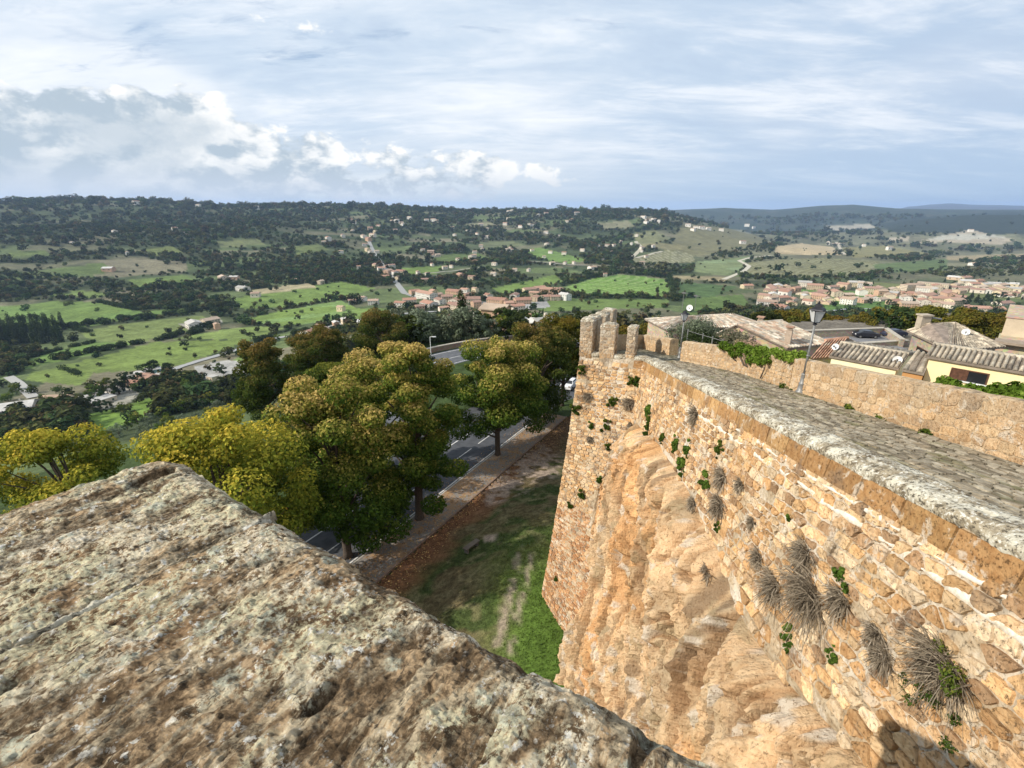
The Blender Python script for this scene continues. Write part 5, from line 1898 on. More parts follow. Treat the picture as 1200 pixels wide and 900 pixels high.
def make_car(loc, rz, label, rgb, group, scale=1.0):
    nm = 'car_paint_%d' % (hash(rgb) % 99999)
    if nm not in MATS:
        simple(nm, rgb, 0.3, 0.05, 2.0, spec=0.5)
    o = empty('parked_car', tuple(loc), label, 'car', group, rz)
    prof = [(-2.1, 0.35), (-2.12, 0.75), (-1.95, 0.92), (-1.25, 0.98), (-0.75, 1.38), (0.55, 1.44), (1.35, 1.05), (2.0, 0.95), (2.12, 0.7), (2.08, 0.35)]
    g = MB()
    ws_ = []
    for sgn in (-1, 1):
        for (x, z) in prof:
            yw = 0.86 if z < 1.1 else 0.66
            ws_.append((x, sgn * yw, z))
    n = len(prof)
    g.add(ws_, [tuple(range(n))[::-1], tuple(range(n, 2 * n))] + [(i, i + 1, n + i + 1, n + i) for i in range(n - 1)] + [(n - 1, 0, n, 2 * n - 1)])
    g.build('body', MATS[nm], o)
    for (p_, nm_) in ((((-1.22, .99), (-0.78, 1.36)), 'rear_window'), (((1.30, 1.08), (0.60, 1.42)), 'windscreen')):
        g = MB(); dx = -0.02 if nm_ == 'rear_window' else 0.02
        g.add([(p_[0][0] + dx, -0.74, p_[0][1] + .02), (p_[0][0] + dx, 0.74, p_[0][1] + .02), (p_[1][0] + dx, 0.60, p_[1][1] + .02), (p_[1][0] + dx, -0.60, p_[1][1] + .02)], [(0, 1, 2, 3)])
        g.build(nm_, MATS['window_dark'], o)
    for sgn in (-1, 1):
        g = MB()
        g.add([(-1.0, sgn * 0.83, 1.02), (1.15, sgn * 0.83, 1.06), (0.5, sgn * 0.695, 1.38), (-0.7, sgn * 0.695, 1.34)], [(0, 1, 2, 3)])
        g.build('side_window', MATS['window_dark'], o)
        for x in (-1.3, 1.3):
            g = MB()
            g.tube([(x, sgn * 0.70, 0.32), (x, sgn * 0.90, 0.32)], 0.32, 12)
            wh = g.build('wheel', MATS['dark_metal'], o)
            g = MB(); g.tube([(x, sgn * 0.90, 0.32), (x, sgn * 0.915, 0.32)], 0.19, 8)
            g.build('rim', MATS['grey_metal'], wh)
        g = MB(); g.box((2.08, sgn * 0.62, 0.78), (0.1, 0.36, 0.14)); g.build('headlight', MATS['white_plastic'], o)
        g = MB(); g.box((-2.08, sgn * 0.64, 0.80), (0.1, 0.3, 0.14)); g.build('tail_light', MATS['shutter_brown'], o)
    return o


cpos = atz(1018, 397, -22.9)
make_car(cpos + np.array([0, 1.0, 0]), radians(172), 'black car parked broadside on the terrace beyond the tiled roofs', (0.02, 0.022, 0.03), 'cars on the parking terrace')
cpos = atz(1049, 395, -22.9)
make_car(cpos + np.array([0, 0.5, 0]), radians(5), 'dark blue car at the right end of the parking terrace by the stone pier', (0.03, 0.035, 0.06), 'cars on the parking terrace')


# ------------------------------------------------------------------ foliage
def leaf_quads(C_, N_, size, rnd, aspect=0.62):
    """C_ centres, N_ normals; returns vertices (4 per leaf) and faces"""
    n = len(C_)
    N_ = N_ / (np.linalg.norm(N_, axis=1, keepdims=True) + 1e-9)
    a = rnd.normal(size=(n, 3))
    u = np.cross(N_, a); u /= np.linalg.norm(u, axis=1, keepdims=True) + 1e-9
    v = np.cross(N_, u)
    s = (size * rnd.uniform(0.65, 1.35, n))[:, None]
    V = np.stack([C_ - u * s * 0.5, C_ - v * s * 0.5 * aspect + N_ * s * 0.10, C_ + u * s * 0.5, C_ + v * s * 0.5 * aspect + N_ * s * 0.10], 1).reshape(-1, 3)
    F_ = np.arange(4 * n).reshape(n, 4)
    return V, F_


def cloud(blobs, n, size, palette, rnd, flat=0.8, shell=0.5, tipk=0.0, up=0.35):
    """blobs: array (k, 4) x y z r.  palette: list of (colour, weight) or function(z01, blobrand, rnd)->colours"""
    B = np.array(blobs, float)
    w = B[:, 3] ** 2; w /= w.sum()
    bi = rnd.choice(len(B), n, p=w)
    d = rnd.normal(size=(n, 3)); d /= np.linalg.norm(d, axis=1, keepdims=True)
    rr = B[bi, 3] * (shell + (1 - shell) * rnd.uniform(0, 1, n) ** 0.5)
    sc = np.array([1, 1, flat])
    P = B[bi, :3] + d * rr[:, None] * sc
    N_ = d * 0.9 + rnd.normal(size=(n, 3)) * 0.55 + np.array([0, 0, up])
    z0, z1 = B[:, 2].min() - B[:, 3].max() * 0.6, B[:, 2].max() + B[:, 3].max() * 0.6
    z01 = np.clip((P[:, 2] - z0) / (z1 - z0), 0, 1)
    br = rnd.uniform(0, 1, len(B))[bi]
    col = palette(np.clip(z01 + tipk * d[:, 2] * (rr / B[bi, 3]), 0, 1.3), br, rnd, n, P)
    V, F_ = leaf_quads(P, N_, size, rnd)
    return V, F_, np.repeat(col, 4, 0)


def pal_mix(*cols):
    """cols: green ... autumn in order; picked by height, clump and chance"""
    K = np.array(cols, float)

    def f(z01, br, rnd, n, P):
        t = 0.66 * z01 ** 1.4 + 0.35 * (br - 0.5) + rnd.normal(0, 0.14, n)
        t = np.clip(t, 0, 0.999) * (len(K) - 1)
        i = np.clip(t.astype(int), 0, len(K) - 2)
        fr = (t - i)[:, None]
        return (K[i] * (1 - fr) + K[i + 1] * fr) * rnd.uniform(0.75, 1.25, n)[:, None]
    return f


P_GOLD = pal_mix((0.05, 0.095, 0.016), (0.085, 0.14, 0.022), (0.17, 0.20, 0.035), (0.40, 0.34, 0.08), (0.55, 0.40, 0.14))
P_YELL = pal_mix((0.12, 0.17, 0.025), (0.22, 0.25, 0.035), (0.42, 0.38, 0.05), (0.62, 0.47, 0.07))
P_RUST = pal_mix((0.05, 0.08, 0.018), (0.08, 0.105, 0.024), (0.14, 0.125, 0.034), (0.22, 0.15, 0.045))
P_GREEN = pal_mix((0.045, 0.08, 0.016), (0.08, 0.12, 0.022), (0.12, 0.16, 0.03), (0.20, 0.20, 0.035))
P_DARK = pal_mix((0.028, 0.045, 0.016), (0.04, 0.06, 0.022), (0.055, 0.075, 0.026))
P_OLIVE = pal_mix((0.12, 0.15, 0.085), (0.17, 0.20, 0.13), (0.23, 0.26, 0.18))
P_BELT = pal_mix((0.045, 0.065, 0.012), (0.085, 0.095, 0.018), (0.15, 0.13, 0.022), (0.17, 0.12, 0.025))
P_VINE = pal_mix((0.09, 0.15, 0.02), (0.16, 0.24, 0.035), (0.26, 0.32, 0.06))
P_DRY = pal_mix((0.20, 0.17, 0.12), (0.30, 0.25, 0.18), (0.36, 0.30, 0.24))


def crown_blobs(rnd, hgt, rad, base, k, top=0.55):
    out = []
    for i in range(k):
        t = (i + rnd.uniform(0, 1)) / k
        z = base + (hgt - base) * t
        # profile: widest at ~40 % of the crown, rounded top
        q = math.sqrt(max(0.0, 1 - ((t - 0.36) / 0.70) ** 2))
        a = rnd.uniform(0, 2 * pi) + i * 2.4
        R = rad * q * rnd.uniform(0.3, 0.98)
        r = rad * rnd.uniform(0.15, 0.33) * (0.75 + 0.35 * q)
        out.append((R * cos(a), R * sin(a), z - r * 0.3, r))
    out.append((0, 0, hgt - rad * 0.3, rad * 0.30))
    return out


def near_tree(loc, hgt, rad, pal, label, seed, n=20000, leaf=0.30, base=0.20, k=62, squash=(1.0, 1.0), name='broadleaf_tree', group='trees along the road below the wall'):
    rnd = np.random.default_rng(seed)
    o = empty(name, tuple(loc), label, 'tree', group)
    B = crown_blobs(rnd, hgt, rad, hgt * base, k)
    B = [(x * squash[0], y * squash[1], z, r) for x, y, z, r in B]
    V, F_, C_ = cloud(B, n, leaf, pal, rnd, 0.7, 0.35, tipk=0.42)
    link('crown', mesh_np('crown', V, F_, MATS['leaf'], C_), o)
    g = MB(); g.col = (1, 1, 1)
    tr = 0.022 * hgt
    lean = rnd.uniform(-0.03, 0.03, 2) * hgt
    pts = [(0, 0, -0.3), (0.02, 0, hgt * 0.03), (lean[0] * .3, lean[1] * .3, hgt * 0.25), (lean[0], lean[1], hgt * 0.55), (lean[0] * 1.3, lean[1] * 1.2, hgt * 0.85)]
    g.tube(pts, [tr * 1.5, tr * 1.05, tr * 0.9, tr * 0.5, tr * 0.12], 9)
    g.build('trunk', MATS['bark'], o, True)
    for x, y, z, r in B[::2]:
        z0 = max(hgt * 0.16, z * 0.62 - 0.4)
        t = z0 / hgt
        g = MB()
        sx_, sy_ = lean[0] * t, lean[1] * t
        g.tube([(sx_, sy_, z0), (sx_ + (x - sx_) * 0.45 + rnd.uniform(-.2, .2), sy_ + (y - sy_) * 0.45 + rnd.uniform(-.2, .2), z0 + (z - z0) * 0.6), (x, y, z)], [tr * 0.42 * (1.1 - t), tr * 0.26, tr * 0.07], 5, False)
        g.build('limb', MATS['bark'], o, True)
    return o


T1, T2, T3 = atz(415, 652, GZ), atz(487, 610, GZ), atz(583, 534, GZ)
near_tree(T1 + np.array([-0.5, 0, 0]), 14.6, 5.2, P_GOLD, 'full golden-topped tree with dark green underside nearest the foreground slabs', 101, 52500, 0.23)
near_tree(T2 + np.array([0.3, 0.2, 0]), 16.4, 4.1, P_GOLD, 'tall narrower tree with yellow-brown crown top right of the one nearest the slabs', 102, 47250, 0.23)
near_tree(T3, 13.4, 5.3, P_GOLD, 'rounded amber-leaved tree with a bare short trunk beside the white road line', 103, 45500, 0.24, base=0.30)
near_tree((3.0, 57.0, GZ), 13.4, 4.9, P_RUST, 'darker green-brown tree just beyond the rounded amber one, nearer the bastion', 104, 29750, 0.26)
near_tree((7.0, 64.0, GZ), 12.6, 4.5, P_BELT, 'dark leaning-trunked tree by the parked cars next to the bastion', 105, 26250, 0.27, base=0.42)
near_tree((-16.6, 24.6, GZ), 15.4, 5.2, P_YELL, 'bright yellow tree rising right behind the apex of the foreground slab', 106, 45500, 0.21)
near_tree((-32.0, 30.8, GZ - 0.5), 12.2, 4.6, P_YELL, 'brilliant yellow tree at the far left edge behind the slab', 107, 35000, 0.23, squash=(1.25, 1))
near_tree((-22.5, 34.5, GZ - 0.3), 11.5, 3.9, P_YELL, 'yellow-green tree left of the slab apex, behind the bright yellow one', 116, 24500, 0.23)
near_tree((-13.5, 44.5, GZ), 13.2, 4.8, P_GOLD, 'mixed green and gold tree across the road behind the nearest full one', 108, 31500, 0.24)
near_tree((-35.5, 67.0, -29.5), 12.2, 4.7, P_RUST, 'dense brown-green oak, leftmost of the dark group beyond the road', 109, 29750, 0.29, name='oak_tree', group='dark trees beyond the road')
near_tree((-33.0, 84.0, -31.0), 11.6, 5.2, P_RUST, 'rust-tinged crown behind the leftmost dark oak', 110, 22750, 0.32, name='oak_tree', group='dark trees beyond the road')
near_tree((-24.5, 62.5, -28.5), 9.2, 4.2, P_GREEN, 'fresh green rounded tree in front of the rusty crowns', 111, 24500, 0.27, group='dark trees beyond the road')
near_tree((-25.0, 92.0, -29.5), 11.4, 5.6, P_RUST, 'broad russet tree at the head of the road bend', 112, 24500, 0.32, name='oak_tree', group='dark trees beyond the road')
near_tree((-4.8, 63.5, GZ), 6.4, 2.4, P_GREEN, 'small plain green tree at the edge of the road bend, left of the amber one', 113, 14000, 0.24, base=0.1)
near_tree((-15.5, 74.0, -27), 6.5, 3.4, P_DARK, 'low dark bush-like tree on the verge inside the road bend', 114, 12250, 0.27, base=0.05)
near_tree((-40.0, 93.0, -34.0), 11.5, 5.0, P_RUST, 'brownish tree set back behind the dark oaks, left of the bend', 115, 17500, 0.33, name='oak_tree', group='dark trees beyond the road')

# ------------------------------------------------------------------ prototypes for trees seen smaller
def proto(kind, seed, n, leaf):
    rnd = np.random.default_rng(seed)
    if kind == 'cypress':
        B = []
        for i in range(16):
            t = i / 15
            B.append((rnd.uniform(-.02, .02), rnd.uniform(-.02, .02), 0.08 + 0.88 * t, 0.105 * (1 - t) ** 0.55 + 0.022))
        V, F_, C_ = cloud(B, n, leaf, P_DARK, rnd, 1.5, 0.6, up=0.9)
    elif kind == 'conifer':
        B = []
        for i in range(30):
            t = i / 29; a = i * 2.4
            R = 0.24 * (1 - t)
            B.append((R * cos(a) * .7, R * sin(a) * .7, 0.14 + 0.8 * t, 0.12 * (1 - t) + 0.03))
        V, F_, C_ = cloud(B, n, leaf, P_DARK, rnd, 0.7, 0.4)
    elif kind == 'shrub':
        B = [(rnd.uniform(-.3, .3), rnd.uniform(-.3, .3), rnd.uniform(.2, .6), rnd.uniform(.18, .3)) for _ in range(12)]
        V, F_, C_ = cloud(B, n, leaf, P_GREEN, rnd, 0.8, 0.4)
    else:
        pal = {'round': P_GREEN, 'dark': P_DARK, 'olive': P_OLIVE, 'autumn': P_BELT, 'gold': P_GOLD}[kind]
        B = crown_blobs(rnd, 1.0, 0.42 if kind != 'olive' else 0.5, 0.22, 22)
        V, F_, C_ = cloud(B, n, leaf, pal, rnd, 0.8, 0.35)
    crown = mesh_np('crown', V, F_, MATS['leaf_one'], C_)
    g = MB()
    top = 0.5 if kind not in ('cypress',) else 0.2
    g.tube([(0, 0, -0.06), (0.0, 0, 0.1), (0.01, 0.01, top)], [0.03, 0.022, 0.01], 6)
    for q in range(4 if kind not in ('cypress', 'conifer', 'shrub') else 0):
        a = q * 1.7 + seed
        g.tube([(0.005, 0, 0.2 + 0.05 * q), (0.22 * cos(a), 0.22 * sin(a), 0.5 + 0.05 * q)], [0.013, 0.004], 4, False)
    trunk = g.mesh('trunk', MATS['bark'], True)
    return crown, trunk


PROTO = {}
for kd, ns, lf, cnt in (('autumn', 5200, 0.040, 3), ('round', 1500, 0.07, 3), ('dark', 1500, 0.07, 3), ('olive', 1100, 0.07, 2), ('gold', 1500, 0.07, 2), ('cypress', 1300, 0.045, 2), ('conifer', 1300, 0.06, 2), ('shrub', 700, 0.10, 2)):
    PROTO[kd] = [proto(kd, 200 + 10 * i + len(kd), ns, lf) for i in range(cnt)]

NOUN = {'autumn': 'dark green and brown autumn tree', 'round': 'rounded green tree', 'dark': 'dark green tree', 'olive': 'silvery olive tree', 'gold': 'yellowing tree',
        'cypress': 'slim dark cypress', 'conifer': 'dark pointed conifer', 'shrub': 'low green shrub'}
ONAME = {'autumn': 'broadleaf_tree', 'round': 'broadleaf_tree', 'dark': 'evergreen_tree', 'olive': 'olive_tree', 'gold': 'broadleaf_tree', 'cypress': 'cypress_tree', 'conifer': 'conifer_tree', 'shrub': 'shrub'}
rt = np.random.default_rng(77)
TREES = 0


def put_tree(kind, pos, hgt, where, group, wid=1.0, spread=0.25):
    global TREES
    cm, tm = PROTO[kind][rt.integers(len(PROTO[kind]))]
    h = hgt * rt.uniform(1 - spread, 1 + spread)
    o = empty(ONAME[kind], tuple(pos), NOUN[kind] + ' ' + where, 'tree' if kind != 'shrub' else 'shrub', group, rt.uniform(0, 6.28))
    o.scale = (h * wid, h * wid, h)
    link('crown', cm, o)
    link('trunk', tm, o)
    TREES += 1
    o['_auto'] = NOUN[kind]
    o['_where'] = where
    return o


def side_word(px, a, b_):
    t = (px - a) / (b_ - a)
    return 'at the left end' if t < 0.2 else ('left of centre' if t < 0.42 else ('in the middle' if t < 0.58 else ('right of centre' if t < 0.8 else 'at the right end')))


def scatter_px(kind, pts, hgt, where, group, wid=1.0):
    for (x, y) in pts:
        p = hit(x, y, 100)
        if p is not None:
            k = kind if isinstance(kind, str) else kind[rt.integers(len(kind))]
            put_tree(k, p - np.array([0, 0, 0.2]), hgt, where, group, wid)


# belt of autumn trees beyond the town, in front of the valley
for i in range(40):
    px = 690 + i * 13.0 + rt.uniform(-5, 5)
    r = rt.uniform(118, 150)
    if 900 < px < 1075:
        r = rt.uniform(128, 150)
    az_ = az_of(px, 370)
    ytop = np.interp(px, [690, 740, 800, 860, 880, 950, 985, 1005, 1050, 1090, 1120, 1180, 1215], [380, 377, 380, 373, 362, 360, 368, 372, 354, 362, 363, 368, 386]) + rt.uniform(-2, 6)
    ztop = slope_of(px, ytop) * r
    h = rt.uniform(10, 14)
    if ztop - h < -60: h = ztop + 60
    x, y = r * sin(az_), r * cos(az_)
    put_tree('autumn' if rt.random() < 0.85 else 'dark', (x, y, ztop - h), h, 'in the belt behind the town roofs, ' + side_word(px, 690, 1210), 'belt of trees behind the town', 1.05, 0.0)
# dark conifers and cypresses left of the bastion top
for i in range(20):
    px = 596 + i * 6.2 + rt.uniform(-3, 3)
    r = rt.uniform(150, 195)
    ytop = np.interp(px, [590, 620, 650, 680, 720], [372, 362, 372, 366, 372]) + rt.uniform(-3, 6)
    az_ = az_of(px, 380)
    z0 = float(terrain(np.array(r * sin(az_)), np.array(r * cos(az_))))
    ztop = slope_of(px, ytop) * r
    h = max(8, ztop - z0)
    put_tree(['conifer', 'cypress', 'dark', 'conifer'][rt.integers(4)], (r * sin(az_), r * cos(az_), z0), h, 'in the dark row between the village and the bastion', 'dark evergreens left of the bastion', 0.9 if h > 14 else 1.1, 0.0)
# three cypresses by the red roofs
for px, yb in ((537, 392), (545, 394), (552, 390), (541, 396)):
    p = hit(px, yb, 120)
    put_tree('cypress', p, 11, 'beside the red roof below the village', 'cypresses by the red roof', 1.0, 0.1)
# the cypress wood at the left
for i in range(26):
    px = -6 + (i % 13) * 6.6 + rt.uniform(-2, 2)
    p = hit(px, 392 + (i // 13) * 12 + rt.uniform(-2, 2) - px * 0.05, 150)
    put_tree('cypress', p, 27, 'in the tall cypress clump in front of the bright field at far left', 'tall cypress clump at the left', 1.15, 0.12)
# farm and valley trees on the left
scatter_px(['dark', 'round'], [(128, 466), (140, 462), (152, 458), (165, 452), (187, 455), (197, 457), (205, 452), (199, 440), (180, 441), (112, 470), (215, 462), (222, 465), (232, 462)], 12, 'among the farm buildings in the left valley', 'trees round the valley farm')
scatter_px(['dark', 'round'], [(182, 436), (197, 438), (227, 392), (257, 437), (262, 440), (303, 403), (297, 398), (310, 402), (325, 400), (318, 405)], 9, 'standing in the open fields of the left valley', 'field trees in the left valley')
scatter_px(['round', 'dark', 'olive', 'shrub'], [(10, 470), (30, 478), (45, 488), (58, 492), (20, 462), (60, 478), (70, 500), (88, 505), (100, 512), (52, 470), (66, 462), (38, 462), (5, 455), (80, 484), (95, 492), (12, 498), (28, 505), (110, 480), (120, 485), (130, 480), (142, 484)], 8, 'on the bushy slope at lower left, above the yellow tree', 'bushes of the lower left slope')
scatter_px(['round', 'gold', 'olive'], [(150, 505), (162, 498), (178, 500), (190, 492), (200, 486), (212, 484), (222, 480), (235, 478), (246, 474), (258, 470), (268, 468), (280, 462), (140, 512), (128, 516), (170, 512), (186, 510), (200, 505), (215, 500), (230, 495), (245, 490), (255, 484)], 7, 'on the slope just above the golden roadside trees', 'trees of the near slope')
scatter_px(['olive'], [(442, 402), (452, 398), (460, 404), (470, 396), (478, 402), (486, 395), (455, 408), (496, 412), (505, 408), (515, 412), (522, 408), (530, 404), (540, 408), (548, 402), (556, 406), (536, 414), (548, 412), (566, 406), (575, 402), (500, 418), (512, 420), (524, 416), (440, 392), (450, 390)], 6, 'in the grove below the village, above the road bend', 'olive grove above the road bend')
scatter_px(['round', 'dark'], [(480, 404), (488, 408), (474, 410), (494, 404), (590, 398), (598, 396), (588, 392), (560, 398), (600, 404), (612, 405), (570, 394)], 6, 'on the slope between the road bend and the village', 'slope trees below the village')
# vegetation of the village and valley middle
vp = []
for i in range(46):
    vp.append((rt.uniform(455, 680), rt.uniform(340, 372)))
scatter_px(['dark', 'round', 'dark', 'cypress'], vp, 7.5, 'between the houses of the red-roofed village', 'village trees')
vp = [(rt.uniform(880, 1200), rt.uniform(325, 366)) for _ in range(64)]
scatter_px(['dark', 'round', 'dark', 'conifer'], vp, 9, 'between the houses of the right-hand suburb', 'suburb trees')
scatter_px(['dark', 'conifer'], [(1120 + 6 * i, 350 + (i % 3) * 5) for i in range(11)], 15, 'in the dark clump right of the apartment blocks', 'dark clump in the suburb')


def leafy(name, label, cat, blobs, n, leaf, pal, seed, group=None, stems=True, flat=0.8, mat='leaf', shell=0.35):
    """shrub, creeper or hedge as foliage over blobs given in world coordinates"""
    B = np.array(blobs, float)
    c = B[:, :3].mean(0); c[2] = (B[:, 2] - B[:, 3]).min()
    rnd = np.random.default_rng(seed)
    L = B.copy(); L[:, :3] -= c
    V, F_, C_ = cloud(L, n, leaf, pal, rnd, flat, shell)
    if not stems:
        o = link(name, mesh_np(name, V, F_, MATS[mat], C_), None, tuple(c))
        return tag(o, label, cat, group)
    o = empty(name, tuple(c), label, cat, group)
    link('foliage', mesh_np('foliage', V, F_, MATS[mat], C_), o)
    g = MB()
    for x, y, z, r in L[::max(1, len(L) // 14)]:
        g.tube([(x * 0.6, y * 0.6, 0), (x * 0.9, y * 0.9, z * 0.6), (x, y, z)], [0.03, 0.02, 0.008], 5, False)
    g.build('stems', MATS['bark'], o)
    return o


def along(px0, py0, px1, py1, y0, y1, k, r, rnd, jz=0.3):
    out = []
    for i in range(k):
        t = rnd.uniform(0, 1)
        p = aty(px0 + (px1 - px0) * t, py0 + (py1 - py0) * t, y0 + (y1 - y0) * t)
        out.append((p[0] + rnd.normal() * r * .5, p[1] + rnd.normal() * r * .5, p[2] + rnd.normal() * jz * r, r * rnd.uniform(.6, 1.2)))
    return out


rv_ = np.random.default_rng(31)
leafy('garden_bush', 'tall grey-green bush in the garden behind the far lamp', 'bush', along(808, 388, 828, 388, 30.5, 30.5, 16, 0.75, rv_), 5000, 0.13, P_OLIVE, 1)
leafy('hedge', 'dark clipped hedge below the grey-green bush, behind the inner parapet', 'hedge', along(803, 404, 842, 409, 28.5, 26, 18, 0.6, rv_), 5000, 0.12, P_DARK, 2)
leafy('garden_bush', 'grey twiggy bush between the dark hedge and the stone house gable', 'bush', along(852, 396, 880, 403, 27, 25.5, 14, 0.55, rv_), 3500, 0.11, pal_mix((0.10, 0.11, 0.06), (0.18, 0.17, 0.11), (0.26, 0.23, 0.17)), 3)
leafy('oleander', 'pale pink flowering bush in front of the stone house gable', 'bush', along(866, 406, 885, 410, 24.5, 23.5, 9, 0.4, rv_), 2200, 0.10, pal_mix((0.12, 0.16, 0.05), (0.42, 0.30, 0.20), (0.62, 0.42, 0.33)), 4)
vb = []
for i in range(44):
    t = i / 43
    y = 21.6 - t * 5.6
    x = walk_x1(y) - 0.04 + rv_.uniform(-0.12, 0.5)
    drop = rv_.uniform(-0.1, 0.55) if x < walk_x1(y) + 0.1 else 0
    vb.append((x, y, ramp_z(x, y) + 1.12 - max(0, drop) * (0.9 if 0.1 < t < 0.75 else 0.2), rv_.uniform(0.14, 0.30)))
leafy('creeper', 'bright green creeper spilling over the inner parapet left of the near lamp', 'climbing plant', vb, 5200, 0.12, P_VINE, 5, stems=True)
vb = []
for i in range(60):
    t = i / 59
    y = 10.9 - t * 5.4
    x = walk_x1(y) + 0.35 + rv_.uniform(0.0, 1.1)
    vb.append((x, y, ramp_z(x, y) + 0.98 + rv_.uniform(-0.12, 0.10) + 0.08 * sin(t * 9), rv_.uniform(0.10, 0.20)))
leafy('creeper', 'wide green creeper on the parapet top in front of the yellow house', 'climbing plant', vb, 8200, 0.11, P_VINE, 6, stems=True)
vb = [(walk_x1(y) + 0.3, y, ramp_z(9, y) + 1.0, 0.10) for y in np.arange(11.2, 15.6, 0.2)]
leafy('grass_fringe', 'thin strip of grass along the parapet top right of the near lamp', 'grass', vb, 1500, 0.07, P_GREEN, 7, stems=False)
for i, (px, py) in enumerate(((903, 470 - 24), (963, 470), (1002, 480), (1058, 498))):
    d = ray(px, py + 8); t = (WC + 0.02) / np.dot(WN, d); p = d * t
    p[0] = walk_x1(p[1]) - 0.08; p[2] = ramp_z(p[0], p[1])
    leafy('weed', ['small weed at the parapet foot left of the near lamp', 'small weed at the parapet foot right beside the lamp base', 'green weed at the foot of the parapet between lamp and yellow window', 'low weed at the parapet foot below the cream house'][i], 'weed', [(p[0] + rv_.normal() * .08, p[1] + rv_.normal() * .14, p[2] + .05, .09) for _ in range(5)], 160, 0.08, P_GREEN, 8 + i, stems=False)
# netting fence in the garden
nf0, nf1 = aty(803, 415, 27.5), aty(845, 415, 25.2)
o = empty('garden_fence', tuple((nf0 + nf1) / 2 - np.array([0, 0, .2])), 'light wire fence with two pale posts in front of the dark hedge', 'fence')
ol = np.array(o.location)
for i, t in enumerate((0.0, 0.45, 0.72, 1.0)):
    p = nf0 + (nf1 - nf0) * t - ol
    g = MB(); g.tube([(p[0], p[1], 0), (p[0], p[1], 1.35)], 0.035, 6); g.build('post', MATS['grey_metal'], o)
for z in (0.35, 0.8, 1.25):
    g = MB(); a_, b2 = nf0 - ol, nf1 - ol
    g.tube([(a_[0], a_[1], z), (b2[0], b2[1], z)], 0.014, 5); g.build('rail', MATS['grey_metal'], o)


# ------------------------------------------------------------------ the road below the wall
def draped(name, poly2, z, col, mat='asphalt', sub=1.5, kind='structure'):
    """flat sheet over a polygon on the level ground"""
    g = MB(); g.col = col
    n = len(poly2)
    g.add([(x, y, z) for x, y in poly2], [tuple(range(n))])
    me = g.mesh(name, MATS[mat])
    if me.polygons[0].normal.z < 0:
        me.flip_normals()
    o = link(name, me)
    return tag(o, kind=kind)


colmat('asphalt', 0.9, 1.2, 0.22, 0.2, 0.01)
m, nt, b = bsdf_mat('pavement', 0.92, 0.1)
p = wpos(nt)
n_a = noise(nt, p, 1.1, 8.0, 0.7)
n_b = noise(nt, p, 9.0, 6.0, 0.7)
c = mixc(nt, step(nt, n_b, 0.3, 0.7), (0.16, 0.145, 0.13), (0.27, 0.25, 0.23))
c = mixc(nt, mth(nt, 'MULTIPLY', step(nt, n_a, 0.44, 0.58), 0.75), c, (0.36, 0.22, 0.11))
nt.links.new(c, b.inputs['Base Color'])
RA, RB = atz(492, 596.5, GZ)[:2], atz(609, 505.5, GZ)[:2]
RD = (RB - RA) / np.linalg.norm(RB - RA)
RN = np.array([RD[1], -RD[0]])           # towards the wall


def rp(t, w):
    q = RA + RD * t + RN * w
    return (float(q[0]), float(q[1]))


gz = GZ
road_poly = [rp(-45, 0.25), rp(24, 0.25), rp(31, 0.7), (10.5, 68), (16, 76), (26, 84), (24, 92), (12, 88), (4, 80), rp(24, -9.5), rp(8, -10.5), rp(-20, -9.5), rp(-45, -9)]
draped('road', road_poly, gz + 0.012, (0.085, 0.09, 0.10))
# the bend that climbs away behind the trees
cl = [(-12, 52), (-17, 62), (-19.5, 72), (-17.5, 80), (-11.5, 87.5), (-4, 93), (5, 96.5), (16, 98)]
t_ = np.linspace(0, 1, 48)
cx_ = np.interp(t_, np.linspace(0, 1, len(cl)), [q[0] for q in cl]); cy_ = np.interp(t_, np.linspace(0, 1, len(cl)), [q[1] for q in cl])
for _ in range(4):
    cx_[1:-1] = (cx_[:-2] + cx_[2:] + cx_[1:-1] * 2) / 4; cy_[1:-1] = (cy_[:-2] + cy_[2:] + cy_[1:-1] * 2) / 4
CL = np.stack([cx_, cy_, np.full(48, gz)], -1)


def offset_line(P, w):
    T = np.gradient(P[:, :2], axis=0); T /= np.linalg.norm(T, axis=1)[:, None]
    Q = P.copy(); Q[:, 0] += T[:, 1] * w; Q[:, 1] -= T[:, 0] * w
    return Q


def strip(name, P, w0, w1, z, col, mat='asphalt', kind='structure', parent=None):
    A, B_ = offset_line(P, w0), offset_line(P, w1)
    A[:, 2] = B_[:, 2] = P[:, 2] + z
    V = np.concatenate([A, B_])
    n = len(P); i = np.arange(n - 1)
    F_ = np.stack([i, i + n, i + n + 1, i + 1], -1)
    me = mesh_np(name, V, F_, MATS[mat], np.tile(col, (len(V), 1)))
    if me.polygons[0].normal.z < 0:
        me.flip_normals()
    o = link(name, me, parent)
    return tag(o, kind=kind) if kind else o


strip('road_bend', CL, -4.6, 3.6, 0.022, (0.115, 0.12, 0.13))
WHT = (0.62, 0.62, 0.60)
line = lambda w, t0, t1, n=2: np.array([[*rp(t, w), gz] for t in np.linspace(t0, t1, n)])
for w, t0, t1 in ((0.0, -45, 30), (-5.15, -40, 26), (-9.3, -30, 8)):
    strip('edge_line', line(w, t0, t1), -0.07, 0.07, 0.030, WHT)
for k in range(-9, 6):
    strip('lane_dash', line(-2.6, k * 4.6, k * 4.6 + 3.2), -0.06, 0.06, 0.030, WHT)
strip('edge_line', CL[6:], -3.9, -3.75, 0.034, WHT)
strip('edge_line', CL[6:], 0.0, 0.14, 0.034, WHT)
strip('edge_line', CL[6:], 3.0, 3.15, 0.034, WHT)
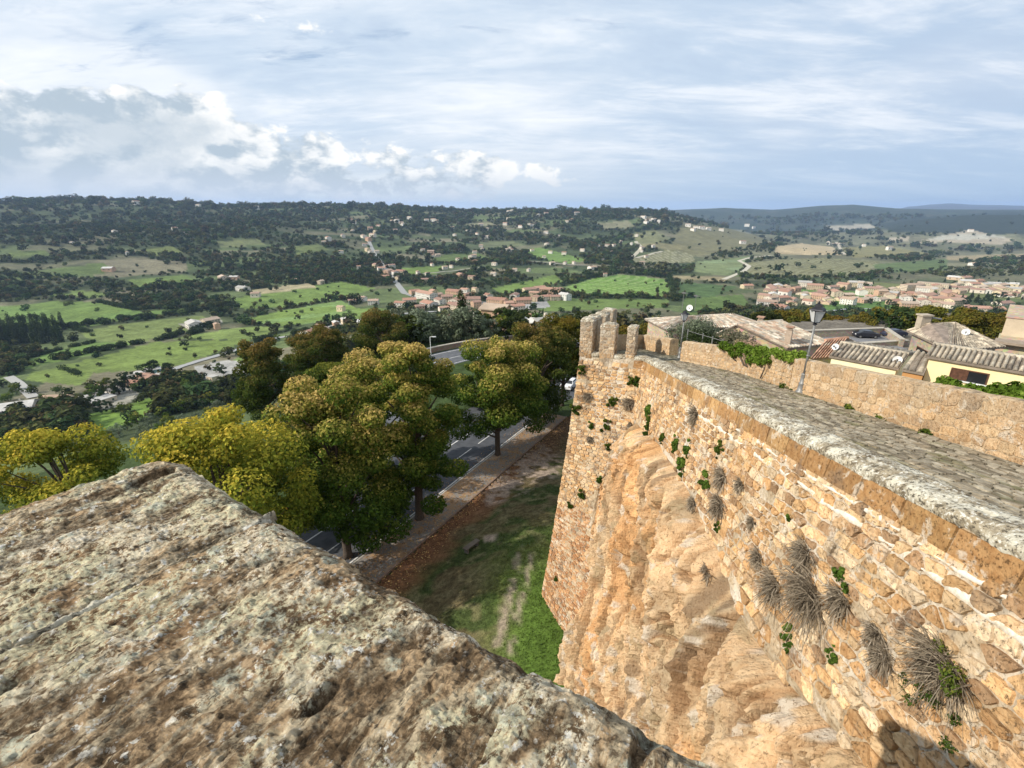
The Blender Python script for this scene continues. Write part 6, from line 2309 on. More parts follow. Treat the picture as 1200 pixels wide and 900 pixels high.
# low stone wall round the outside of the bend
A, B_ = offset_line(CL[10:], -5.2), offset_line(CL[10:], -5.6)
n = len(A)
V = np.concatenate([A - [0, 0, 3], A + [0, 0, 0.95], B_ + [0, 0, 0.95], B_ - [0, 0, 3]])
o = empty('road_wall', tuple(CL[30] + np.array([0, 0, -1])), 'curved low stone wall round the outside of the road bend', 'wall')
link('masonry', mesh_np('masonry', V - np.array(o.location), grid_faces(4, n), wallmat('wall_stone_dark', (0.30, 0.21, 0.15), 0.2, True)), o)
V = np.concatenate([offset_line(CL[10:], -5.1) + [0, 0, 0.953], offset_line(CL[10:], -5.1) + [0, 0, 1.08], offset_line(CL[10:], -5.7) + [0, 0, 1.08], offset_line(CL[10:], -5.7) + [0, 0, 0.953]])
link('coping', mesh_np('coping', V - np.array(o.location), grid_faces(4, n), MATS['plain_col'], np.tile((0.45, 0.40, 0.33), (len(V), 1))), o)
# pavement with kerbs, then a low stone edging towards the grass
KW0, KW1 = 0.42, 3.3
pv = MB()
pts0 = [rp(t, KW0) for t in (-45, 26)] ; pts1 = [rp(t, KW1) for t in (26, -45)]
pv.prism((pts0 + pts1)[::-1], gz - 0.3, gz + 0.12)
tag(pv.build('pavement', MATS['pavement']), kind='structure')
kb = MB(); kb.col = (0.36, 0.34, 0.31)
pav = [o_ for o_ in bpy.data.objects if o_.name == 'pavement'][0]
for nm, w, wd_, h, cc in (('kerb_stone', 0.34, 0.15, 0.135, (0.40, 0.38, 0.34)), ('edging_stone', 3.38, 0.16, 0.20, (0.22, 0.15, 0.11))):
    me = None
    for k in range(70):
        t = -44 + k * 1.0
        c = rp(t + 0.5, w)
        if me is None:
            g = MB(); g.col = cc
            g.box((0, 0, 0), (0.985, wd_, h + 0.2), 0)
            me = g.mesh(nm, MATS['plain_col'])
        link(nm, me, pav, (c[0], c[1], gz + h - (h + 0.2) / 2), (0, 0, math.atan2(RD[1], RD[0])))

# ------------------------------------------------------------------ moat strip between pavement and wall
def foot_x(y):
    return np.where(y < 20.5, np.interp(y, KBY[:3], KBX[:3]), np.interp(y, [20.5, 24.3, 32.8], [3.18, 1.65, 4.2]))


gx_, gy_ = np.meshgrid(np.arange(-34, 26, 0.28), np.arange(-2, 80, 0.28))
tt = (gx_ - RA[0]) * RD[0] + (gy_ - RA[1]) * RD[1]
ww = (gx_ - RA[0]) * RN[0] + (gy_ - RA[1]) * RN[1]
gz_ = terrain(gx_, gy_)
dist_w = foot_x(gy_) - gx_
gz_ = np.where(ww < 8, np.maximum(gz_, gz + 0.02) * sstep(ww, 3.4, 8) + (gz + 0.09) * (1 - sstep(ww, 3.4, 8)), gz_) + 0.05
V = np.stack([gx_, gy_, gz_ + 0.05 * (fbm(gx_ * 0.8, gy_ * 0.8, 0, 3, 3) - 0.5)], -1).reshape(-1, 3)
ok = (ww > 3.42) & (dist_w > -1.5) & (tt < 34) | ((gy_ > 24) & (ww > 3.42) & (tt < 34) & (poly_sd(gx_, gy_, PLATEAU) < 0.5))
px_, py_ = project(V)
px_ = px_.reshape(gx_.shape); py_ = py_.reshape(gx_.shape)
nA = fbm(gx_ / 2.2, gy_ / 2.2, 0, 4, 12); nB = fbm(gx_ / 0.7, gy_ / 0.7, 0, 3, 13)
green = np.array([0.09, 0.15, 0.028]); dgreen = np.array([0.055, 0.075, 0.024]); rust = np.array([0.20, 0.095, 0.05]); dirt = np.array([0.36, 0.28, 0.22]); brown = np.array([0.13, 0.085, 0.05])
cc = np.ones(gx_.shape + (3,)) * dgreen
def lay(mask, col):
    global cc
    mask = np.clip(mask, 0, 1)[..., None]
    cc = cc * (1 - mask) + col * mask
gx2 = py_ + 34 * (nA - 0.5)
lay(sstep(nA, 0.47, 0.60) * 0.65, brown)
lay(sstep(nB, 0.52, 0.66) * 0.5, np.array([0.20, 0.17, 0.09]))
lay(sstep(px_ + 60 * (nA - .5), 545, 640) * sstep(gx2, 590, 700), green)
lay(sstep(-(ww + 5 * (nA - 0.5)), -7.0, -4.2) * 0.8, rust)
lay(sstep(-(ww + 2 * (nA - 0.5)), -5.2, -4.3) * 0.7, rust * 0.8)
dm = poly_sd(px_ + 26 * (nB - .5), py_ + 26 * (nA - .5), [(560, 560), (590, 535), (640, 515), (662, 530), (655, 560), (610, 575), (575, 585)])
lay(sstep(dm, -6, 6) * sstep(nB, 0.35, 0.55) * 0.9, dirt)
lay(sstep(poly_sd(px_ + 10 * (nB - .5), py_ + 8 * (nA - .5), [(604, 650), (611, 640), (603, 700), (588, 760), (580, 760), (592, 700)]), -3, 3) * sstep(nB, 0.28, 0.50) * 0.75, dirt * 0.95)
lay(sstep(poly_sd(px_ + 10 * (nB - .5), py_ + 8 * (nA - .5), [(622, 650), (628, 645), (613, 710), (602, 770), (595, 770), (606, 710)]), -3, 3) * sstep(nB, 0.28, 0.50) * 0.75, dirt * 0.95)
lay(sstep(poly_sd(px_, py_, [(568, 628), (582, 626), (580, 634), (568, 635)]), -2, 2) * 0.9, dirt * 1.1)
lay(sstep(-gx2, -560, -500) * 0.8 * sstep(px_, 600, 640), brown * 0.8)
ix = np.arange(V.shape[0]).reshape(gx_.shape)
Fm = grid_faces(*gx_.shape)
Fm = Fm[ok.reshape(-1)[Fm].all(axis=1)]
used = np.unique(Fm); remap = np.zeros(len(V), np.int64); remap[used] = np.arange(len(used))
m, nt, b = bsdf_mat('moat_ground', 0.95, 0.08)
p = wpos(nt)
na = noise(nt, p, 2.5, 8.0, 0.72); nb = noise(nt, p, 13.0, 4.0, 0.7)
mul = nd(nt, 'ShaderNodeVectorMath', {'operation': 'SCALE'}, i0=attr(nt))
nt.links.new(mth(nt, 'MULTIPLY', step(nt, na, 0.3, 0.7, 0.55, 1.45), step(nt, nb, 0.3, 0.7, 0.7, 1.3)), mul.inputs['Scale'])
nt.links.new(mul.outputs[0], b.inputs['Base Color'])
bump(nt, b, mth(nt, 'ADD', na, nb), 0.8, 0.1)
strip_o = link('moat_ground', mesh_np('moat_ground', V[used], remap[Fm][:, ::-1], MATS['moat_ground'], cc.reshape(-1, 3)[used], True))
tag(strip_o, kind='structure')
# grass blades in tufts
rg_ = np.random.default_rng(3)
ni = rg_.choice(used, 60000)
gp = V[ni] + np.c_[rg_.uniform(-.2, .2, (60000, 2)), np.zeros(60000)]
gc = cc.reshape(-1, 3)[ni]
isg = gc[:, 1] > gc[:, 0] * 1.12
gp, gc = gp[isg], gc[isg]
n = len(gp)
a = rg_.uniform(0, 2 * pi, n); h = rg_.uniform(0.05, 0.16, n) * (0.7 + 3 * gc[:, 1]); wd_ = 0.035
dx, dy = np.cos(a) * wd_, np.sin(a) * wd_
tip = gp + np.stack([rg_.normal(0, .05, n), rg_.normal(0, .05, n), h], -1)
Vg = np.stack([gp - np.stack([dx, dy, 0 * dx], -1), gp + np.stack([dx, dy, 0 * dx], -1), tip], 1).reshape(-1, 3)
o = link('grass', mesh_np('grass', Vg, np.arange(3 * n).reshape(n, 3), MATS['leaf'], np.repeat(gc * 1.25, 3, 0)))
tag(o, kind='stuff')
# fallen leaves over pavement and verge
n = 9000
t = rg_.uniform(-30, 26, n); w = np.abs(rg_.normal(0, 1, n)) * 2.2 + rg_.uniform(-1.5, 3.4, n)
w = np.clip(w, -3.5, 9)
q = RA[None] + RD[None] * t[:, None] + RN[None] * w[:, None]
z = np.where((w > KW0) & (w < KW1), gz + 0.14, np.where(w <= KW0, gz + 0.05, gz + 0.17))
cen = np.stack([q[:, 0], q[:, 1], z], -1)
Vl, Fl = leaf_quads(cen, rg_.normal(size=(n, 3)) * 0.3 + np.array([0, 0, 1]), 0.13, rg_)
pc = np.array([(0.50, 0.30, 0.13), (0.42, 0.22, 0.09), (0.60, 0.42, 0.18), (0.28, 0.16, 0.08)])[rg_.integers(0, 4, n)]
o = link('fallen_leaves', mesh_np('fallen_leaves', Vl, Fl, MATS['leaf'], np.repeat(pc, 4, 0)))
tag(o, kind='stuff')
# parked cars beside the far tree, glimpsed between trunk and bastion
make_car((9.0, 71.5, gz + 0.02), radians(62), 'white parked car half hidden between the leaning trunk and the bastion', (0.72, 0.72, 0.72), 'cars parked under the roadside trees')
make_car((14.0, 77.5, gz + 0.02), radians(50), 'silver parked car behind the white one beside the bastion', (0.45, 0.46, 0.48), 'cars parked under the roadside trees')
make_car((4.6, 69.5, gz + 0.02), radians(60), 'grey parked car in the shade of the dark tree by the bastion', (0.30, 0.31, 0.33), 'cars parked under the roadside trees')
# stone bench on the grass and slim lamp masts at the bend
bp = atz(553, 652, gz + 0.6)
o = empty('bench', (bp[0], bp[1], float(terrain(bp[0], bp[1])) + 0.1), 'low dark bench on the grass strip below the wall', 'bench', None, 0.9)
g = MB(); g.col = (0.12, 0.10, 0.08); g.box((0, 0, 0.42), (1.5, 0.42, 0.08)); g.build('seat', MATS['plain_col'], o)
for sx_ in (-0.55, 0.55):
    g = MB(); g.col = (0.15, 0.13, 0.11); g.box((sx_, 0, 0.19), (0.14, 0.36, 0.38)); g.build('leg', MATS['plain_col'], o)
for (x, y, h, lb_) in ((-13.6, 79.4, 6.0, 'slim white lamp mast on the inside of the road bend'),):
    o = empty('lamp_mast', (x, y, gz), lb_, 'street lamp')
    g = MB(); g.tube([(0, 0, 0), (0, 0, h)], [0.08, 0.05], 8); g.build('pole', MATS['white_paint'], o)
    g = MB(); g.tube([(0, 0, h), (0.5, -0.3, h + 0.15)], 0.04, 6); g.box((0.75, -0.45, h + 0.15), (0.6, 0.25, 0.12)); g.build('lamp_head', MATS['white_plastic'], o)


# ------------------------------------------------------------------ houses of the valley
WALLC = [(0.62, 0.52, 0.38), (0.70, 0.62, 0.50), (0.58, 0.44, 0.30), (0.72, 0.68, 0.60), (0.66, 0.55, 0.36), (0.55, 0.36, 0.24)]
ROOFC = {'red': [(0.36, 0.20, 0.14), (0.40, 0.24, 0.17), (0.32, 0.20, 0.15), (0.38, 0.27, 0.20)], 'grey': [(0.42, 0.40, 0.36), (0.50, 0.48, 0.44)], 'tan': [(0.46, 0.36, 0.27), (0.42, 0.30, 0.21)]}
rh = np.random.default_rng(909)
HOUSES = []
colmat('far_plaster', 0.9, 0.35, 0.15, 0.0)


def far_house(px, py, wpx, where, group, roof='red', wall=None, floors=None, flat=False, name='house', depth_k=None, rot=None, detail=None, cat='house', minr=120):
    p = hit(px, py, minr)
    if p is None:
        return
    dist = np.linalg.norm(p)
    w = wpx / F * dist * 0.92
    fl = floors or (2 if w > 9 else 1 if w < 6 else int(rh.integers(1, 3)))
    hgt = 3.1 * fl + 0.4
    if wpx < 8: hgt = max(hgt, w * 0.5)
    dp = min(w * (depth_k or rh.uniform(0.6, 0.85)), 16)
    wc = np.array(wall if wall is not None else WALLC[rh.integers(len(WALLC))]) * rh.uniform(0.85, 1.0)
    rc = np.array(ROOFC[roof][rh.integers(len(ROOFC[roof]))]) * rh.uniform(0.85, 1.1)
    rz = rot if rot is not None else rh.choice([0.15, -0.35, 0.5, 1.2, -0.9]) + rh.uniform(-.15, .15)
    det = (wpx >= 11) if detail is None else detail
    W = MB(); W.col = tuple(wc)
    hx, hy = w / 2, dp / 2
    rise = 0.0 if flat else dp * 0.17
    base = -3.0
    v = [(-hx, -hy), (hx, -hy), (hx, hy), (-hx, hy)]
    W.add([(x, y, base) for x, y in v] + [(x, y, hgt) for x, y in v] + [(-hx, 0, hgt + rise), (hx, 0, hgt + rise)],
          [(0, 1, 5, 4), (1, 2, 6, 9, 5), (2, 3, 7, 6), (3, 0, 4, 8, 7)] + ([(4, 5, 6, 7)] if flat else []))
    R_ = MB(); R_.col = tuple(rc)
    ov = 0.5
    if flat:
        R_.box((0, 0, hgt + 0.12), (w + 0.5, dp + 0.5, 0.24))
    else:
        z0 = hgt - rise * ov / hy + 0.03
        R_.add([(-hx - ov, -hy - ov, z0), (hx + ov, -hy - ov, z0), (hx + ov, 0, hgt + rise + .03), (-hx - ov, 0, hgt + rise + .03), (hx + ov, hy + ov, z0), (-hx - ov, hy + ov, z0),
                (-hx - ov, -hy - ov, z0 + .25), (hx + ov, -hy - ov, z0 + .25), (hx + ov, 0, hgt + rise + .3), (-hx - ov, 0, hgt + rise + .3), (hx + ov, hy + ov, z0 + .25), (-hx - ov, hy + ov, z0 + .25)],
               [(3, 2, 1, 0), (2, 3, 5, 4), (6, 7, 8, 9), (9, 8, 10, 11), (0, 1, 7, 6), (4, 5, 11, 10), (1, 2, 8, 7), (2, 4, 10, 8), (0, 6, 9, 3), (3, 9, 11, 5)])
        R_.col = tuple(wc * 0.8)
        R_.box((w * 0.2, dp * 0.12, hgt + rise + 0.3), (0.7, 0.7, 1.6))
    if not det:
        W.v, W.f, W.c = W.v, W.f, W.c
        b0 = len(W.v)
        W.v += R_.v; W.f += [tuple(b0 + i for i in f) for f in R_.f]; W.c += R_.c
        if wpx >= 6:
            W.col = (0.05, 0.05, 0.055)
            for s_ in (-1, 1):
                W.box((s_ * w * 0.25, -hy - 0.01, hgt * 0.55), (w * 0.11, 0.12, hgt * 0.28))
        o = link(name, W.mesh(name, MATS['far_plaster']), None, tuple(p), (0, 0, rz))
        tag(o, 'small house ' + where, cat, group)
    else:
        o = empty(name, tuple(p), 'house ' + where, cat, group, rz)
        W.build('wall', MATS['far_plaster'], o)
        R_.build('roof', MATS['far_plaster'], o)
        g = MB(); g.col = (0.055, 0.055, 0.06) if rh.random() < 0.6 else (0.09, 0.13, 0.08)
        g.box((0, 0, 0), (1.25, 0.16, 1.5))
        wm = g.mesh('window', MATS['far_plaster'])
        n = max(2, int(w / 3.4))
        for f_ in range(fl):
            for i in range(n):
                link('window', wm, o, (-hx + (i + 0.5) * w / n, -hy, 1.7 + 3.1 * f_))
            for i in range(max(1, n // 2)):
                link('window', wm, o, (-hx, -hy + (i + 0.5) * dp / max(1, n // 2), 1.7 + 3.1 * f_), (0, 0, pi / 2))
                link('window', wm, o, (hx, -hy + (i + 0.5) * dp / max(1, n // 2), 1.7 + 3.1 * f_), (0, 0, pi / 2))
        g = MB(); g.col = (0.14, 0.08, 0.05); g.box((0, -hy - 0.02, 1.1), (1.3, 0.16, 2.2)); g.build('door', MATS['far_plaster'], o)
    o['_auto'] = {'red': 'red-roofed', 'grey': 'grey-roofed', 'tan': 'tan-roofed'}[roof] + (' house' if cat == 'house' else ' ' + cat)
    o['_where'] = where
    HOUSES.append(o)
    return o


VIL = [(500, 350, 30, 3), (480, 356, 16), (470, 360, 14), (486, 345, 12), (503, 360, 20), (516, 356, 15), (532, 345, 18), (524, 352, 14), (535, 356, 20), (553, 355, 21, 2), (540, 366, 22, 3), (558, 362, 11, 3),
       (583, 356, 24), (603, 350, 15), (612, 356, 20), (606, 364, 17), (620, 343, 16), (632, 341, 15), (643, 345, 22, 3), (656, 343, 13), (572, 366, 17), (560, 371, 15), (508, 345, 11), (545, 343, 10), (557, 344, 8, 3),
       (596, 360, 12), (627, 353, 13), (640, 352, 13), (520, 366, 12), (514, 349, 10), (530, 361, 10), (650, 352, 12), (572, 350, 10), (492, 364, 11), (548, 349, 9), (626, 347, 12)]
for q in VIL:
    far_house(q[0], q[1], q[2], 'in the red-roofed village left of the bastion', 'houses of the near village', floors=q[3] if len(q) > 3 else None)
far_house(662, 352, 13, 'village edge', 'houses of the near village', 'grey', (0.75, 0.73, 0.68), 3)['_where'] = 'with white walls at the right-hand edge of the near village'
far_house(586, 371, 18, 'village', 'houses of the near village', 'grey', (0.7, 0.7, 0.68), 1, True)['_where'] = 'with flat pale canopy below the near village'
for (x, y, w, rf, fl) in ((534, 383, 30, 'red', 2), (563, 391, 26, 'red', 2), (582, 397, 30, 'tan', 2), (573, 388, 18, 'red', 2), (616, 402, 22, 'grey', 1), (636, 405, 24, 'grey', 1), (585, 408, 24, 'grey', 1)):
    far_house(x, y, w, 'on the slope below the near village', 'houses below the village', rf, floors=fl)
for (x, y, w) in ((447, 317, 9), (455, 320, 11), (463, 322, 9), (470, 321, 12), (441, 313, 8), (452, 327, 9), (459, 314, 8), (466, 328, 8), (432, 283, 7), (437, 278, 7), (428, 289, 6), (440, 273, 6), (434, 270, 6), (426, 279, 6), (431, 295, 7)):
    far_house(x, y, w, 'in the hamlet strung along the straight valley road', 'houses of the roadside hamlet')
for (x, y, w, rf, fl, flat) in ((112, 472, 30, 'grey', 1, True), (70, 472, 24, 'tan', 1, False), (16, 488, 34, 'grey', 2, False), (135, 462, 14, 'grey', 1, False), (158, 452, 13, 'red', 1, False), (175, 450, 18, 'red', 2, False),
                               (165, 441, 12, 'grey', 1, True), (190, 444, 10, 'grey', 1, False), (212, 456, 12, 'red', 1, False), (250, 446, 10, 'grey', 1, True), (150, 447, 12, 'grey', 1, True), (120, 457, 10, 'tan', 1, False), (218, 452, 8, 'grey', 1, False), (205, 448, 9, 'red', 1, False)):
    far_house(x, y, w, 'in the farm group on the left valley floor', 'valley farm buildings', rf, floors=fl, flat=flat, minr=140)
for (x, y, w) in ((228, 384, 18), (247, 380, 16), (275, 328, 9), (262, 328, 11), (285, 341, 13), (300, 348, 9), (128, 318, 9), (255, 386, 8), (374, 388, 9), (382, 392, 12), (365, 394, 14), (394, 384, 9), (405, 380, 10), (356, 398, 10), (428, 383, 16), (400, 365, 8), (345, 331, 6), (376, 333, 8), (425, 353, 10), (438, 357, 12), (413, 357, 9), (552, 303, 7), (556, 309, 7), (540, 325, 10), (553, 328, 9), (498, 331, 9), (485, 345, 8)):
    far_house(x, y, w, 'scattered across the green valley fields', 'scattered valley houses', ['red', 'tan', 'grey'][rh.integers(3)])
far_house(180, 437, 14, 'x', 'valley farm buildings', 'grey', (.3, .5, .5), 1, True)
HOUSES[-1]['_where'] = 'low turquoise-sided shed in the left valley'
# castle-like villa on the wooded knoll
o = far_house(505, 299, 8, 'on the wooded knoll', 'scattered valley houses', 'red', (0.62, 0.42, 0.30), 4, name='villa')
o = far_house(513, 301, 6, 'on the wooded knoll', 'scattered valley houses', 'tan', (0.6, 0.5, 0.4), 2, name='villa')
# suburb on the right
sub = []
for i in range(420):
    x, y = rh.uniform(895, 1125), rh.uniform(336, 361)
    lo = 342 - 3 * sin((x - 890) / 60)
    if not (lo - 4 < y < 363) or (955 < x < 1050 and y > 357):
        continue
    if all(abs(x - a) > 9 or abs(y - b_) > 4.2 for a, b_ in sub):
        sub.append((x, y))
for x, y in sub[:72]:
    far_house(x, y, rh.uniform(9, 16), 'in the pink-roofed suburb beyond the town', 'houses of the right-hand suburb', minr=300, roof= 'red' if rh.random() < 0.55 else ('tan' if rh.random() < .7 else 'grey'), floors=int(rh.integers(1, 4)))
for x, y, w, fl in ((1068, 341, 22, 4), (1092, 339, 24, 4), (1085, 352, 22, 3), (1105, 356, 22, 3), (1128, 366, 30, 2), (1154, 366, 26, 2), (906, 341, 34, 2), (898, 358, 20, 2), (912, 364, 18, 2), (1175, 357, 16, 1), (875, 338, 12, 2), (1178, 348, 10, 1)):
    far_house(x, y, w, 'among the larger blocks of the suburb', 'larger suburb blocks', minr=300, roof='red' if y > 345 or x < 1000 else 'tan', floors=fl, flat=fl == 4)
sub = []
for i in range(200):
    x, y = rh.uniform(1110, 1215), rh.uniform(324, 352)
    if abs(y - (332 + (x - 1110) * 0.13)) > 7: continue
    if all(abs(x - a) > 8 or abs(y - b_) > 3.5 for a, b_ in sub):
        sub.append((x, y))
for x, y in sub[:26]:
    far_house(x, y, rh.uniform(8, 14), 'at the far right of the suburb', 'houses at the far right', minr=300, roof=['red', 'tan', 'grey'][rh.integers(3)])
# pale specks on the hills
hs = [(760, 259, 8), (754, 257, 6), (766, 260, 6), (772, 261, 6), (757, 262, 5), (600, 249, 6), (596, 249, 4), (320, 240, 6), (160, 240, 6), (233, 243, 5), (300, 246, 7), (385, 282, 7), (380, 286, 5), (480, 257, 5), (472, 264, 8),
      (465, 261, 6), (500, 260, 5), (508, 260, 6), (513, 261, 5), (518, 264, 4), (530, 268, 4), (548, 272, 4), (610, 267, 5), (627, 268, 5), (640, 252, 5), (630, 254, 6), (676, 252, 6), (645, 297, 5), (598, 292, 4), (625, 265, 4), (700, 290, 5),
      (883, 268, 4), (875, 266, 5), (815, 268, 5), (822, 269, 6), (830, 270, 5), (845, 271, 5), (806, 266, 6), (812, 271, 5), (970, 287, 6), (978, 287, 8), (986, 288, 5), (1137, 272, 4), (1042, 293, 6), (1141, 311, 10), (1012, 289, 4), (694, 316, 10),
      (740, 287, 4), (752, 296, 4), (765, 290, 5), (870, 286, 6), (640, 274, 5), (655, 278, 4), (590, 276, 4), (570, 270, 5), (220, 275, 5), (135, 274, 6), (205, 270, 5), (150, 299, 5), (85, 287, 4), (400, 297, 5), (415, 262, 5)]
for x, y, w in hs:
    far_house(x, y, w, 'as a pale speck on the far hills', 'houses dotted over the hills', 'tan' if rh.random() < .6 else 'red', (0.74, 0.70, 0.62), minr=800, detail=False)
for _ in range(60):
    x, y = rh.uniform(380, 760), rh.uniform(258, 325)
    far_house(x, y, rh.uniform(4, 6.5), 'as a pale speck on the middle hills', 'houses dotted over the middle hills', 'tan' if rh.random() < .5 else 'red', (0.68, 0.62, 0.52), minr=800, detail=False)

# ------------------------------------------------------------------ hedgerows
rq = np.random.default_rng(404)


def hedge(pts, wid, hgt, label, n, minr=100, pal=P_DARK):
    P = []
    for (x0, y0), (x1, y1) in zip(pts[:-1], pts[1:]):
        for t in np.linspace(0, 1, 6, endpoint=False):
            h = hit(x0 + (x1 - x0) * t, y0 + (y1 - y0) * t, minr)
            if h is not None: P.append(h)
    P = np.array(P)
    d = np.concatenate([[0], np.cumsum(np.hypot(*np.diff(P[:, :2], axis=0).T))])
    k = max(8, int(d[-1] / (wid * 0.5)))
    q = np.sort(rq.uniform(0, d[-1], k))
    x, y = np.interp(q, d, P[:, 0]), np.interp(q, d, P[:, 1])
    x = x + rq.normal(0, wid * .2, k); y = y + rq.normal(0, wid * .2, k)
    z = terrain(x, y)
    r = wid * rq.uniform(0.35, 0.7, k)
    B = np.stack([x, y, z + hgt * rq.uniform(0.3, 0.6, k), r], -1)
    leafy('hedge', label, 'hedge', B, n, wid * 0.22, pal, int(rq.integers(1e6)), 'hedgerows of the left valley', flat=hgt / wid, mat='leaf', stems=False)


hedge([(80, 385), (100, 381), (130, 377), (190, 371), (235, 364), (262, 357)], 9, 7, 'long dark hedgerow under the brightest left field', 9000)
hedge([(17, 434), (60, 423), (100, 415), (150, 406), (177, 401), (195, 397), (258, 379)], 8, 6, 'long dark hedgerow running up to the valley farm yard', 9000)
hedge([(115, 354), (140, 360), (162, 364), (195, 361), (232, 362)], 8, 6, 'curving hedgerow along the upper edge of the bright field', 6000)
hedge([(20, 425), (60, 413), (108, 402), (112, 404)], 6, 4, 'short dark hedge between two strips right of the cypress clump', 3500)
hedge([(70, 431), (85, 437), (97, 443)], 5, 3, 'tiny hedge beside the farm in the left valley', 1200)
hedge([(290, 404), (310, 402), (330, 397), (352, 394), (378, 388)], 9, 8, 'bushy roadside hedge where the valley road bends', 5000)
hedge([(0, 378), (40, 372), (80, 384), (110, 392)], 7, 5, 'ragged hedge at the foot of the bright field by the cypresses', 3500)
hedge([(190, 398), (215, 395), (240, 388), (262, 379)], 7, 5, 'hedge below the long farm shed in the valley', 3500)
hedge([(680, 346), (730, 348), (780, 350)], 5, 4, 'thin hedge along the lower edge of the green vineyard', 3000)
hedge([(660, 336), (690, 326), (730, 320), (765, 322), (790, 328)], 9, 7, 'belt of bushes along the top of the green vineyard', 5000)
hedge([(785, 326), (787, 336), (790, 352)], 8, 14, 'row of trees down the right side of the green vineyard', 3000)
hedge([(430, 384), (450, 386), (480, 384), (500, 386)], 8, 6, 'bushy hedge along the meadow left of the village', 4000)

# ------------------------------------------------------------------ far woods: crowns beyond counting, instanced on one point cloud
NF = 120000
r = np.exp(rq.uniform(np.log(330), np.log(6800), NF))
a = np.radians(rq.uniform(-53, 53, NF))
x, y = r * np.sin(a), r * np.cos(a)
z = terrain(x, y)
px, py = project(np.stack([x, y, z], -1))
nn = fbm(x / 150, y / 150, 0, 4, 5)
n3_ = fbm(x / 60, y / 60, 0, 3, 15)
dens = np.where(px < 600, 0.50, 0.34)
dens = np.where((px > 800), 0.16, dens)
dens = np.where((py < 270) & (px < 780), 0.92, dens)
dens = np.where((py < 262) & (px > 780), 0.55, dens)
dens = np.where((py > 345) & (px < 560), 0.10, dens)
prob = np.clip((dens - 0.52) + sstep(nn, 0.44, 0.56) * 0.95 + (n3_ - 0.5) * 1.3, 0.01, 1)
WOODS = [[(-60, 318), (0, 322), (60, 320), (130, 328), (230, 333), (248, 350), (200, 358), (110, 351), (60, 350), (-60, 360)],
         [(498, 291), (520, 288), (556, 292), (580, 306), (560, 313), (520, 311), (500, 312)], [(270, 322), (400, 320), (430, 330), (380, 336), (300, 332)],
         [(680, 300), (735, 292), (745, 312), (790, 320), (740, 322), (690, 318)], [(640, 325), (665, 318), (660, 335)], [(-60, 268), (200, 262), (330, 270), (300, 282), (120, 290), (-60, 288)],
         [(1030, 262), (1200, 254), (1200, 272), (1120, 268), (1060, 275)], [(-60, 402), (0, 402), (40, 420), (20, 440), (-60, 450)], [(170, 300), (330, 298), (420, 306), (330, 318), (200, 312)],
         [(820, 362), (1200, 366), (1200, 378), (820, 376)], [(860, 322), (1000, 322), (1060, 328), (900, 334)], [(240, 350), (275, 352), (262, 372), (235, 366)]]
for w_ in WOODS:
    prob = np.where(inpoly(px, py, w_), np.clip(0.85 + (n3_ - .5), 0, 1), prob)
for poly, c in FIELDS + GRAVEL:
    prob = np.where(inpoly(px, py, poly), 0.012, prob)
for pts, hw, c in TRACKS:
    prob = np.where(seg_dist(px, py, pts) < 2.0, 0.0, prob)
prob = np.where((px > 880) & (py > 326) & (py < 366), prob * 0.25, prob)
prob = np.where((px > 460) & (px < 670) & (py > 334) & (py < 372), prob * 0.3, prob)
prob = np.where(poly_sd(x, y, PLATEAU) > -5, 0, prob)
prob = np.where((px < -120) | (px > 1320), prob * 0.4, prob)
kp = rq.random(NF) < prob
x, y, z, r = x[kp], y[kp], z[kp], r[kp]
print('far crowns', kp.sum())
size = np.where(r < 900, 6.0, 6.0 + (r - 900) / 2500 * 8) * np.exp(rq.normal(0, 0.38, len(r)))
me = bpy.data.meshes.new('woodland')
me.vertices.add(len(x))
me.vertices.foreach_set('co', np.stack([x, y, z - 0.5], -1).astype(np.float32).reshape(-1))
at = me.attributes.new('size', 'FLOAT', 'POINT'); at.data.foreach_set('value', size.astype(np.float32))
at = me.attributes.new('turn', 'FLOAT', 'POINT'); at.data.foreach_set('value', rq.uniform(0, 6.28, len(x)).astype(np.float32))
at = me.attributes.new('kindof', 'INT', 'POINT'); at.data.foreach_set('value', rq.integers(0, 4, len(x)).astype(np.int32))
wood = link('woodland', me)
tag(wood, kind='stuff')
pr = []
for i, (kd, n_, lf) in enumerate((('dark', 110, 0.26), ('round', 110, 0.26), ('dark', 130, 0.24), ('autumn', 120, 0.25))):
    rnd = np.random.default_rng(600 + i)
    B = [(rnd.uniform(-.28, .28), rnd.uniform(-.28, .28), rnd.uniform(.28, .72), rnd.uniform(.16, .3)) for _ in range(9)]
    pal = {'dark': P_DARK, 'round': pal_mix((0.045, 0.07, 0.022), (0.06, 0.09, 0.03), (0.085, 0.11, 0.04)), 'autumn': pal_mix((0.05, 0.06, 0.022), (0.085, 0.085, 0.03), (0.12, 0.10, 0.04))}[kd]
    V, F_, C_ = cloud(B, n_, lf, pal, rnd, 0.8, 0.55, up=0.8)
    po = bpy.data.objects.new('far_crown', mesh_np('far_crown', V, F_, MATS['leaf_far'], C_))
    pr.append(po)
ng = bpy.data.node_groups.new('plant_woods', 'GeometryNodeTree')
ng.interface.new_socket('Geometry', in_out='INPUT', socket_type='NodeSocketGeometry')
ng.interface.new_socket('Geometry', in_out='OUTPUT', socket_type='NodeSocketGeometry')
gi = ng.nodes.new('NodeGroupInput'); go = ng.nodes.new('NodeGroupOutput')
jn = ng.nodes.new('GeometryNodeJoinGeometry')


def named(nm, tp):
    n = ng.nodes.new('GeometryNodeInputNamedAttribute'); n.data_type = tp
    n.inputs['Name'].default_value = nm
    return n.outputs[0]


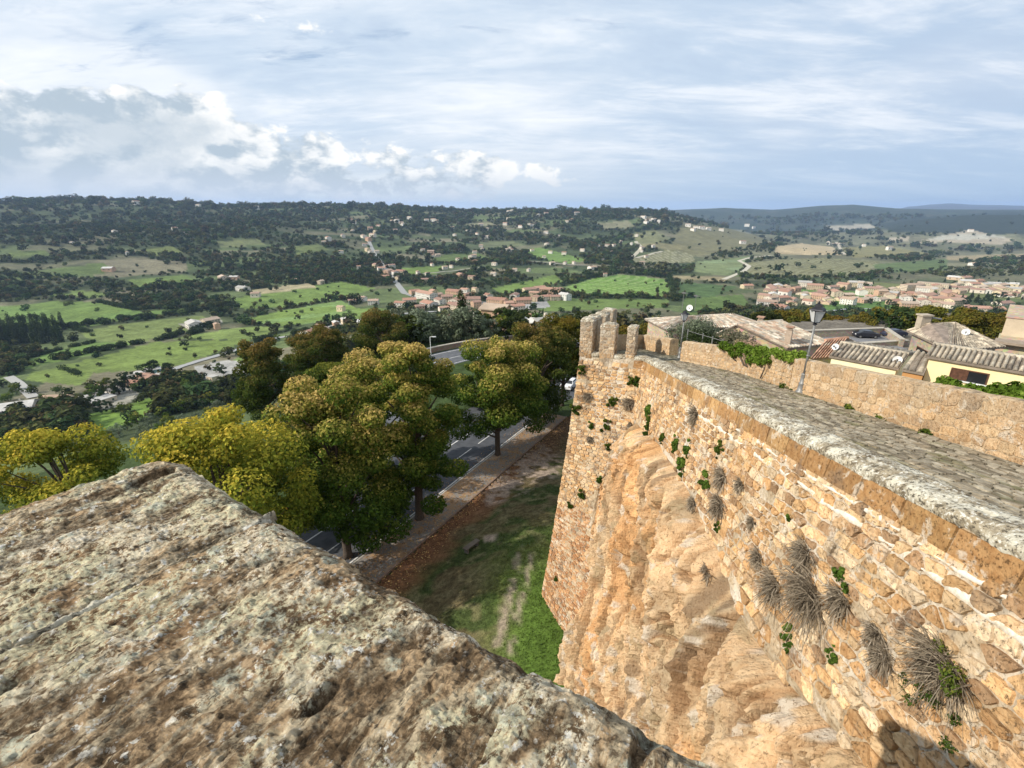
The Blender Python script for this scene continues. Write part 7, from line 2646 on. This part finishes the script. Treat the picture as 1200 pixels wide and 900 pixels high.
sz, tn, ki = named('size', 'FLOAT'), named('turn', 'FLOAT'), named('kindof', 'INT')
for i, po in enumerate(pr):
    oi = ng.nodes.new('GeometryNodeObjectInfo'); oi.inputs['Object'].default_value = po
    cmp = ng.nodes.new('FunctionNodeCompare'); cmp.data_type = 'INT'; cmp.operation = 'EQUAL'
    ng.links.new(ki, cmp.inputs[2]); cmp.inputs[3].default_value = i
    ip = ng.nodes.new('GeometryNodeInstanceOnPoints')
    cb = ng.nodes.new('ShaderNodeCombineXYZ'); ng.links.new(tn, cb.inputs[2])
    ng.links.new(gi.outputs[0], ip.inputs['Points']); ng.links.new(cmp.outputs[0], ip.inputs['Selection'])
    ng.links.new(oi.outputs['Geometry'], ip.inputs['Instance']); ng.links.new(cb.outputs[0], ip.inputs['Rotation']); ng.links.new(sz, ip.inputs['Scale'])
    ng.links.new(ip.outputs[0], jn.inputs[0])
ng.links.new(jn.outputs[0], go.inputs[0])
wood.modifiers.new('plant_woods', 'NODES').node_group = ng


# ------------------------------------------------------------------ plants rooted in the wall face
wpx, wpy = project(wall_pt(S2, D2))
wgood = (S2 > 1.5)


def wall_at(px, py):
    d = np.where(wgood, np.hypot(wpx - px, wpy - py), 1e9)
    # nearest surface along the line of sight
    m_ = d < d.min() + 3.0
    R = np.linalg.norm(wall_pt(S2, D2), axis=-1)
    i = np.argmin(np.where(m_, R + d * 0.2, 1e9))
    s, dd = S2.reshape(-1)[i], D2.reshape(-1)[i]
    sdv = float(rock_sd(np.array([s]), np.array([dd]))[0])
    p = wall_off(np.array([s]), np.array([dd]), np.array([0.03 + (0.25 if sdv > 0.1 else 0)]))[0]
    return p, wall_n(np.array([s]), np.array([dd]))[0]


P_DRY2 = pal_mix((0.22, 0.18, 0.13), (0.36, 0.30, 0.22), (0.50, 0.43, 0.34))


def tuft_mesh(n, length, wid, rnd, down=0.34, pal=P_DRY2):
    """dry drooping stems: curved ribbons from one root"""
    a = rnd.uniform(-1.5, 1.5, n); el = rnd.uniform(-1.0, 1.0, n)
    d = np.stack([np.cos(el) * np.cos(a), np.cos(el) * np.sin(a), np.sin(el)], -1)      # x = away from the wall
    L = length * rnd.uniform(0.35, 1.15, n) ** 1.0
    rows_ = []
    side = np.cross(d, rnd.normal(size=(n, 3))); side /= np.linalg.norm(side, axis=1, keepdims=True)
    root = rnd.normal(0, 1, (n, 3)) * np.array([0.02, 0.26, 0.16]) * length
    for t in (0, 0.35, 0.7, 1.0):
        p = root + d * (L * t)[:, None] * np.array([0.75, 1, 1]) - np.array([0, 0, 1]) * (L * down * t * t)[:, None]
        p[:, 0] = np.maximum(p[:, 0], 0.01)
        w = wid * (1 - 0.75 * t)
        rows_ += [p - side * w, p + side * w]
    V = np.stack(rows_, 1).reshape(-1, 3)
    F_ = np.concatenate([np.stack([np.arange(n) * 8 + 2 * k, np.arange(n) * 8 + 2 * k + 1, np.arange(n) * 8 + 2 * k + 3, np.arange(n) * 8 + 2 * k + 2], -1) for k in range(3)])
    c = pal(rnd.uniform(0, 1, n), rnd.uniform(0, 1, n), rnd, n, None)
    return V, F_, np.repeat(c, 8, 0)


def wall_plant(px, py, kind, size, label, seed, group='plants growing in the fortress wall'):
    p, nrm = wall_at(px, py)
    rnd = np.random.default_rng(seed)
    if kind in ('dry', 'both'): size = size * rnd.uniform(0.75, 1.35)
    rz = math.atan2(nrm[1], nrm[0])
    o = empty('wall_shrub' if kind != 'green' else 'caper_bush', tuple(p), label, 'wall plant', group, rz)
    dist = np.linalg.norm(p)
    lw = max(0.0045, dist * 0.0011)
    if kind in ('dry', 'both'):
        V, F_, C_ = tuft_mesh(int(420 * min(1, size / 0.4) + 60), size, lw, rnd)
        link('dry_stems', mesh_np('dry_stems', V, F_, MATS['leaf'], C_), o)
        V, F_, C_ = tuft_mesh(int(260 * min(1, size / 0.4) + 40), size * 0.55, lw, rnd, 0.3, pal_mix((0.07, 0.055, 0.04), (0.14, 0.11, 0.08), (0.2, 0.16, 0.12)))
        link('twigs', mesh_np('twigs', V, F_, MATS['leaf'], C_), o)
    if kind in ('green', 'both'):
        k = 9
        off = np.array([0, 0, -size * 0.55]) if kind == 'both' else np.zeros(3)
        B = [(abs(rnd.normal(0, .2)) * size, rnd.normal(0, .42) * size, rnd.normal(0, .5) * size, size * rnd.uniform(.10, .30)) for _ in range(k + 4)]
        B = [(x, y, z + off[2], r) for x, y, z, r in B]
        V, F_, C_ = cloud(B, int(500 + 1200 * size), max(0.03, dist * 0.0045), P_GREEN if rnd.random() < 0.6 else pal_mix((0.06, 0.10, 0.02), (0.12, 0.2, 0.035), (0.2, 0.28, 0.05)), rnd, 0.9, 0.2)
        link('leaves', mesh_np('leaves', V, F_, MATS['leaf'], C_), o)
    return o


big = [(906, 690, 'dry', 0.52, 'broad dead grey tuft on the wall, leftmost of the big dry cluster'),
       (948, 698, 'dry', 0.58, 'largest spiky dry tuft in the middle of the big cluster on the wall'),
       (925, 745, 'green', 0.22, 'dark greenery hanging beneath the biggest dry tufts'),
       (946, 650, 'dry', 0.36, 'upper reddish-grey dead tuft above the largest one'),
       (988, 700, 'dry', 0.36, 'dry tuft below the bright green rosette on the wall'),
       (992, 676, 'green', 0.20, 'bright green rosette plant sitting on the dry tufts'),
       (1030, 745, 'dry', 0.32, 'elongated brown dead tuft between the two big spiky clumps'),
       (1044, 768, 'dry', 0.26, 'lower trailing end tuft beneath the elongated brown one'),
       (1100, 775, 'both', 0.56, 'big spiky dry clump with fresh green leaves below, nearest the wall shadow'),
       (975, 772, 'green', 0.14, 'small green sprig alone on pale stones below the bright rosette'),
       (845, 560, 'dry', 0.42, 'hanging dead brown growth in the vertical seam of the wall, upper part'),
       (846, 592, 'dry', 0.42, 'hanging dead brown growth in the vertical seam of the wall, lower part'),
       (843, 530, 'green', 0.22, 'green cap of leaves on top of the hanging brown seam growth'),
       (842, 618, 'green', 0.20, 'green leaves at the bottom of the hanging brown seam growth'),
       (826, 566, 'green', 0.30, 'upright dark green bush just left of the brown seam growth'),
       (812, 590, 'dry', 0.30, 'grey twiggy tuft left of the dark green upright bush'),
       (800, 545, 'green', 0.32, 'lowest leaf bunch of the green trio above the orange rock'),
       (792, 522, 'green', 0.32, 'left leaf bunch of the green trio above the orange rock'),
       (806, 526, 'green', 0.30, 'right leaf bunch of the green trio above the orange rock'),
       (778, 512, 'green', 0.24, 'small green tuft left of the green trio'),
       (814, 486, 'dry', 0.42, 'grey woolly cushion plant under the brown squared blocks'),
       (745, 448, 'green', 0.40, 'green bush high on the wall right below the nearest battlement'),
       (738, 470, 'dry', 0.42, 'grey shrub under the bush below the battlements'),
       (757, 484, 'green', 0.36, 'narrow dark green trailing plant mid-wall near the battlements'),
       (757, 500, 'green', 0.34, 'lower end of the trailing plant touching the orange rock tip'),
       (717, 473, 'green', 0.30, 'round green tuft on the bastion face under its middle merlon'),
       (711, 498, 'green', 0.32, 'grey-green tuft lower on the bastion face'),
       (738, 498, 'dry', 0.28, 'grey tuft left of the trailing plant on the wall'),
       (674, 480, 'green', 0.34, 'green bush on the left edge of the bastion, outlined against the road'),
       (690, 463, 'dry', 0.26, 'small grey tuft near the left edge of the bastion top'),
       (691, 515, 'dry', 0.26, 'grey tuft on the left flank of the bastion'),
       (693, 499, 'green', 0.18, 'tiny green tuft on the left flank of the bastion'),
       (682, 432, 'green', 0.30, 'grey-green bush just below the leftmost merlon'),
       (703, 562, 'green', 0.26, 'dark green tuft on the pale bastion stones above the red brick'),
       (681, 580, 'green', 0.34, 'dark green cushion at the top of the red-brown masonry'),
       (668, 592, 'green', 0.20, 'small green tuft left of the dark cushion above the red-brown masonry'),
       (712, 525, 'green', 0.18, 'speck of green low on the bastion face'),
       (870, 568, 'dry', 0.24, 'grey tuft on the rubble right of the seam growth'),
       (822, 678, 'green', 0.16, 'tiny green plant alone on the lower masonry beside the rock'),
       (841, 672, 'dry', 0.26, 'round dead brownish tuft on the lower masonry'),
       (890, 652, 'dry', 0.30, 'dead grey wisps above the leftmost big tuft'),
       (880, 612, 'dry', 0.22, 'faint dry tuft up the wall, between seam growth and big cluster'),
       (652, 680, 'green', 0.16, 'tiny green plant on the red-brown masonry'),
       (717, 780, 'green', 0.28, 'dark green shrub in the rock cleft low down'),
       (790, 830, 'green', 0.30, 'dark green shrub at the bottom of the rock beside the slab edge'),
       (924, 607, 'green', 0.07, 'tiny fresh green sprig on the upper rubble')]
for i, (x, y, k, s_, lb_) in enumerate(big):
    wall_plant(x, y, k, s_, lb_, 700 + i)


# ------------------------------------------------------------------ the air
hb = MB()
hb.box((0, 0, -30), (46000, 46000, 560))
haze = hb.build('haze', None)
haze.data.materials.clear()
hm = bpy.data.materials.new('haze'); hm.use_nodes = True
hn = hm.node_tree; hn.nodes.clear()
ho = hn.nodes.new('ShaderNodeOutputMaterial')
hv = nd(hn, 'ShaderNodeVolumePrincipled', None, Color=(0.50, 0.68, 1.0, 1.0), Density=0.000055, Anisotropy=0.2)
hn.links.new(hv.outputs[0], ho.inputs['Volume'])
haze.data.materials.append(hm)
tag(haze, kind='stuff')

# ------------------------------------------------------------------ labels for the many: what each is, and where in its group it stands
ORD = ['leftmost', 'second', 'third', 'fourth', 'fifth', 'sixth', 'seventh', 'eighth', 'ninth', 'tenth', 'eleventh', 'twelfth', 'thirteenth', 'fourteenth', 'fifteenth', 'sixteenth', 'seventeenth', 'eighteenth', 'nineteenth']
TENS = {2: 'twent', 3: 'thirt', 4: 'fort', 5: 'fift', 6: 'sixt', 7: 'sevent', 8: 'eight', 9: 'ninet'}


def ordinal(i):
    if i < 19: return ORD[i]
    n = i + 1
    t, u = divmod(n, 10)
    if n >= 100: return '%dth' % n
    return TENS[t] + 'ieth' if u == 0 else TENS[t] + 'y-' + ORD[u - 1].replace('leftmost', 'first')


WHERE = {}
buckets = {}
for o in scene.objects:
    if '_auto' in o:
        buckets.setdefault((o['_auto'], o['_where'], o.get('group')), []).append(o)
SHORT = [('in the belt behind the town roofs', 'in the belt behind the town roofs'), ('in the dark row', 'in the dark row left of the bastion'), ('beside the red roof', 'by the red roof below the village'),
         ('in the tall cypress clump', 'in the far-left cypress clump'), ('among the farm', 'at the valley farm'), ('standing in the open', 'in the left valley fields'), ('on the bushy slope', 'on the lower left bushy slope'),
         ('on the slope just above', 'just above the golden roadside trees'), ('in the grove', 'in the grove above the road bend'), ('on the slope between', 'between road bend and village'),
         ('between the houses of the red', 'among the near village houses'), ('between the houses of the right', 'among the right-hand suburb houses'), ('in the dark clump', 'in the dark clump by the suburb blocks')]
b2 = {}
for (au, wh, gr), obs in buckets.items():
    for k, v in SHORT:
        if wh.startswith(k):
            wh = v
            break
    b2.setdefault((au, wh), []).extend(obs)
for (au, wh), obs in b2.items():
    if len(obs) == 1:
        obs[0]['label'] = ' '.join((au + ' ' + wh).split()[:16])
    else:
        obs.sort(key=lambda q: float(project(np.array(q.location))[0]))
        for i, o in enumerate(obs):
            od = ordinal(i) if i == 0 else ordinal(i) + ' from the left'
            if i == len(obs) - 1: od = 'rightmost'
            o['label'] = ' '.join((au + ', ' + od + ' of its kind ' + wh).split()[:16])
    for o in obs:
        del o['_auto']; del o['_where']
